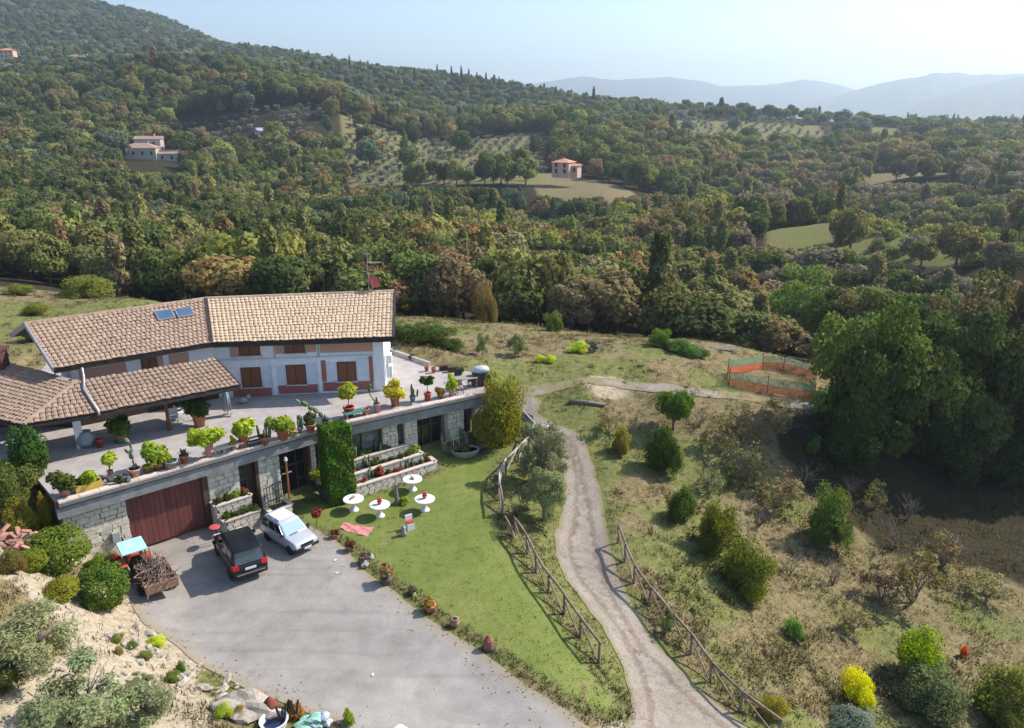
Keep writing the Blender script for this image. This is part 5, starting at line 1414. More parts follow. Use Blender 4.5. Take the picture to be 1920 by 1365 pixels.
M_PLATE = pmat('number_plate', (.6, .62, .63), None, 1, .5)
M_TRIM = pmat('black_trim', (.012, .012, .013), (.02, .02, .021), 8, .6)
M_CHROME = pmat('chrome', (.55, .55, .56), None, 1, .2, metal=.9)
def wheel(t, x, y, r, wd):
    s = 1 if y > 0 else -1
    M90 = Matrix.Rotation(R(90), 3, 'X')
    def lz(prof, name, mat, parent):
        tmp = MB().lathe(prof, n=18); mb = MB(); mb.add([M90 @ Vector(v) for v in tmp.v], tmp.f); return mb.build(name, mat, parent, smooth=False)
    wl = lz([(r * .62, -wd / 2), (r * .95, -wd / 2), (r, -wd * .35), (r, wd * .35), (r * .95, wd / 2), (r * .62, wd / 2)], 'wheel', M_TYRE, t)
    wl.location = (x, y, r)
    rm = lz([(r * .62, -wd * .42), (r * .58, wd * .1), (r * .15, wd * .42), (0.02, wd * .45)], 'rim', M_RIM, wl)
    rm.rotation_euler = (0, 0, 0) if s < 0 else (0, 0, math.pi)
def bevel(o, w_=.04, seg=3):
    m = o.modifiers.new('round', 'BEVEL'); m.width = w_; m.segments = seg; m.limit_method = 'ANGLE'; m.angle_limit = R(28)
    o.data.polygons.foreach_set('use_smooth', [True] * len(o.data.polygons))
    return o
def loft(mb, secs):
    o = len(mb.v); n = len(secs[0])
    for s in secs: mb.v += [tuple(p) for p in s]
    for i in range(len(secs) - 1):
        for j in range(n): mb.f.append((o + i * n + j, o + i * n + (j + 1) % n, o + (i + 1) * n + (j + 1) % n, o + (i + 1) * n + j)); mb.m.append(0)
    mb.f.append(tuple(o + j for j in range(n))[::-1]); mb.f.append(tuple(o + (len(secs) - 1) * n + j for j in range(n))); mb.m += [0, 0]
    return mb
def car(lab, px_loc, heading, Lc, Wc, body, cab, paint, glass, wr, wheels, name):
    """x forward; body: stations (x, z low, z shoulder, half width); cab: base x0,x1, roof x0,x1, z belt, z roof, half widths"""
    t = thing(name, lab, 'car', px_loc, heading)
    secs = []
    for x, zl, zt, hw in body:
        secs.append([(x, -hw * .93, zl), (x, -hw, zl + (zt - zl) * .35), (x, -hw * .985, zt - .1), (x, -hw * .9, zt), (x, hw * .9, zt), (x, hw * .985, zt - .1), (x, hw, zl + (zt - zl) * .35), (x, hw * .93, zl)])
    bevel(loft(MB(), secs).build('body', paint, t), .05)
    xb0, xb1, xr0, xr1, zb, zr, wb, wrf = cab
    def ring(z, x0, x1, hw): return [(x0, -hw, z), (x1, -hw, z), (x1, hw, z), (x0, hw, z)]
    base, roof = ring(zb - .05, xb0, xb1, wb), ring(zr - .07, xr0, xr1, wrf); top = ring(zr, xr0 + .12, xr1 - .14, wrf - .1)
    bevel(loft(MB(), [base, roof, top]).build('cabin', paint, t), .06)
    V = lambda a: Vector(a)
    def pane(c0, c1, c2, c3, nm, m=.08, ma=.08, off=.022, mat=glass):
        c0, c1, c2, c3 = map(V, (c0, c1, c2, c3)); nn = (c1 - c0).cross(c3 - c0).normalized(); ce = (c0 + c1 + c2 + c3) / 4
        if nn.dot(ce - Vector(((xb0 + xb1) / 2, 0, zb))) < 0: nn = -nn
        bi = lambda u, v: (c0 * (1 - u) + c1 * u) * (1 - v) + (c3 * (1 - u) + c2 * u) * v
        q4 = [bi(m, ma), bi(1 - m, ma), bi(1 - m, 1 - ma), bi(m, 1 - ma)]
        return MB().hexa([p - nn * .01 for p in q4], [p + nn * off for p in q4]).build(nm, mat, t)
    pane(base[1], base[2], roof[2], roof[1], 'windscreen', .06, .1); pane(base[3], base[0], roof[0], roof[3], 'rear_window', .08, .12, mat=M_SUVG if paint == M_BLACKP else glass)
    for (b0, b1, r1, r0) in ((base[0], base[1], roof[1], roof[0]), (base[3], base[2], roof[2], roof[3])):
        b0, b1, r1, r0 = map(V, (b0, b1, r1, r0))
        for f0, f1 in ((.04, .34), (.36, .64), (.66, .97)): pane(b0.lerp(b1, f0), b0.lerp(b1, f1), r0.lerp(r1, f1), r0.lerp(r1, f0), 'side_window', .04, .13, mat=M_CGLASS)
    for x in wheels:
        for s in (-1, 1): wheel(t, x, s * (Wc / 2 - .1), wr, .2)
    return t, base, roof, top
def up2(t, p): return p
# black SUV seen from behind
hd = math.atan2(.83, -.56)
bL_ = [(-2.1, .42, .95, .80), (-2.03, .32, 1.02, .87), (-1.3, .3, 1.05, .9), (0, .28, 1.04, .905), (1.1, .3, 1.0, .89), (1.75, .34, .92, .85), (2.08, .42, .78, .74)]
t, base, roof, top = car('black SUV with red tail lamps parked beside the silver hatchback, seen from behind', (-14.15, 34.7, 0.03), hd, 4.2, 1.8, bL_, (-2.03, 1.0, -1.8, .4, 1.0, 1.78, .86, .72), M_BLACKP, M_CGLASS, .35, (-1.3, 1.28), 'suv')
for s in (-1, 1):
    MB().hexa([(-2.1, s * .84 - .02, .82), (-1.9, s * .89, .82), (-1.9, s * .90, 1.05), (-2.06, s * .86, 1.05)], [(-2.13, s * .55, .84), (-2.05, s * .6, .84), (-2.03, s * .6, 1.04), (-2.09, s * .56, 1.04)]).build('tail_light', M_TAIL, t)
    MB().box((.75, s * 1.0, 1.12), (.14, .2, .15)).build('mirror', M_BLACKP, t)
    MB().box((2.05, s * .58, .72), (.12, .34, .15)).build('headlight', M_HEAD, t)
bevel(MB().box((-2.1, 0, .52), (.2, 1.62, .26)).build('bumper', M_TRIM, t), .05); MB().box((-2.205, 0, .58), (.02, 1.4, .04)).build('bumper_strip', M_CHROME, t)
MB().box((-2.13, 0, .8), (.03, .54, .12)).build('number_plate', M_PLATE, t); bevel(MB().box((-1.86, 0, 1.75), (.3, 1.3, .05)).build('spoiler', M_BLACKP, t), .02)
MB().tube([(-2.02, -.1, 1.1), (-1.96, .3, 1.2)], .015, 4).build('wiper', M_TRIM, t)
suv = t
# red object on the roof front of the SUV (beyond it in the photo)
p = G(414, 1012); t = thing('red_stool', 'round red topped stool standing behind the black SUV', 'stool', (p.x - .1, p.y - .35, 0.03))
MB().lathe([(0, .86), (.28, .86), (.3, .9), (.26, .93), (0, .94)], n=16, cap=False).build('seat', pmat('red_paint', (.42, .07, .07), (.5, .1, .09), 3, .5), t)
for i in range(3): a_ = i * 2.1; MB().tube([(.12 * math.cos(a_), .12 * math.sin(a_), .88), (.25 * math.cos(a_), .25 * math.sin(a_), 0)], .018, 5).build('leg', M_PIPE, t)
# silver hatchback facing the camera
hd2 = math.atan2(-.66, .75)
bL_ = [(-1.68, .4, .85, .70), (-1.6, .3, .88, .74), (-.8, .26, .9, .76), (.5, .26, .88, .755), (1.35, .3, .8, .73), (1.6, .38, .72, .70), (1.68, .42, .64, .68)]
t, base, roof, top = car('small silver hatchback with white roof panels facing the camera beside the black SUV', (-12.1, 36.6, 0.03), hd2, 3.4, 1.5, bL_, (-1.62, .78, -1.42, .12, .88, 1.45, .71, .6), M_SILV, M_CGL2, .28, (-1.05, 1.1), 'hatchback')
for s in (-1, 1):
    MB().box((1.64, s * .52, .6), (.1, .26, .16)).build('headlight', M_HEAD, t); MB().box((.6, s * .82, .95), (.1, .16, .11)).build('mirror', M_TRIM, t); MB().box((-1.66, s * .6, .72), (.06, .14, .22)).build('tail_light', M_TAIL, t)
MB().box((1.67, 0, .6), (.06, .76, .13)).build('grille', M_TRIM, t); bevel(MB().box((1.66, 0, .42), (.18, 1.42, .17)).build('bumper', M_TRIM, t), .04); bevel(MB().box((-1.68, 0, .42), (.16, 1.42, .17)).build('bumper', M_TRIM, t), .04)
MB().box((1.76, 0, .42), (.02, .42, .1)).build('number_plate', M_PLATE, t)
for x0, x1 in ((-1.15, -.62), (-.56, -.08)): bevel(MB().box(((x0 + x1) / 2, 0, 1.475), (x1 - x0, .95, .04)).build('roof_panel', M_TABLE, t), .015)
MB().box((.75, -.15, .905), (.03, .5, .02), Matrix.Rotation(.5, 3, 'Y')).build('wiper', M_TRIM, t)
# white van: only the tip of its roof is in the frame
p = G(722, 1372); 
bL_ = [(-2.2, .4, 1.0, .85), (-2.1, .3, 1.05, .9), (0, .28, 1.05, .92), (1.4, .3, 1.0, .9), (2.1, .4, .85, .8)]
# red tractor with a pale blue canopy, pulling a trailer of brushwood
ht = math.atan2(.8, -.62)
p0 = G(256, 1078)
t = thing('tractor', 'small red tractor with a pale blue sheet canopy, parked half behind a green shrub', 'tractor', p0, ht)
M_RED = pmat('red_body', (.4, .06, .03), (.5, .09, .045), 3, .45)
bevel(MB().box((.75, 0, .85), (1.2, .62, .55)).build('hood', M_RED, t), .06); MB().box((-.1, 0, .62), (.9, .5, .3)).build('chassis', M_TRIM, t)
MB().box((-.35, 0, .95), (.45, .45, .1)).build('seat', M_TRIM, t); MB().box((-.58, 0, 1.18), (.08, .45, .4)).build('seat_back', M_TRIM, t)
for s in (-1, 1):
    wheel(t, -.45, s * .58, .55, .3); wheel(t, 1.05, s * .5, .34, .2)
    bevel(MB().box((-.45, s * .58, 1.13), (.9, .34, .06)).build('mudguard', M_RED, t), .02)
    MB().tube([(-.7, s * .45, .9), (-.72, s * .45, 1.72)], .03, 5).build('canopy_post', M_TRIM, t); MB().tube([(.2, s * .42, .9), (.3, s * .45, 1.72)], .03, 5).build('canopy_post', M_TRIM, t)
mb = MB().hexa([(-.8, -.6, 1.7), (.5, -.6, 1.75), (.5, .6, 1.75), (-.8, .6, 1.7)], [(-.8, -.58, 1.75), (.5, -.58, 1.81), (.5, .58, 1.81), (-.8, .58, 1.75)])
mb.build('canopy', pmat('pale_blue_sheet', (.32, .62, .75), (.42, .72, .82), 3, .5), t)
MB().tube([(.25, 0, 1.1), (.05, 0, 1.35)], .02, 5).build('steering_column', M_TRIM, t); MB().tube([(1.1, .2, 1.1), (1.1, .2, 1.75)], .03, 6).build('exhaust', M_TRIM, t)
pt = G(297, 1106)
t = thing('farm_trailer', 'rusty brown two wheeled trailer behind the red tractor, heaped with brushwood', 'trailer', pt, ht)
M_RUSTY = pmat('rusty_boards', (.17, .09, .055), (.33, .2, .13), 6, .85, .3, vary=.15)
MB().box((0, 0, .62), (2.3, 1.4, .1)).build('bed', M_RUSTY, t)
for s in (-1, 1):
    for z in (.75, .95): MB().box((0, s * .7, z), (2.3, .05, .18)).build('side_board', M_RUSTY, t)
    wheel(t, -.1, s * .78, .38, .2)
for z in (.74, .9, 1.06): MB().box((-1.18, 0, z), (.06, 1.5, .14)).build('tail_board', M_RUSTY, t)
MB().box((1.16, 0, .85), (.05, 1.4, .4)).build('front_board', M_RUSTY, t); MB().tube([(1.1, 0, .55), (2.1, 0, .5)], .05, 6).build('drawbar', M_TRIM, t)
M_STICK = pmat('brushwood', (.16, .11, .085), (.34, .25, .2), 9, .95, .3, vary=.25)
t = thing('brushwood', 'tangled heap of grey brown cut branches loaded on the trailer', 'brushwood', (pt.x, pt.y, pt.z + .68), ht)
rr = random.Random(11)
for i in range(190):
    x, y = rr.uniform(-1.0, 1.0), rr.uniform(-.55, .55); z = .1 + rr.random() * .85 * (1 - (x * .6) ** 2) * (1 - (y * 1.2) ** 2 * .6)
    d = Vector((rr.uniform(-1, 1), rr.uniform(-.5, .5), rr.uniform(-.35, .55))).normalized() * rr.uniform(.35, .75); c0 = Vector((x, y, z))
    MB().tube([c0 - d, c0 + Vector((rr.uniform(-.06, .06), rr.uniform(-.06, .06), .05)), c0 + d], [rr.uniform(.014, .03), .018, .008], 4, cap=False).build('stick', M_STICK, t)
MB().tube([(.1, .1, .6), (.12, .05, 1.2), (.05, .1, 1.75)], [.035, .025, .012], 5).build('stick', M_STICK, t)

# white van, mostly below the frame
pv_ = G(733, 1440)
t = thing('van', 'white van whose roof corner just shows at the bottom edge', 'van', (pv_.x, pv_.y - 1.0, pv_.z), -2.2)
secs = []
for x, zl, zt, hw in [(-1.6, .4, 1.3, .78), (-1.5, .32, 1.4, .84), (0, .3, 1.42, .86), (1.0, .3, 1.4, .86), (1.35, .35, .9, .82), (1.7, .4, .75, .74)]:
    secs.append([(x, -hw, zl), (x, -hw, zt - .2), (x, -hw * .9, zt), (x, hw * .9, zt), (x, hw, zt - .2), (x, hw, zl)])
bevel(loft(MB(), secs).build('body', M_TABLE, t), .06)
for x in (-1.0, 1.05):
    for s in (-1, 1): wheel(t, x, s * .74, .3, .18)
MB().hexa([(1.02, -.7, 1.3), (1.3, -.68, .95), (1.3, .68, .95), (1.02, .7, 1.3)], [(1.06, -.7, 1.33), (1.36, -.68, .97), (1.36, .68, .97), (1.06, .7, 1.33)]).build('windscreen', M_CGLASS, t)

# ================================================================== RUSTIC FENCES
M_FENCE = pmat('fence_wood', (.15, .105, .075), (.29, .22, .165), 5, .9, .4, 30, vary=.15)
M_FENCEP = pmat('pale_fence_wood', (.36, .33, .29), (.5, .46, .41), 5, .9, .4, 30, vary=.12)
def resample(pts, step):
    P = smooth_poly([p[:2] for p in pts], closed=False, step=.2); out = [Vector(P[0])]; acc = 0
    for a, b in zip(P[:-1], P[1:]):
        a, b = Vector(a), Vector(b); L = (b - a).length
        while acc + L >= step:
            f = (step - acc) / L; a = a.lerp(b, f); out.append(a.copy()); L = (b - a).length; acc = 0
        acc += L
    return out
def fence(pxs, lab, step=1.72, h=1.06, pale=0):
    pts = [G(*q_) for q_ in pxs]
    ps = resample(pts, step); ps = [Vector((p.x, p.y, Hs(p.x, p.y))) for p in ps]
    f = thing('rustic_fence', lab, 'fence', ps[len(ps) // 2])
    j = lambda: random.uniform(-.03, .03)
    for i, p in enumerate(ps):
        MB().tube([p + Vector((0, 0, -.25)), p + Vector((j(), j(), h + .03))], [.075, .066], 7).build('post', M_FENCE, f, world=True)
        if i + 1 < len(ps):
            q_ = ps[i + 1]; m = M_FENCEP if i < pale else M_FENCE
            tp0, tp1 = p + Vector((0, 0, h + .02)), q_ + Vector((0, 0, h + .02))
            d = (tp1 - tp0).normalized() * .09
            MB().tube([tp0 - d, (tp0 + tp1) / 2 + Vector((j(), j(), j())), tp1 + d], [.065, .07, .062], 7).build('top_rail', m, f, world=True, smooth=True)
            s = Vector((-d.y, d.x, 0)).normalized() * .06
            MB().tube([p - s + Vector((0, 0, h - .08)), q_ - s + Vector((0, 0, .1))], [.05, .046], 6).build('cross_brace', m, f, world=True)
    return f
fence([(978,795),(1001,818),(997,838),(972,866),(948,890),(937,912),(938,945),(946,985)], 'curved rustic log fence with pale rails from the terrace corner down beside the lawn', pale=6)
fence([(965,1004),(984,1030),(1007,1078),(1027,1110),(1055,1148),(1082,1188),(1112,1228),(1146,1276)], 'straight rustic log fence between the lawn and the dirt track')
fence([(1159,1018),(1184,1084),(1209,1122),(1230,1150),(1255,1181),(1288,1218),(1316,1258),(1351,1303),(1409,1352),(1475,1402)], 'long rustic log fence on the right side of the dirt track')
# plank stile leaning at the gap in the fence
p = G(957, 1004); t = thing('plank_gate', 'few reddish planks leaning together at the gap in the log fence', 'gate', p, 1.2)
for i in range(5): MB().box((-.24 + i * .12, .12 * i - .2, .5), (.1, .04, 1.05), Matrix.Rotation(R(-18), 3, 'X') @ Matrix.Rotation(R(4 * (i - 2)), 3, 'Y')).build('plank', M_DRIFT if i % 2 else M_FENCE, t)
a1, b1 = G(972, 792), G(1000, 806)
t = thing('board_panel', 'short pale blue grey board panel at the top end of the curved fence', 'panel', (a1 + b1) / 2)
for k_ in range(4):
    z = .15 + k_ * .27; dd = (b1 - a1).normalized(); MB().box((a1 + b1) / 2 + Vector((0, 0, z)), ((b1 - a1).length, .04, .25), Matrix((dd, Vector((-dd.y, dd.x, 0)), Vector((0, 0, 1)))).transposed()).build('board', M_BLUEG if k_ else M_DRIFT, t, world=True)

# ================================================================== NETTING PEN, LOG, STONES
M_ONET = pmat('orange_net', (.75, .12, .05), (.8, .16, .07), 3, .6); M_GNET = pmat('green_net', (.03, .3, .22), (.05, .38, .28), 3, .6)
def net(a, b, z0, z1, cell, wd, seed):
    mb = MB(); L = (b - a).length; d = (b - a) / L; nx = int(L / cell); nz = max(2, int((z1 - z0) / cell)); s = Vector((-d.y, d.x, 0)).normalized()
    sag = lambda u, v: s * (.06 * math.sin(u * 5 + seed) * v)
    for i in range(nx + 1):
        u = i / nx; P0 = a.lerp(b, u)
        e = d * wd / 2
        for k_ in range(2):
            v0, v1 = k_ / 2, (k_ + 1) / 2
            q0 = P0 + Vector((0, 0, z0 + (z1 - z0) * v0)) + sag(u, v0); q1 = P0 + Vector((0, 0, z0 + (z1 - z0) * v1)) + sag(u, v1); mb.add([q0 - e, q0 + e, q1 + e, q1 - e], [(0, 1, 2, 3)])
    for k_ in range(nz + 1):
        v = k_ / nz; e = Vector((0, 0, wd / 2)); n_ = max(2, int(L / .5))
        for i in range(n_):
            q0 = a.lerp(b, i / n_) + Vector((0, 0, z0 + (z1 - z0) * v)) + sag(i / n_, v) + s * .003; q1 = a.lerp(b, (i + 1) / n_) + Vector((0, 0, z0 + (z1 - z0) * v)) + sag((i + 1) / n_, v) + s * .003; mb.add([q0 - e, q1 - e, q1 + e, q0 + e], [(0, 1, 2, 3)])
    return mb
c_ = [G(1364, 702), G(1366, 723), G(1438, 737), G(1525, 750), G(1530, 712), G(1468, 694), G(1430, 692)]
t = thing('netting_pen', 'enclosure of orange and green plastic netting on stakes at the wood edge', 'enclosure', sum(c_, Vector()) / len(c_))
for i in range(len(c_)):
    a, b = c_[i], c_[(i + 1) % len(c_)]
    MB().tube([a + Vector((0, 0, -.2)), a + Vector((random.uniform(-.06, .06), 0, 1.45))], .035, 6).build('stake', M_FRAME, t, world=True)
    net(a, b, .02, .62, .09, .045, i).build('orange_net', M_ONET, t, world=True)
    net(a, b, .66, 1.2, .12, .034, i + 3).build('green_net', M_GNET, t, world=True)
a1, b1 = G(1068, 756), G(1134, 763)
t = thing('log', 'long pale bare log lying on the grass below the gravel road', 'log', (a1 + b1) / 2)
MB().tube([a1 + Vector((0, 0, .15)), (a1 * .6 + b1 * .4) + Vector((0, 0, .2)), b1 + Vector((0, 0, .16))], [.12, .17, .13], 8).build('trunk', BARKG, t, world=True, smooth=True); q_ = a1.lerp(b1, .5); MB().tube([q_ + Vector((0, 0, .2)), q_ + Vector((.1, -.5, .35))], [.07, .03], 5).build('branch_stub', BARKG, t, world=True)
a1, b1 = G(1330, 652), G(1384, 660)
t = thing('plank_pile', 'few grey planks lying in front of the dark wood edge', 'planks', (a1 + b1) / 2)
for k_ in range(4): MB().box((a1 + b1) / 2 + Vector((0, .25 * k_ - .4, .15 + .03 * k_)), ((b1 - a1).length * .9, .2, .05), Matrix.Rotation(.1 * k_ - .3, 3, 'Z')).build('plank', M_WOODP, t, world=True)
p = G(1022, 804); t = thing('boulder', 'bright white boulder at the top of the dirt track', 'boulder', p); MB().blob((0, 0, .14), (.3, .22, .22), 4, 2, .2).build('stone', M_TABLE, t, smooth=True)
# spoil bank on the left: rocks, tiles, junk
M_ROCK = pmat('pale_rock', (.27, .23, .18), (.45, .40, .33), 4, .95, .5, 18)
rr = random.Random(21); nb_ = 0
ROCK = []
for k_ in range(6): ROCK.append(MB().blob((0, 0, 0), (1, .8, .65), 50 + k_, 2, .32).mesh('rock', M_ROCK))
def rock_lab(px, py, s):
    where = 'at the gravel edge' if py > 1230 and px > 330 else ('high on the pale bank' if py < 1200 else 'on the pale bank slope')
    return where
rock_spots = []
for k_ in range(48):
    f = rr.random(); px = 250 + 250 * f + rr.uniform(-40, 12) - (1 - f) * 10; py = 1185 + 165 * f + rr.uniform(-25, 20)
    rock_spots.append((px, py, rr.uniform(.07, .26)))
for k_ in range(30): rock_spots.append((rr.uniform(20, 300), rr.uniform(1090, 1350), rr.uniform(.06, .16)))
rocks = thing('rock_band', 'band of pale broken rocks along the top of the bank beside the gravel', 'rocks', G(340, 1262))
for px, py, s in rock_spots:
    p = G(px, py); o = link('rock', rr.choice(ROCK), rocks, p - rocks.location + Vector((0, 0, s * .25)), rr.uniform(0, 6), (s * rr.uniform(.8, 1.6), s, s * rr.uniform(.6, 1)))
p = G(462, 1335); t = thing('boulder', 'large pale weathered boulder at the lower end of the bank', 'boulder', p)
MB().blob((0, 0, .2), (1.0, .7, .55), 8, 3, .3).build('stone', M_ROCK, t)
p = G(18, 1026); t = thing('tile_heap', 'heap of broken reddish roof tiles at the left edge below the ivy', 'tiles', p)
tmh = tile_mesh(.24, .42, pmat('heap_tiles', (.3, .14, .1), (.45, .24, .18), 3, .9, .2, vary=.2))
for k_ in range(60):
    o = link('tile', tmh, t, (rr.uniform(-1.3, 1.2), rr.uniform(-.8, .8), .1 + rr.random() * .7 * (1 - abs(rr.uniform(-1, 1)))), 0); o.rotation_euler = (rr.uniform(-.6, .6), rr.uniform(-.6, .6), rr.uniform(0, 6))
p = G(56, 1016); t = thing('plastic_bag', 'crumpled pale blue bag beside the heap of tiles', 'bag', p); MB().blob((0, 0, .22), (.4, .3, .3), 77, 2, .35).build('bag', pmat('pale_blue_bag', (.45, .52, .66), (.6, .66, .78), 5, .5), t)
# junk at the bottom edge
p = G(508, 1338); t = thing('clay_urn', 'dark red brown pointed clay urn among the junk at the bottom edge', 'urn', p); MB().lathe([(.2, -.05), (.32, .2), (.3, .45), (.12, .7), (.05, .78)], n=12).build('urn_body', pmat('dark_clay', (.14, .035, .025), (.2, .06, .045), 5, .8), t, smooth=True)
p = G(515, 1362); t = thing('metal_basin', 'white and dark blue enamel basin in the junk below the clay urn', 'basin', p, .4)
MB().lathe([(.42, .0), (.5, .25), (.55, .34), (.47, .33), (.4, .1)], n=16).build('basin', M_WCH, t); MB().lathe([(.4, .12), (.38, .14)], n=12).build('water', pmat('dark_blue', (.02, .03, .07), None, 1, .2), t)
t = thing('timber_scraps', 'dark upright timber scraps beside the enamel basin', 'timber', G(540, 1352), .3)
for k_ in range(7): MB().box((k_ * .11 - .3, rr.uniform(-.12, .12), .42), (.08, .06, .9 + rr.uniform(-.2, .2)), Matrix.Rotation(rr.uniform(-.25, .25), 3, 'Y')).build('plank', M_FRAME, t)
t = thing('dry_vine', 'orange brown dried vine heap at the bottom edge', 'plant', G(558, 1345)); foliage(t, LEM[1], (.9, .8, .6), 0, (.3, .13, .05))
t = thing('tarpaulin', 'crumpled pale green tarpaulin at the bottom edge', 'tarpaulin', G(583, 1360)); MB().blob((0, 0, .12), (.45, .35, .22), 31, 3, .4).build('sheet', pmat('green_sheet', (.2, .42, .33), (.32, .52, .42), 5, .6), t)
t = thing('tarpaulin', 'crumpled pale blue plastic sheet at the bottom edge right of the green one', 'tarpaulin', G(603, 1357)); MB().blob((0, 0, .12), (.35, .3, .25), 32, 3, .4).build('sheet', pmat('blue_sheet', (.35, .42, .5), (.5, .56, .62), 5, .6), t)
t = thing('weed', 'tall light green weed at the gravel corner by the bottom edge', 'plant', G(657, 1358)); foliage(t, LEM[2], (.6, .6, .8), 0, LIME)
# ================================================================== FAR HOUSES
M_FWALL = pmat('far_wall', (.40, .36, .30), (.48, .43, .37), .5, .9); M_FPINK = pmat('far_pink_wall', (.50, .33, .26), (.57, .39, .32), .5, .9); M_FROOF = pmat('far_roof', (.28, .18, .14), (.36, .24, .19), .8, .9)
M_FWHITE = pmat('far_white_wall', (.66, .63, .61), (.74, .71, .69), .5, .9); M_FORNG = pmat('far_orange_roof', (.5, .2, .12), (.6, .28, .18), .6, .9); M_FGREYR = pmat('far_grey_roof', (.3, .3, .33), (.36, .36, .4), .6, .8)
def far_house(lab, p, blocks, rz, wall, roofm, cat='house', name='hillside_house'):
    """blocks: (x, y, width, depth, height, windows across, storeys, hipped)"""
    t = thing(name, lab, cat, p, rz)
    for (x, y, w_, d_, h_, nw, ns, hip) in blocks:
        MB().box((x, y, h_ / 2 - .6), (w_, d_, h_ + 1.2)).build('wall', wall, t)
        o = .45; e = [(x - w_ / 2 - o, y - d_ / 2 - o, h_), (x + w_ / 2 + o, y - d_ / 2 - o, h_), (x + w_ / 2 + o, y + d_ / 2 + o, h_), (x - w_ / 2 - o, y + d_ / 2 + o, h_)]
        rh = d_ * .2; k_ = d_ / 2 if hip else -o
        r0, r1 = (x - w_ / 2 + k_, y, h_ + rh), (x + w_ / 2 - k_, y, h_ + rh)
        mb = MB(); mb.add(e + [r0, r1], [(0, 1, 5, 4), (2, 3, 4, 5), (3, 0, 4), (1, 2, 5), (3, 2, 1, 0)]); rf = mb.build('roof', roofm, t)
        if w_ > 7: MB().box((x + w_ * .2, y + .4, h_ + rh + .25), (.6, .6, 1.3)).build('chimney', wall, rf)
        for s in range(ns):
            for i in range(nw):
                xx = x - w_ / 2 + w_ * (i + .5) / nw; zz_ = h_ * (s + .55) / ns
                f = MB().box((xx, y - d_ / 2 - .03, zz_), (1.0, .08, 1.5)).build('window', M_FRAME, t); MB().box((xx, y - d_ / 2 - .08, zz_), (.8, .04, 1.3)).build('pane', M_GLASS, f)
    return t
far_house('long pale stone villa with small windows among trees on the left hillside', Q(288, 352, ZatY(318, 352)), [(-4, 0, 15, 10, 9.5, 4, 2, True), (9.5, 1, 12, 9, 7.0, 3, 2, False), (-2, 6, 11, 6, 13, 2, 3, False)], .12, M_FWALL, M_FROOF)
far_house('square farmhouse with an orange hipped roof at the top of the bare field', Q(1057, 287, ZatY(326, 287)), [(0, 0, 6.6, 6.0, 4.2, 2, 2, True), (4.4, 1.2, 2.4, 3.6, 3.0, 1, 1, False)], -.5, M_FPINK, M_FORNG)
far_house('left one of a pair of pink houses high on the mountain flank', Q(143, 640, ZatY(122, 640)), [(0, 0, 9, 8, 6, 2, 2, True)], .5, M_FPINK, M_FROOF)
far_house('right and whiter one of a pair of houses high on the mountain flank', Q(163, 645, ZatY(125, 645)), [(0, 0, 11, 8, 6.5, 3, 2, False)], -.4, M_FWHITE, M_FROOF)
far_house('pink house with a red roof at the left picture edge high on the slope', Q(17, 600, ZatY(110, 600)), [(0, 0, 9, 8, 5.5, 3, 2, True)], .2, M_FPINK, M_FORNG)
far_house('house with a broad pale grey roof half hidden in trees right of the villa', Q(497, 400, ZatY(258, 400)), [(0, 0, 8, 7, 3.4, 3, 1, False)], .6, M_FWALL, M_FGREYR)
far_house('whitish house with a faded pink roof on the far right slope', Q(1632, 400, ZatY(312, 400)), [(0, 0, 12, 8, 5.0, 4, 2, False), (7, -2, 5, 5, 4, 1, 1, True)], .15, M_FWHITE, M_FORNG)

# ================================================================== WOODS
PROTO = {
 'oak': [crown_mesh('foliage', 2600, .055, 100 + i, 'round', nl=20, jit=.55, trunk=.32) for i in range(4)],
 'tall': [crown_mesh('foliage', 2000, .05, 110 + i, 'tall', nl=22, jit=.55, trunk=.25) for i in range(2)],
 'olive': [crown_mesh('foliage', 1100, .05, 120 + i, 'olive', nl=14, jit=.8, trunk=.35) for i in range(2)],
 'cypress': [crown_mesh('foliage', 900, .06, 130, 'cypress', nl=16, jit=.5)],
 'shrub': [crown_mesh('foliage', 1300, .06, 140 + i, 'shrub', nl=14, jit=.6) for i in range(2)],
}
KINDS = [(k, i) for k in PROTO for i in range(len(PROTO[k]))]
KI = {kk: n for n, kk in enumerate(KINDS)}
fr = np.random.default_rng(99)
def band(y0, y1, sp):
    xs_, ys_ = [], []
    for y in np.arange(y0, y1, sp):
        hw_ = (y * CP + 25) * .80 + 12
        xs = np.arange(-hw_, hw_, sp); xs_.append(xs); ys_.append(np.full(len(xs), y))
    x = np.concatenate(xs_); y = np.concatenate(ys_)
    return x + fr.uniform(-.48, .48, len(x)) * sp, y + fr.uniform(-.48, .48, len(x)) * sp
B = [band(86, 200, 4.9), band(200, 330, 5.6), band(330, 560, 6.6), band(560, 980, 9.0), band(980, 1500, 13)]
rows_x, rows_y, rows_k = [], [], []
for (pa_, pb_, Y0, Y1, dx_, dy_) in ((650, 1030, 296, 432, 5.6, 8.5), (1240, 1560, 432, 560, 6.5, 11), (690, 900, 258, 290, 5.4, 8.0), (340, 620, 395, 430, 5.5, 8.5)):
    for j_, Y_ in enumerate(np.arange(Y0, Y1, dy_)):
        xa, xb = Q(pa_, Y_, 0).x, Q(pb_, Y_, 0).x; xs_ = np.arange(xa, xb, dx_) + (j_ % 2) * dx_ * .5
        sel_ = fr.random(len(xs_)) < .86; xs_ = xs_[sel_]
        rows_x.append(xs_ + fr.normal(0, .5, len(xs_))); rows_y.append(np.full(len(xs_), Y_) + .03 * xs_ + fr.normal(0, .4, len(xs_)))
nrow_ = sum(len(a_) for a_ in rows_x)
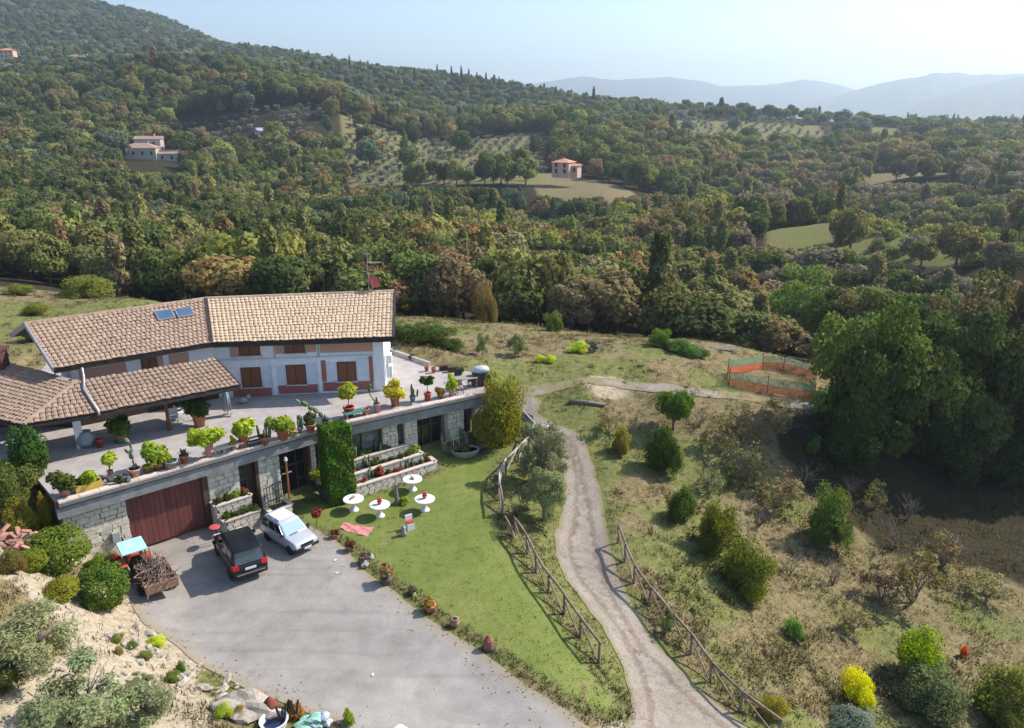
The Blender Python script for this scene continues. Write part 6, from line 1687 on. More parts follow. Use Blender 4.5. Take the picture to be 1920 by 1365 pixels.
fx = np.concatenate([b[0] for b in B] + rows_x); fy = np.concatenate([b[1] for b in B] + rows_y); isrow = np.zeros(len(fx), bool); isrow[-nrow_:] = True
fz = H(fx, fy) + np.clip((fy - 150) / 300, 0, 1) * 3 * np.sin(fx * .02 + 1) * np.sin(fy * .017)
infield = np.zeros(len(fx), bool)
for (poly, kd), op_ in zip(FIELDS, OPEN):
  if op_: infield |= sdist(fx, fy, poly) > -1.0
infield |= np.hypot(fx - Q(288, 352, 0).x, (fy - 347) * .8) < 12
infield |= (fx > Q(235, 340, 0).x) & (fx < Q(345, 340, 0).x) & (fy > 316) & (fy < 352)
infield |= np.hypot(fx - Q(1057, 287, 0).x, fy - 287) < 8
for hx_, hy_ in ((143, 640), (163, 645), (17, 600), (497, 400), (1632, 400)): infield |= (np.abs(fx - Q(hx_, hy_, 10).x) < 9) & (fy > hy_ - 24) & (fy < hy_ + 8)
D_ = CAM_H - fz; zc = fy * CP + D_ * SP; fpx = CX + FPX * fx / zc; fpy = CY + FPX * (-fy * SP + D_ * CP) / zc
FAREDGE = np.interp(fpx, [-200, 0, 250, 420, 740, 1000, 1200, 1330, 1480, 1700, 2100], [104, 108, 100, 92, 82, 82, 80, 78, 80, 86, 88])
keep = (fy > FAREDGE + fr.uniform(-2, 3, len(fx))) & ~infield
# open ground of its own: scrub hill right of centre, groves
def pxpoly(pts): return inpoly(fpx, fpy, pts)
scrub = pxpoly([(1500, 408), (1620, 405), (1760, 420), (1990, 465), (1990, 530), (1800, 500), (1640, 470), (1560, 440)]) & (fy < 215)
def inreg(pa_, pb_, Y0, Y1): return (fx > Q(0, 1, 0).x * 0 + (pa_ - CX) / FPX * (fy * CP + 7)) & (fx < (pb_ - CX) / FPX * (fy * CP + 7)) & (fy > Y0 - 4) & (fy < Y1 + 3)
reg = inreg(645, 1035, 296, 432) | inreg(1235, 1565, 432, 560) | inreg(335, 625, 395, 430)
keep &= ~(reg & ~isrow & (fr.random(len(fx)) < .95))
grove = np.zeros(len(fx), bool)
grove2 = pxpoly([(330, 235), (640, 225), (640, 290), (420, 300), (330, 300)]) & (fy > 200)
grove3 = pxpoly([(1240, 195), (1600, 215), (1600, 300), (1250, 290)])
grove4 = pxpoly([(560, 95), (1500, 190), (1500, 260), (1120, 250), (560, 150)]) & (fy > 480)
n_all = len(fx)
u_ = fr.random(n_all)
patch = .5 + .5 * np.sin(fx * .045 + 1.3 * np.sin(fy * .03 + .5) + .8) * np.cos(fy * .038 + 1.1 * np.sin(fx * .025))
patch2 = .5 + .5 * np.sin(fx * .11 + 2 + np.sin(fy * .07)) * np.cos(fy * .09 + 1)
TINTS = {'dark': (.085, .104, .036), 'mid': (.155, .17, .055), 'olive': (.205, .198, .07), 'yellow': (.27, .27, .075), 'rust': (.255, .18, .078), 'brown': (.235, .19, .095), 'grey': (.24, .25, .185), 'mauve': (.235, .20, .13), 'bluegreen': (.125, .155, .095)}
cls = np.empty(n_all, object); knd = np.empty(n_all, object)
for i in range(n_all):
    r_ = u_[i]; p1 = patch[i]; p2 = patch2[i]; right = fpx[i] > 1380; 
    if right and fpy[i] > 330:
        tb = [('mauve', .3), ('brown', .22), ('olive', .2), ('rust', .04), ('dark', .1), ('mid', .14)]
    elif fy[i] > 480: tb = [('bluegreen', .4), ('dark', .15), ('mid', .25), ('grey', .12), ('olive', .08)]  # haze blue put into the tints of the far trees
    elif fpx[i] > 730 and fy[i] < 230: tb = [('olive', .24 + .1 * p1), ('brown', .27), ('rust', .04 + .08 * p2), ('mid', .25), ('dark', .14), ('yellow', .07)]
    elif p1 > .5: tb = [('olive', .26), ('rust', .03 + .08 * p2), ('brown', .12), ('mid', .3), ('dark', .14), ('yellow', .08)]
    else: tb = [('dark', .3), ('mid', .4), ('bluegreen', .1), ('olive', .14), ('rust', .04), ('yellow', .04)]
    s = sum(b for a, b in tb); acc = 0; cls[i] = tb[-1][0]
    for a, b in tb:
        acc += b / s
        if r_ < acc: cls[i] = a; break
    q_ = fr.random()
    knd[i] = 'tall' if q_ < (.07 if fy[i] < 300 else .03) else 'oak'
sizeh = fr.uniform(7.5, 12.5, n_all) * np.where(fy > 480, .8, 1); sizew = sizeh * fr.uniform(.62, .92, n_all)
sizew = np.maximum(sizew, np.where(fy < 560, 6.4, np.where(fy < 980, 8.5, 12)))
bigw = (fy > 330) & (fy < 600) & (fr.random(n_all) < .5); sizew[bigw] *= 1.5; sizeh[bigw] *= 1.2
edge_small = fy < FAREDGE + 9
sizeh[(fpx > 1250) & (fy < 145)] *= .72
sizeh[edge_small] *= fr.uniform(.55, .95, edge_small.sum())
cls[isrow] = 'grey'; knd[isrow] = 'olive'; sizeh[isrow] = fr.uniform(3.2, 4.6, nrow_); sizew[isrow] = fr.uniform(3.6, 5.0, nrow_)
for msk, sp in ((grove2 & ~isrow, .6), (grove3 & ~isrow, .4), (grove4 & ~isrow, .3)):
    m_ = msk & (fr.random(n_all) < sp); cls[m_] = 'grey'; knd[m_] = 'olive'; sizeh[m_] = fr.uniform(4, 6, m_.sum()); sizew[m_] = fr.uniform(4, 6, m_.sum())
    if sp > .5: keep &= ~(msk & ~m_ & (fr.random(n_all) < .6))
m_ = scrub; knd[m_] = 'shrub'; sizeh[m_] = fr.uniform(1.8, 4, m_.sum()); sizew[m_] = fr.uniform(3.5, 6, m_.sum()); cls[m_] = np.where(fr.random(m_.sum()) < .6, 'yellow', 'mid')
cyp = (fr.random(n_all) < .004) & (fy > 300) & ~isrow; knd[cyp] = 'cypress'; cls[cyp] = 'dark'; sizeh[cyp] = fr.uniform(9, 15, cyp.sum()); sizew[cyp] = sizeh[cyp] * .62
tall_ = knd == 'tall'; sizeh[tall_] *= 1.18; sizew[tall_] *= .9
# keep the meadows, the villa and the scrub hill in the open: trees standing in front of them are low or missing
for xs_, yl in (((990, 1060, 1160, 1235), (364, 368, 366, 360)), ((1440, 1500, 1565), (458, 460, 460)), ((1566, 1640, 1760, 1900, 2000), (462, 480, 505, 530, 540)), ((1615, 1800), (343, 341)), ((238, 345), (322, 322)), ((640, 1035), (350, 350))):
    lim = np.interp(fpx, xs_, yl); inx = (fpx > xs_[0] - 8) & (fpx < xs_[-1] + 8)
    hpx = sizeh * .93 * FPX / zc; front = inx & ~isrow & (fpy > lim + 1) & (fpy - hpx < lim) & (fy > 86)
    nh = (fpy - lim) * zc / FPX / .93
    keep &= ~(front & (nh < 3.2)); sizeh[front] = np.minimum(sizeh[front], np.maximum(nh[front], 3)); sizew[front] = np.minimum(sizew[front], np.maximum(nh[front] * 1.1, 4.0))
ix = np.where(keep)[0]
# a hand-set line of cypresses on the skyline
extra = [(848, 790, 9), (866, 785, 10), (880, 770, 9), (895, 760, 8), (912, 750, 9), (926, 745, 8), (936, 740, 8), (998, 690, 8), (1112, 640, 12), (1022, 680, 7), (822, 800, 9), (1040, 670, 7)]
ex = [Q(a, b, 0) for a, b, _ in extra]
# which trees show largest: paint discs front to back on a coarse grid
GWd, GHt = 240, 172
claim = np.zeros((GHt, GWd), bool)
claim[int(548 / 8):, :int(740 / 8)] = True
vis = np.zeros(n_all)
order = ix[np.argsort(zc[ix])]
for i in order:
    sc_ = FPX / zc[i] / 8
    cx_, cyy = fpx[i] / 8, fpy[i] / 8 - sizeh[i] * .5 * sc_ * .95; rx_, ry_ = sizew[i] * .46 * sc_, sizeh[i] * .46 * sc_
    x0, x1 = int(max(0, cx_ - rx_)), int(min(GWd, cx_ + rx_ + 1)); y0, y1 = int(max(0, cyy - ry_)), int(min(GHt, cyy + ry_ + 1))
    if x1 <= x0 or y1 <= y0: continue
    gy_, gx_ = np.mgrid[y0:y1, x0:x1]
    msk = ((gx_ + .5 - cx_) / max(rx_, .5)) ** 2 + ((gy_ + .5 - cyy) / max(ry_, .5)) ** 2 < 1
    sub = claim[y0:y1, x0:x1]; vis[i] = (msk & ~sub).sum(); sub |= msk
big = order[np.argsort(-vis[order], kind='stable')][:285]
rest = np.setdiff1d(ix, big)
rest = rest[(vis[rest] > 0) | (fr.random(len(rest)) < .6) | isrow[rest]]
COLW = {'dark': 'dark green', 'mid': 'mid green', 'olive': 'olive green', 'yellow': 'yellow green', 'rust': 'rust orange', 'brown': 'brown', 'grey': 'grey green', 'mauve': 'bare looking mauve brown', 'bluegreen': 'bluish green'}
NAMES = {'oak': 'broadleaf_tree', 'tall': 'slender_tree', 'olive': 'olive_tree', 'cypress': 'cypress_tree', 'shrub': 'hill_shrub'}
FOREST = []
protoobj = {}
for i in big:
    kk = knd[i]; vi = int(fr.integers(len(PROTO[kk]))); me = PROTO[kk][vi]
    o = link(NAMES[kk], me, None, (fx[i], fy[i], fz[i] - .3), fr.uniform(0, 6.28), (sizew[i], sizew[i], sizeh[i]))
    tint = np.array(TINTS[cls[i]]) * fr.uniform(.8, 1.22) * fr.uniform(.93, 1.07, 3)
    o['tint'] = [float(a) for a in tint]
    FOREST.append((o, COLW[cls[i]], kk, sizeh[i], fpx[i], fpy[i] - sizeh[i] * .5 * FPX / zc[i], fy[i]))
    protoobj.setdefault((kk, vi), o)
# the remaining wood: one object, instanced from the crowns above
pts = np.stack([fx[rest], fy[rest], fz[rest] - .3], 1)
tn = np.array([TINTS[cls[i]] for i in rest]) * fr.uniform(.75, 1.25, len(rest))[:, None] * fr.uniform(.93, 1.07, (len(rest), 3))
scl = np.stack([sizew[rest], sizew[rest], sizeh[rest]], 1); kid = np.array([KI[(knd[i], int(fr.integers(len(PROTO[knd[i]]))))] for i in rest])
fme = bpy.data.meshes.new('far_woodland'); fme.vertices.add(len(pts)); fme.vertices.foreach_set('co', pts.astype(np.float32).ravel())
a = fme.attributes.new('size', 'FLOAT_VECTOR', 'POINT'); a.data.foreach_set('vector', scl.astype(np.float32).ravel())
a = fme.attributes.new('turn', 'FLOAT', 'POINT'); a.data.foreach_set('value', fr.uniform(0, 6.28, len(pts)).astype(np.float32))
a = fme.attributes.new('kind', 'INT', 'POINT'); a.data.foreach_set('value', kid.astype(np.int32))
setcol(fme, 'tint', np.c_[tn, np.ones(len(tn))])
wood = bpy.data.objects.new('far_woodland', fme); COLL.objects.link(wood); tag(wood, kind='stuff')
for m_ in (LEAF, BARK): fme.materials.append(m_)
ng = bpy.data.node_groups.new('woodland', 'GeometryNodeTree')
ng.interface.new_socket('Geometry', in_out='INPUT', socket_type='NodeSocketGeometry'); ng.interface.new_socket('Geometry', in_out='OUTPUT', socket_type='NodeSocketGeometry')
gi = ng.nodes.new('NodeGroupInput'); go = ng.nodes.new('NodeGroupOutput'); jn = ng.nodes.new('GeometryNodeJoinGeometry')
def nattr(nm, ty):
    n_ = ng.nodes.new('GeometryNodeInputNamedAttribute'); n_.data_type = ty; n_.inputs['Name'].default_value = nm
    return n_.outputs['Attribute']
sk, st_, sz = nattr('kind', 'INT'), nattr('turn', 'FLOAT'), nattr('size', 'FLOAT_VECTOR')
cmb = ng.nodes.new('ShaderNodeCombineXYZ'); ng.links.new(st_, cmb.inputs[2])
e2r = ng.nodes.new('FunctionNodeEulerToRotation'); ng.links.new(cmb.outputs[0], e2r.inputs[0])
for (kk, vi), n_ in KI.items():
    src = protoobj.get((kk, vi))
    if src is None:
        alt = [k2 for k2 in protoobj if k2[0] == kk]; src = protoobj[alt[0]] if alt else None
    if src is None:
        j_ = np.where(kid == n_)[0]
        if len(j_) == 0: continue
        b_ = rest[j_[0]]; src = link(NAMES[kk], PROTO[kk][vi], None, (fx[b_] + 2, fy[b_] - 1, fz[b_]), 0, (sizew[b_], sizew[b_], sizeh[b_])); src['tint'] = list(TINTS['dark'])
        pz = proj((fx[b_] + 2, fy[b_] - 1, fz[b_])); FOREST.append((src, COLW['dark'], kk, sizeh[b_], pz[0], pz[1], fy[b_])); protoobj[(kk, vi)] = src
    oi = ng.nodes.new('GeometryNodeObjectInfo'); oi.inputs['Object'].default_value = src; oi.inputs['As Instance'].default_value = True
    ip = ng.nodes.new('GeometryNodeInstanceOnPoints'); cmp_ = ng.nodes.new('FunctionNodeCompare'); cmp_.data_type = 'INT'; cmp_.operation = 'EQUAL'
    ng.links.new(sk, cmp_.inputs[2]); cmp_.inputs[3].default_value = n_
    ng.links.new(gi.outputs[0], ip.inputs['Points']); ng.links.new(cmp_.outputs[0], ip.inputs['Selection']); ng.links.new(oi.outputs['Geometry'], ip.inputs['Instance'])
    ng.links.new(e2r.outputs[0], ip.inputs['Rotation']); ng.links.new(sz, ip.inputs['Scale']); ng.links.new(ip.outputs[0], jn.inputs[0])
ng.links.new(jn.outputs[0], go.inputs[0])
md = wood.modifiers.new('woodland', 'NODES'); md.node_group = ng
# skyline cypresses
ncyp = 0
for (a_, b_, h_) in extra:
    x_, y_ = Q(a_, b_, 20)[:2]; z_ = Hs(x_, y_) + np.clip((y_ - 150) / 300, 0, 1) * 3 * math.sin(x_ * .02 + 1) * math.sin(y_ * .017)
    o = link('cypress_tree', PROTO['cypress'][0], None, (x_, y_, z_ + 1), ncyp, (h_ * .9, h_ * .9, h_ * 1.35)); o['tint'] = [.022, .032, .016]; ncyp += 1
    pz = proj((x_, y_, z_ + h_)); FOREST.append((o, 'dark', 'skyline', h_, pz[0], pz[1], y_))

# ================================================================== TREES AND SHRUBS ON THE PROPERTY
BIG = [crown_mesh('foliage', 8000, .034, 200 + i, 'round', nl=26, jit=.85) for i in range(3)]
SHR = [crown_mesh('foliage', 7000, .03, 210 + i, 'shrub', nl=26, jit=.75) for i in range(3)]
MASS = [crown_mesh('foliage', 9000, .03, 250 + i, 'mass', nl=34, jit=1.1, asp=1.2) for i in range(3)]
DEN = [crown_mesh('foliage', 9000, .032, 220 + i, 'dense', nl=30, jit=.7) for i in range(2)]
OLV = [crown_mesh('foliage', 9000, .019, 230 + i, 'olive', nl=26, jit=.9, asp=2.6) for i in range(3)]
TR = [trunk_mesh('trunk', .3, .03, 300 + i) for i in range(3)]; TRG = [trunk_mesh('trunk', .25, .035, 310 + i, BARKG, 6, .34, .7) for i in range(2)]
STEMS = [bare_mesh('stems', 320 + i, BARK, 6, 1.0, .008, 2) for i in range(3)]
BARE = [bare_mesh('branches', 330 + i, pmat('dry_twigs', (.16, .12, .09), (.28, .22, .17), 8, .9), 7, .9, .0065, 3) for i in range(4)]
def plant(px, py, wpx, hpx, kind, tint, lab, cat='tree', name=None, sink=0.0, lift=None, base=None):
    tint = [min(.6, c_ * k_ * m_) for c_, k_, m_ in zip(tint, (2.0, 1.9, 1.45) if kind == 'olive' else (1.45, 1.45, 1.45), (1, 1, 1))]
    """a plant whose foot is at a photo pixel and whose crown spans wpx by hpx pixels"""
    p = base or G(px, py); k = proj(p)[2] / FPX; w_, h_ = wpx * k * 1.08, hpx * k / .95 * 1.05
    t = thing(name or {'tree': 'tree', 'shrub': 'shrub'}.get(cat, cat.replace(' ', '_')), lab, cat, p - Vector((0, 0, sink)), random.uniform(0, 6.28))
    crs = {'big': BIG, 'shrub': SHR, 'dense': DEN, 'olive': OLV}.get(kind, SHR)
    if kind in ('big', 'olive'): link('trunk', random.choice(TR if kind == 'big' else TRG), t, (0, 0, 0), 0, (w_, w_, h_)); foliage(t, random.choice(crs), (w_, w_, h_), 0, tint, name='crown')
    elif kind == 'full':
        link('trunk', random.choice(TR), t, (0, 0, 0), 0, (w_, w_, h_)); foliage(t, random.choice(MASS), (w_ * 1.12, w_ * 1.12, h_ * 1.05), 0, tint, name='crown'); th = random.uniform(0, 6.28)
        foliage(t, random.choice(MASS), (w_ * .6, w_ * .6, h_ * .6), h_ * .02, vary(tint, .2), (w_ * .28 * math.cos(th), w_ * .28 * math.sin(th)), name='side_crown')
    elif kind == 'bare': link('branches', random.choice(BARE), t, (0, 0, 0), 0, (w_ * 1.1, w_ * 1.1, h_)); 
    elif kind == 'sparse': link('branches', random.choice(BARE), t, (0, 0, 0), 0, (w_ * 1.1, w_ * 1.1, h_)); foliage(t, THIN[random.randrange(2)], (w_, w_, h_), 0, tint, name='crown')
    else:
        link('stems', random.choice(STEMS), t, (0, 0, 0), 0, (w_ * .95, w_ * .95, h_ * 1.02)); asy = random.uniform(.82, 1.1)
        if kind == 'dense': foliage(t, random.choice(crs), (w_, w_ * asy, h_ * 1.05), 0, tint, name='crown')
        else:
            foliage(t, random.choice(crs), (w_ * .82, w_ * .9 * asy, h_ * 1.08), 0, tint, (random.uniform(-.1, .1) * w_, random.uniform(-.08, .08) * w_), name='crown')
            for q_ in range(2): th = random.uniform(0, 6.28); foliage(t, random.choice(crs), (w_ * .5, w_ * .45, h_ * random.uniform(.5, .8)), 0, vary(tint, .15), (w_ * .27 * math.cos(th), w_ * .27 * math.sin(th)), name='side_crown')
    return t
THIN = [crown_mesh('foliage', 700, .04, 240 + i, 'olive', nl=16, jit=.9, asp=1.8) for i in range(2)]
# grove on the right
GR = [(1580, 806, 125, 205, MID, 'green tree at the left end of the shady grove, just right of the netting pen'), (1622, 838, 140, 250, (.055, .08, .02), 'dark green tree second from the left in the front of the shady grove'),
      (1692, 846, 150, 235, (.10, .12, .03), 'sunlit yellowish green tree in the middle of the grove front'), (1765, 856, 135, 255, (.06, .08, .024), 'dark green tree right of the yellowish one in the grove front'),
      (1828, 868, 140, 225, (.09, .11, .03), 'light green tree near the right end of the grove front'), (1893, 880, 150, 270, (.06, .075, .022), 'dark green tree at the right edge of the grove front'), (1960, 890, 170, 300, MID, 'large green tree cut by the right picture edge'),
      (1475, 664, 100, 150, (.11, .15, .035), 'light green rounded tree standing just behind the netting pen'), (1545, 682, 100, 135, (.06, .085, .024), 'dark green tree behind the left end of the grove'),
      (1600, 690, 110, 130, (.11, .105, .04), 'olive brown tree behind the left part of the grove'), (1655, 700, 130, 140, (.08, .10, .03), 'olive green tree behind the second grove tree'), (1720, 715, 115, 165, (.06, .09, .024), 'green tree behind the middle of the shady grove'),
      (1780, 765, 130, 200, (.12, .105, .045), 'brownish tree behind the right half of the grove'), (1850, 772, 140, 235, (.085, .085, .032), 'olive brown tall tree behind the grove towards the right edge'), (1915, 780, 150, 265, (.13, .095, .04), 'brown topped tree at the right edge behind the grove'), (1990, 800, 180, 320, (.12, .10, .035), 'tall olive brown tree beyond the right picture edge')]
for n_, (px, py, w_, h_, tn_, lab) in enumerate(GR): plant(px, py, w_ * 1.08, h_, 'big' if n_ % 3 == 2 else 'full', [c_ * 1.0 for c_ in tn_], lab, 'tree')
for px, py, w_, h_, tn_, lab in [(1590, 870, 120, 90, (.04, .055, .016), 'low dark undergrowth bush at the left foot of the shady grove'), (1800, 895, 170, 110, (.035, .05, .016), 'low dark undergrowth bush at the right foot of the shady grove'), (1890, 910, 150, 120, (.035, .05, .016), 'dark undergrowth bush by the right edge under the grove')]:
    plant(px, py, w_, h_, 'shrub', tn_, lab, 'shrub')
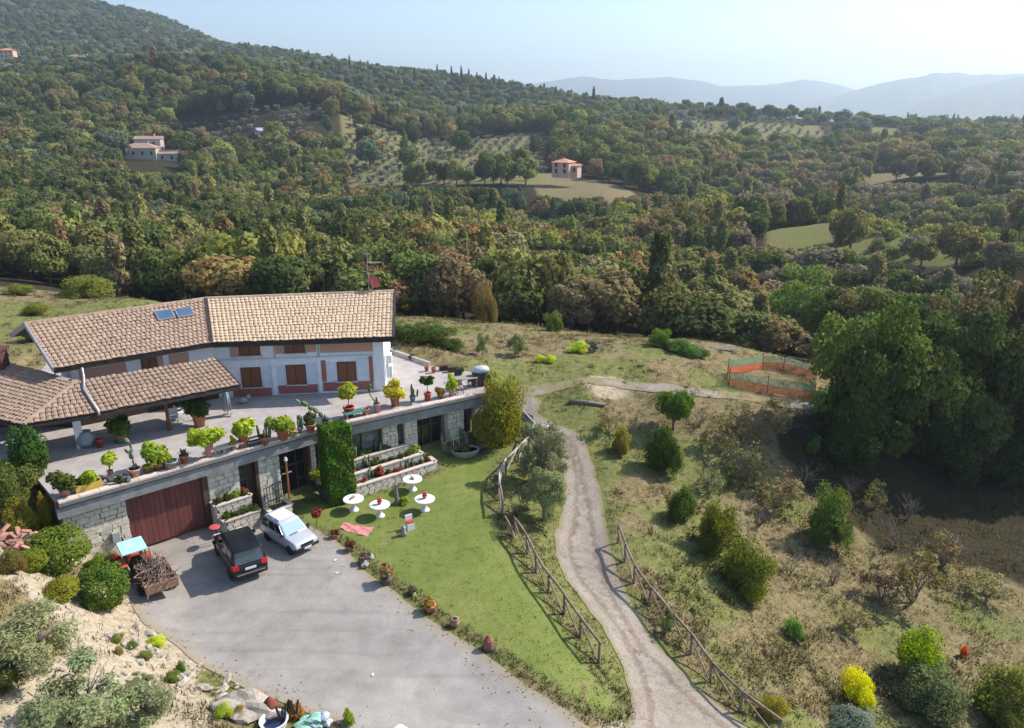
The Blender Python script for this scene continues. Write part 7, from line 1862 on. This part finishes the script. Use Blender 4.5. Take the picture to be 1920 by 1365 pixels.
# orchard slope
for a in [(1262, 806, 66, 84, 'big', (.075, .125, .02), 'young bright green tree on a thin trunk between road and slope', 'tree'),
          (1240, 885, 76, 92, 'shrub', (.05, .08, .016), 'dark green bushy tree below the young tree on the slope', 'tree'),
          (1270, 972, 70, 72, 'shrub', (.07, .10, .02), 'green bush with yellowish right side, middle of the slope row', 'shrub'),
          (1338, 1032, 92, 100, 'shrub', (.10, .105, .016), 'yellow olive rounded bush casting a dark shadow, fourth in the slope row', 'shrub'),
          (1396, 1106, 104, 96, 'shrub', (.115, .13, .02), 'yellow green spreading bush, lowest in the slope row', 'shrub'),
          (1552, 1020, 84, 118, 'shrub', (.085, .12, .025), 'tall light green bush alone on the dry slope', 'shrub'),
          (1701, 1262, 106, 104, 'shrub', (.17, .22, .014), 'large round lime green bush at the lower right', 'shrub'),
          (1602, 1314, 66, 74, 'shrub', (.50, .40, .012), 'bright yellow autumn bush at the lower right', 'shrub'),
          (1525, 852, 26, 36, 'shrub', GREEN, 'tiny green shrub at the shadow edge below the grove', 'shrub'),
          (1615, 868, 46, 52, 'big', LIME, 'small yellow green sapling just in front of the grove shadow', 'tree'),
          (1640, 955, 44, 60, 'sparse', (.13, .13, .05), 'crooked dark stemmed little tree on the open slope', 'tree'),
          (1440, 830, 90, 80, 'sparse', (.16, .12, .05), 'sparse brownish scrub tree below the gravel road bend', 'tree'),
          (1350, 850, 80, 70, 'sparse', (.15, .13, .05), 'sparse olive brown scrub tree right of the dark bushy tree', 'tree'),
          (1395, 900, 90, 70, 'sparse', (.16, .14, .06), 'thin brown scrub with crooked stem in the slope middle', 'shrub'),
          (1460, 950, 100, 70, 'sparse', (.17, .13, .06), 'thin reddish brown scrub left of the tall light green bush', 'shrub'),
          (1675, 1030, 70, 80, 'bare', TAN, 'leafless grey shrub on the right slope', 'shrub'),
          (1560, 1098, 60, 56, 'bare', TAN, 'small leafless tree with a dark stem below the tall light green bush', 'tree'),
          (1710, 1130, 120, 120, 'sparse', (.17, .14, .06), 'tall tangled dry thicket above the round lime bush', 'shrub'),
          (1650, 1125, 90, 70, 'sparse', (.11, .08, .045), 'dark brown tangled bush left of the dry thicket', 'shrub'),
          (1480, 1080, 60, 50, 'bare', TAN, 'leafless twisted shrub right of the lowest row bush', 'shrub'),
          (1490, 1195, 44, 36, 'shrub', GREEN, 'small green bush with red leaves in the lower slope', 'shrub'),
          (1760, 1340, 150, 90, 'shrub', (.11, .125, .055), 'wide grey green bush below the round lime bush', 'shrub'),
          (1890, 1350, 130, 110, 'shrub', (.14, .15, .03), 'yellow green bush in the bottom right corner', 'shrub'),
          (1590, 1376, 100, 44, 'shrub', (.13, .155, .11), 'blue grey bush cut by the bottom edge below the yellow bush', 'shrub'),
          (1450, 1345, 60, 44, 'shrub', (.2, .17, .03), 'low yellowish bush beside the lower fence end', 'shrub'),
          (1248, 1186, 54, 44, 'sparse', (.10, .13, .03), 'dark thorny weed growing through the right fence', 'shrub'),
          (1140, 812, 60, 44, 'sparse', (.16, .14, .05), 'dry olive brush on the pile of earth by the log', 'shrub'), (1165, 850, 40, 50, 'shrub', (.19, .17, .03), 'yellowish weed clump below the pile of earth', 'shrub'),
          (1265, 660, 70, 26, 'shrub', (.085, .125, .03), 'low light green thicket at the dark wood edge above the road', 'shrub'), (1300, 668, 60, 22, 'shrub', (.10, .14, .05), 'low pale green reeds beside the thicket at the wood edge', 'shrub'),
          (1230, 648, 50, 34, 'shrub', (.09, .13, .02), 'small bright bush left of the low thicket at the wood edge', 'shrub'),
          (905, 666, 30, 42, 'olive', OLIVE, 'left one of two round grey olive bushes in the field behind the terrace', 'olive'), (972, 668, 42, 46, 'olive', OLIVE, 'right and larger one of two round grey olive bushes in the field', 'olive'),
          (1083, 660, 40, 20, 'shrub', YGREEN, 'bright yellow green shrub in the dry field', 'shrub'), (1112, 660, 26, 22, 'olive', (.08, .10, .09), 'small blue grey bush next to the bright yellow field shrub', 'shrub'),
          (1012, 678, 24, 14, 'shrub', YGREEN, 'low yellow weed left of its twin in the dry field', 'shrub'), (1034, 678, 26, 14, 'shrub', YGREEN, 'low yellow weed right of its twin in the dry field', 'shrub'),
          (1018, 902, 96, 116, 'olive', (.14, .145, .105), 'silvery olive bush between curved fence and dirt track', 'olive'), (1020, 975, 90, 110, 'olive', (.115, .13, .085), 'lower grey green olive tree with bent trunk between fence and track', 'olive'), (1045, 870, 50, 50, 'olive', (.15, .155, .12), 'small silvery olive shoot at the top of the dirt track', 'olive'),
          (938, 832, 96, 138, 'shrub', (.16, .15, .022), 'big yellow olive bush covering the right corner of the basement', 'shrub'),
          (905, 760, 50, 70, 'shrub', (.10, .125, .10), 'blue grey shrub at the terrace end behind the big yellow bush', 'shrub'),
          (60, 900, 88, 118, 'shrub', (.045, .085, .018), 'large dark ivy bush at the left porch corner', 'ivy'),
          (93, 838, 18, 0.1, 'shrub', YGREEN, '', ''),
          (20, 960, 90, 100, 'shrub', (.10, .12, .03), 'green hedge bush at the left edge below the porch', 'shrub'), (10, 905, 60, 50, 'shrub', (.09, .14, .02), 'bright green bush at the left edge beside the terrace step', 'shrub'),
          (40, 1000, 70, 70, 'shrub', (.16, .15, .025), 'yellowish bush left of the climbing creeper', 'shrub'),
          (90, 995, 30, 84, 'shrub', (.24, .21, .03), 'narrow yellow creeper climbing at the basement left corner', 'creeper'),
          (112, 1068, 116, 70, 'dense', (.10, .135, .02), 'wide green mound bush in front of the stone wall left end', 'shrub'), (60, 1068, 60, 34, 'dense', (.13, .16, .02), 'low green mound left of the wide mound bush', 'shrub'),
          (198, 1140, 84, 80, 'dense', (.085, .125, .022), 'green bush beside the tractor and trailer', 'shrub'), (120, 1122, 70, 34, 'dense', (.17, .18, .022), 'low yellow green cushion plant on the pale bank', 'shrub'),
          (20, 1070, 60, 40, 'shrub', (.13, .11, .03), 'brownish green bush below the tile heap', 'shrub'), (185, 1065, 50, 30, 'shrub', (.09, .15, .02), 'small green bush between mound and tractor', 'shrub'), (222, 1062, 24, 30, 'shrub', (.26, .1, .05), 'small reddish plant left of the tractor', 'shrub'),
          (48, 1268, 190, 128, 'olive', (.13, .145, .095), 'big grey green olive tree with forked trunk on the left bank', 'olive'), (10, 1290, 80, 60, 'shrub', (.09, .10, .03), 'dark green bush in the shade at the left edge', 'shrub'),
          (150, 1392, 210, 150, 'olive', (.12, .135, .09), 'wide grey olive cut by the bottom edge', 'olive'), (265, 1375, 150, 100, 'olive', (.12, .14, .095), 'smaller grey olive at the bottom edge nearest the boulder', 'olive'), (270, 1290, 50, 30, 'olive', (.11, .13, .08), 'thin grey green shrub on the open bank', 'shrub'),
          (420, 1342, 36, 28, 'shrub', LIME, 'bright green weed on the rocks left of the big boulder', 'weed'), (450, 1345, 40, 24, 'shrub', (.22, .17, .04), 'dry yellow weed on the big boulder', 'weed'),
          (222, 1204, 26, 18, 'shrub', (.15, .16, .04), 'yellow green weed tuft highest on the bank face', 'weed'), (248, 1217, 24, 18, 'shrub', (.10, .14, .03), 'green weed tuft second down the bank face', 'weed'), (274, 1238, 30, 20, 'shrub', (.15, .16, .04), 'yellow green weed tuft third down the bank face', 'weed'), (322, 1276, 32, 20, 'shrub', (.10, .14, .03), 'green weed tuft lowest on the bank face', 'weed'), (338, 1258, 24, 18, 'shrub', (.10, .14, .03), 'green weed tuft beside the gravel edge on the bank', 'weed'), (292, 1208, 40, 16, 'shrub', YGREEN, 'low yellow green weeds along the gravel edge upper part', 'weed'),
          (222, 1226, 20, 14, 'shrub', (.2, .17, .05), 'dry brown tuft on the bank face', 'weed'),
          (70, 588, 60, 22, 'shrub', (.15, .15, .03), 'yellow green bush in the field behind the left roof end', 'shrub'), (170, 556, 110, 40, 'shrub', (.13, .145, .03), 'wide yellow green bramble in the field left of the roof ridge', 'shrub'), (30, 552, 60, 20, 'shrub', (.12, .14, .03), 'low bramble at the left end of the field', 'shrub'), (300, 560, 60, 60, 'olive', (.13, .15, .10), 'pale grey green bush behind the roof ridge', 'shrub'),
          (60, 640, 50, 34, 'shrub', (.15, .15, .035), 'yellowish bush just left of the roof end', 'shrub'),
          (800, 592, 50, 70, 'shrub', (.16, .12, .045), 'tan upright bush at the wood edge right of the house', 'shrub'), (905, 604, 56, 78, 'shrub', (.17, .13, .05), 'taller tan upright bush at the wood edge above the field', 'shrub'), (850, 590, 36, 60, 'shrub', (.08, .12, .02), 'green ivy clad stem bush between the two tan bushes', 'shrub'), (765, 590, 40, 26, 'shrub', (.13, .15, .025), 'low yellow green shrub right of the roof corner', 'shrub'),
          (1000, 610, 40, 44, 'shrub', (.11, .13, .03), 'bright shrub at the dark wood edge middle', 'shrub'), (1035, 620, 40, 40, 'shrub', (.10, .12, .03), 'green shrub at the dark wood edge right of the middle', 'shrub'), (950, 606, 40, 30, 'shrub', (.09, .11, .025), 'low green shrub at the wood edge right of the taller tan bush', 'shrub'),
          (810, 640, 120, 34, 'shrub', (.06, .085, .02), 'dark green bramble patch behind the terrace kerb', 'shrub'), (760, 632, 60, 26, 'shrub', (.065, .09, .022), 'dark green bramble right beside the house corner', 'shrub'), (850, 655, 60, 22, 'shrub', (.07, .095, .025), 'green bramble patch at its right end by the field', 'shrub'),
          (1385, 820, 70, 66, 'sparse', (.15, .12, .05), 'thin brown scrub tree just below the young tree and road', 'tree'), (1500, 915, 74, 62, 'bare', TAN, 'leafless tangled shrub below the tiny green shrub', 'shrub'),
          (1425, 985, 64, 56, 'bare', TAN, 'leafless grey shrub right of the yellow olive rounded bush', 'shrub'), (1330, 925, 60, 50, 'sparse', (.13, .13, .06), 'thin olive scrub right of the middle row bush', 'shrub'),
          (1590, 930, 56, 52, 'bare', TAN, 'leafless twiggy shrub left of the crooked little tree', 'shrub'), (1700, 975, 60, 66, 'bare', TAN, 'leafless pale shrub at the lower edge of the grove shadow', 'shrub'),
          (1770, 1060, 90, 60, 'sparse', (.16, .13, .06), 'low brown tangle on the right slope above the red leaved plant', 'shrub'), (1850, 1120, 90, 50, 'sparse', (.17, .16, .06), 'low olive tangle near the right edge of the slope', 'shrub'),
          (1600, 1180, 80, 46, 'sparse', (.17, .14, .06), 'low dry tangle between thicket and small green bush', 'shrub'), (1310, 800, 50, 46, 'bare', TAN, 'leafless shrub right of the young tree trunk', 'shrub'),
          (1805, 1232, 14, 26, 'shrub', (.4, .06, .02), 'small red leaved plant on the right slope', 'plant')]:
    if a[6]: plant(*a)

# ================================================================== GRASS AND LITTER
def colmat(name):
    m = bpy.data.materials.new(name); m.use_nodes = True; nt = m.node_tree; N = nt.nodes; L = nt.links; N.remove(N['Principled BSDF'])
    at = N.new('ShaderNodeAttribute'); at.attribute_name = 'Col'; cz = N.new('ShaderNodeCombineXYZ'); cz.inputs[2].default_value = 1
    d = N.new('ShaderNodeBsdfDiffuse'); t = N.new('ShaderNodeBsdfTranslucent'); mx = N.new('ShaderNodeMixShader')
    for q_ in (d, t): L.new(at.outputs['Color'], q_.inputs['Color']); L.new(cz.outputs[0], q_.inputs['Normal'])
    L.new(d.outputs[0], mx.inputs[1]); L.new(t.outputs[0], mx.inputs[2]); L.new(mx.outputs[0], N['Material Output'].inputs[0]); return m
M_BLADE = colmat('grass_blades'); M_GRIT = pmat('grit', (.34, .30, .26), (.5, .46, .40), 9, .95)
LOTP, PATHP, LAWNP = np.array(lot_poly), np.array(path_poly), np.array(lawn_poly)
def blades(name, x, y, nb, h, spread, cols, lean=.5, wd=.02):
    z = H(x, y); n_ = len(x)
    X = np.repeat(x, nb) + fr.normal(0, 1, n_ * nb) * spread; Y = np.repeat(y, nb) + fr.normal(0, 1, n_ * nb) * spread; Zb = np.repeat(z, nb)
    hh_ = np.repeat(h, nb) * fr.uniform(.5, 1.2, n_ * nb); th = fr.uniform(0, 6.28, n_ * nb); ln = fr.uniform(.1, 1, n_ * nb) * lean * hh_; ph = fr.uniform(0, 6.28, n_ * nb)
    w_ = wd * fr.uniform(.7, 1.4, n_ * nb)
    A = np.stack([X - w_ * np.cos(th), Y - w_ * np.sin(th), Zb - .03], 1); Bb = np.stack([X + w_ * np.cos(th), Y + w_ * np.sin(th), Zb - .03], 1); Cc = np.stack([X + ln * np.cos(ph), Y + ln * np.sin(ph), Zb + hh_], 1)
    me = npmesh(name, np.stack([A, Bb, Cc], 1).reshape(-1, 3), 3, M_BLADE)
    cc = np.repeat(cols, nb, 0) * fr.uniform(.75, 1.25, (n_ * nb, 1)); cc = np.repeat(cc, 3, 0); setcol(me, 'Col', np.c_[cc, np.ones(len(cc))])
    o = bpy.data.objects.new(name, me); COLL.objects.link(o); tag(o, kind='stuff'); return o
def spray(n_, y0, y1):
    y = y0 * (y1 / y0) ** fr.random(n_); hw_ = (y * CP + 9) * .74; x = fr.uniform(-1, 1, n_) * hw_
    return x, y
x, y = spray(44000, 22, 84)
cv = cover(x, y); free = (sdist(x, y, LOTP) < -.15) & (sdist(x, y, PATHP) < -.1) & (sdist(x, y, LAWNP) < -.1) & (sdist(x, y, TPXY) < -.4)
clump = .5 + .5 * np.sin(x * .8 + 1.7 * np.sin(y * .5)) * np.sin(y * .9 + 1.2 * np.sin(x * .6))
ok = free & ((cv[:, 2] < .45) | (y < 62)) & (fr.random(len(x)) < (.25 + .75 * clump) * (1 - .75 * cv[:, 1]))
x, y, cv, clump = x[ok], y[ok], cv[ok], clump[ok]
pal = np.array([(.34, .27, .14), (.28, .22, .11), (.42, .34, .2), (.23, .2, .09), (.26, .25, .10)]); palg = np.array([(.23, .25, .085), (.27, .265, .10), (.20, .215, .07)])
ci = pal[fr.integers(0, 5, len(x))]; gi_ = palg[fr.integers(0, 3, len(x))]; gsel = fr.random(len(x)) < np.clip(cv[:, 0] * 1.3 + .12, 0, 1)
hgt = fr.uniform(.08, .22, len(x)) * (1 + .9 * (clump > .72)) * np.where(gsel, .75, 1)
blades('dry_grass', x, y, 8, hgt, .13, np.where(gsel[:, None], gi_, ci), .7, .022)
# low leafy scrub scattered on the slope
x, y = spray(15000, 24, 80); cv = cover(x, y); free = (sdist(x, y, LOTP) < -.3) & (sdist(x, y, PATHP) < -.3) & (sdist(x, y, LAWNP) < -.3) & (sdist(x, y, TPXY) < -.6)
cl2 = .5 + .5 * np.sin(x * .45 + 2 + 1.3 * np.sin(y * .31)) * np.sin(y * .52 + 1.5 * np.sin(x * .37))
ok = free & (cv[:, 2] < .5) & (cv[:, 1] < .5) & (cl2 > .6) & (fr.random(len(x)) < .55); x, y, cl2 = x[ok], y[ok], cl2[ok]
nb = 26; n_ = len(x); sz_ = fr.uniform(.18, .5, n_); P = np.stack([np.repeat(x, nb), np.repeat(y, nb), np.repeat(H(x, y), nb)], 1); dd = fr.normal(0, 1, (n_ * nb, 3)); dd[:, 2] = np.abs(dd[:, 2]) * .8
P += dd * np.repeat(sz_, nb)[:, None] * .55; v_ = leaves(P, np.tile((0, 0, 1.0), (len(P), 1)), .085, fr, .8, 1.8)
me = npmesh('scrub', v_, 4, M_BLADE); pal = np.array([(.23, .24, .085), (.29, .25, .12), (.34, .26, .13), (.20, .21, .08), (.33, .30, .10), (.27, .21, .12)])
cc = np.repeat(np.repeat(pal[fr.integers(0, 6, n_)], nb, 0) * fr.uniform(.7, 1.3, (n_ * nb, 1)), 4, 0); setcol(me, 'Col', np.c_[cc, np.ones(len(cc))])
o = bpy.data.objects.new('scrub', me); COLL.objects.link(o); tag(o, kind='stuff')
# lawn tufts, thicker along the borders
x, y = spray(70000, 24, 56); sd_ = sdist(x, y, LAWNP); ok = (sd_ > -.25) & (fr.random(len(x)) < np.where(sd_ < .5, .95, .4)) & (sdist(x, y, LOTP) < .12) & (sdist(x, y, PATHP) < .1); x, y, sd_ = x[ok], y[ok], sd_[ok]
pal = np.array([(.13, .17, .03), (.17, .20, .045), (.10, .14, .025), (.22, .21, .08)]); blades('lawn_grass', x, y, 6, np.where(sd_ < .5, fr.uniform(.07, .2, len(x)), fr.uniform(.04, .08, len(x))), .08, pal[fr.integers(0, 4, len(x))], .6, .018)
# loose stones on yard and track
x, y = spray(16000, 22, 56); on = (sdist(x, y, PATHP) > .05) | ((sdist(x, y, LOTP) > .1) & (fr.random(len(x)) < .12)); x, y = x[on], y[on]; z = H(x, y) + .03
n_ = len(x); s = fr.uniform(.012, .04, n_) ; b4 = np.array([(1, 0, 0), (0, 1, 0), (-1, 0, 0), (0, -1, 0), (0, 0, 1.0)]); th = fr.uniform(0, 6.28, n_)
V5 = b4[None] * s[:, None, None] * np.array([1.3, 1, .8]); ct, sn = np.cos(th)[:, None], np.sin(th)[:, None]
VX = V5[..., 0] * ct - V5[..., 1] * sn + x[:, None]; VY = V5[..., 0] * sn + V5[..., 1] * ct + y[:, None]; VZ = V5[..., 2] + z[:, None]
tri = np.array([(0, 1, 4), (1, 2, 4), (2, 3, 4), (3, 0, 4)]); VV = np.stack([VX, VY, VZ], -1)[:, tri].reshape(-1, 3)
me = npmesh('loose_stones', VV, 3, M_GRIT); cc = np.repeat(np.array([(.42, .38, .33)]) * fr.uniform(.5, 1.25, (n_, 1)), 12, 0); setcol(me, 'Col', np.c_[cc, np.ones(len(cc))])
o = bpy.data.objects.new('loose_stones', me); COLL.objects.link(o); tag(o, kind='stuff')

# fallen leaves blown along the edges of the yard, and a few white scraps
x, y = spray(30000, 22, 52); de = np.abs(sdist(x, y, LOTP)); de2 = sdist(x, y, LAWNP); ok = ((de < 1.6) & (fr.random(len(x)) < np.exp(-de * 1.6) * .55)) | ((de2 > 0) & (fr.random(len(x)) < .035)); x, y = x[ok], y[ok]
P = np.stack([x, y, H(x, y) + .045], 1); v_ = leaves(P, np.tile((0, 0, 1.0), (len(P), 1)), .055, fr, .3, 1.6); me = npmesh('fallen_leaves', v_, 4, M_BLADE)
pal = np.array([(.26, .17, .07), (.2, .12, .05), (.33, .25, .1), (.16, .11, .06)]); cc = np.repeat(pal[fr.integers(0, 4, len(P))] * fr.uniform(.7, 1.2, (len(P), 1)), 4, 0); setcol(me, 'Col', np.c_[cc, np.ones(len(cc))])
o = bpy.data.objects.new('fallen_leaves', me); COLL.objects.link(o); tag(o, kind='stuff')
for px, py, lab in ((629, 1052, 'white paper scrap on the gravel nearest the row of pots'), (632, 1076, 'small white scrap on the gravel below the paper scrap'), (699, 1267, 'tiny white scrap alone in the lower middle of the gravel')):
    p = G(px, py); t = thing('paper_scrap', lab, 'litter', p + Vector((0, 0, .05)), px); MB().hexa([(-.08, -.04, 0), (.07, -.05, .01), (.08, .03, 0), (-.06, .04, .01)], [(-.075, -.035, .02), (.065, -.045, .03), (.075, .03, .015), (-.06, .04, .03)]).build('paper', M_TABLE, t)

# ================================================================== LABELS OF THE WOODLAND TREES
LM = [(290, 285, 'the pale villa'), (1058, 310, 'the orange roofed farmhouse'), (703, 535, 'the red satellite dish'), (335, 590, 'the skylights'), (150, 120, 'the pink houses'), (497, 250, 'the pale grey roof'), (1440, 700, 'the netting pen'),
      (905, 560, 'the tall tan bush'), (1505, 440, 'the small green meadow'), (1700, 335, 'the flat yellow meadow'), (1630, 305, 'the far white house'), (1470, 600, 'the light green tree behind the pen'), (60, 540, 'the left field'), (560, 545, 'the beige roof ridge'), (130, 590, 'the left roof end'), (1120, 345, 'the bare brown field'), (1270, 655, 'the low thicket'), (1700, 460, 'the yellow green scrub hill'), (1900, 620, 'the right edge grove'), (800, 340, 'the grey olive terraces'), (17, 108, 'the far left pink house'), (970, 655, 'the round olive bushes')]
used = {}
for rec in FOREST:
    o, col, kk, h_, px, py, yy = rec
    best = min(LM, key=lambda l: (l[0] - px) ** 2 + 1.6 * (l[1] - py) ** 2); dx, dy = px - best[0], py - best[1]; dist = math.hypot(dx, dy)
    if abs(dx) > 1.4 * abs(dy): dr = 'right of' if dx > 0 else 'left of'
    elif abs(dy) > 1.4 * abs(dx): dr = 'below' if dy > 0 else 'above'
    else: dr = ('lower ' if dy > 0 else 'upper ') + ('right of' if dx > 0 else 'left of')
    far_ = 'just ' if dist < 60 else ('' if dist < 130 else 'well ')
    if kk == 'skyline': key = 'cypress on the skyline ridge'; 
    else:
        sz_ = 'small ' if h_ < 7.5 else ('tall ' if h_ > 11 else '')
        if kk == 'shrub': sz_ = ''
        key = sz_ + col + {'oak': ' round tree ', 'tall': ' slender tree ', 'olive': ' olive tree ', 'cypress': ' cypress ', 'shrub': ' hill bush '}[kk] + far_ + dr + ' ' + best[2]
    used.setdefault(key, []).append(rec)
seen = set()
ORD = ['leftmost', 'second from left', 'third from left', 'fourth from left', 'fifth from left', 'sixth from left', 'seventh from left', 'eighth from left', 'ninth from left', 'tenth from left', 'eleventh from left', 'rightmost']
for key, rs in used.items():
    rs.sort(key=lambda r_: r_[4])
    for j, r_ in enumerate(rs):
        if len(rs) == 1: lab = key
        elif len(rs) == 2: lab = key + (', left one of two' if j == 0 else ', right one of two')
        else: lab = key + ', ' + ('rightmost' if j == len(rs) - 1 else ORD[min(j, 10)]) + ('' if len(rs) > 12 else ' of %s' % {3: 'three', 4: 'four', 5: 'five', 6: 'six', 7: 'seven', 8: 'eight', 9: 'nine', 10: 'ten', 11: 'eleven', 12: 'twelve'}[len(rs)])
        if len(lab.split()) > 16: lab = lab.split(' of t')[0] if ', ' in lab and ' of t' in lab.split(', ')[1] else lab
        for a_, b_ in ((' just ', ' '), (' well ', ' far '), (' round tree', ' tree'), (' slender tree', ' poplar'), ('bare looking mauve brown', 'mauve brown'), ('the light green tree behind the pen', 'the pale pen tree'), (' one of two', '')):
            if len(lab.split()) > 16: lab = lab.replace(a_, b_)
        if len(lab.split()) > 16: lab = ' '.join(lab.split()[:16])
        while lab in seen: lab = ' '.join(lab.split()[:14]) + ' (' + ORD[min(len(seen) % 11, 10)] + ')' if False else 'another ' + ' '.join(lab.split()[:15])
        seen.add(lab)
        if lab.startswith('another'): print('LABEL', lab)
        tag(r_[0], lab, {'cypress': 'cypress', 'skyline': 'cypress', 'shrub': 'shrub', 'olive': 'olive'}.get(r_[2], 'tree'), 'cypresses on the skyline' if r_[2] == 'skyline' else 'trees on the wooded slopes')
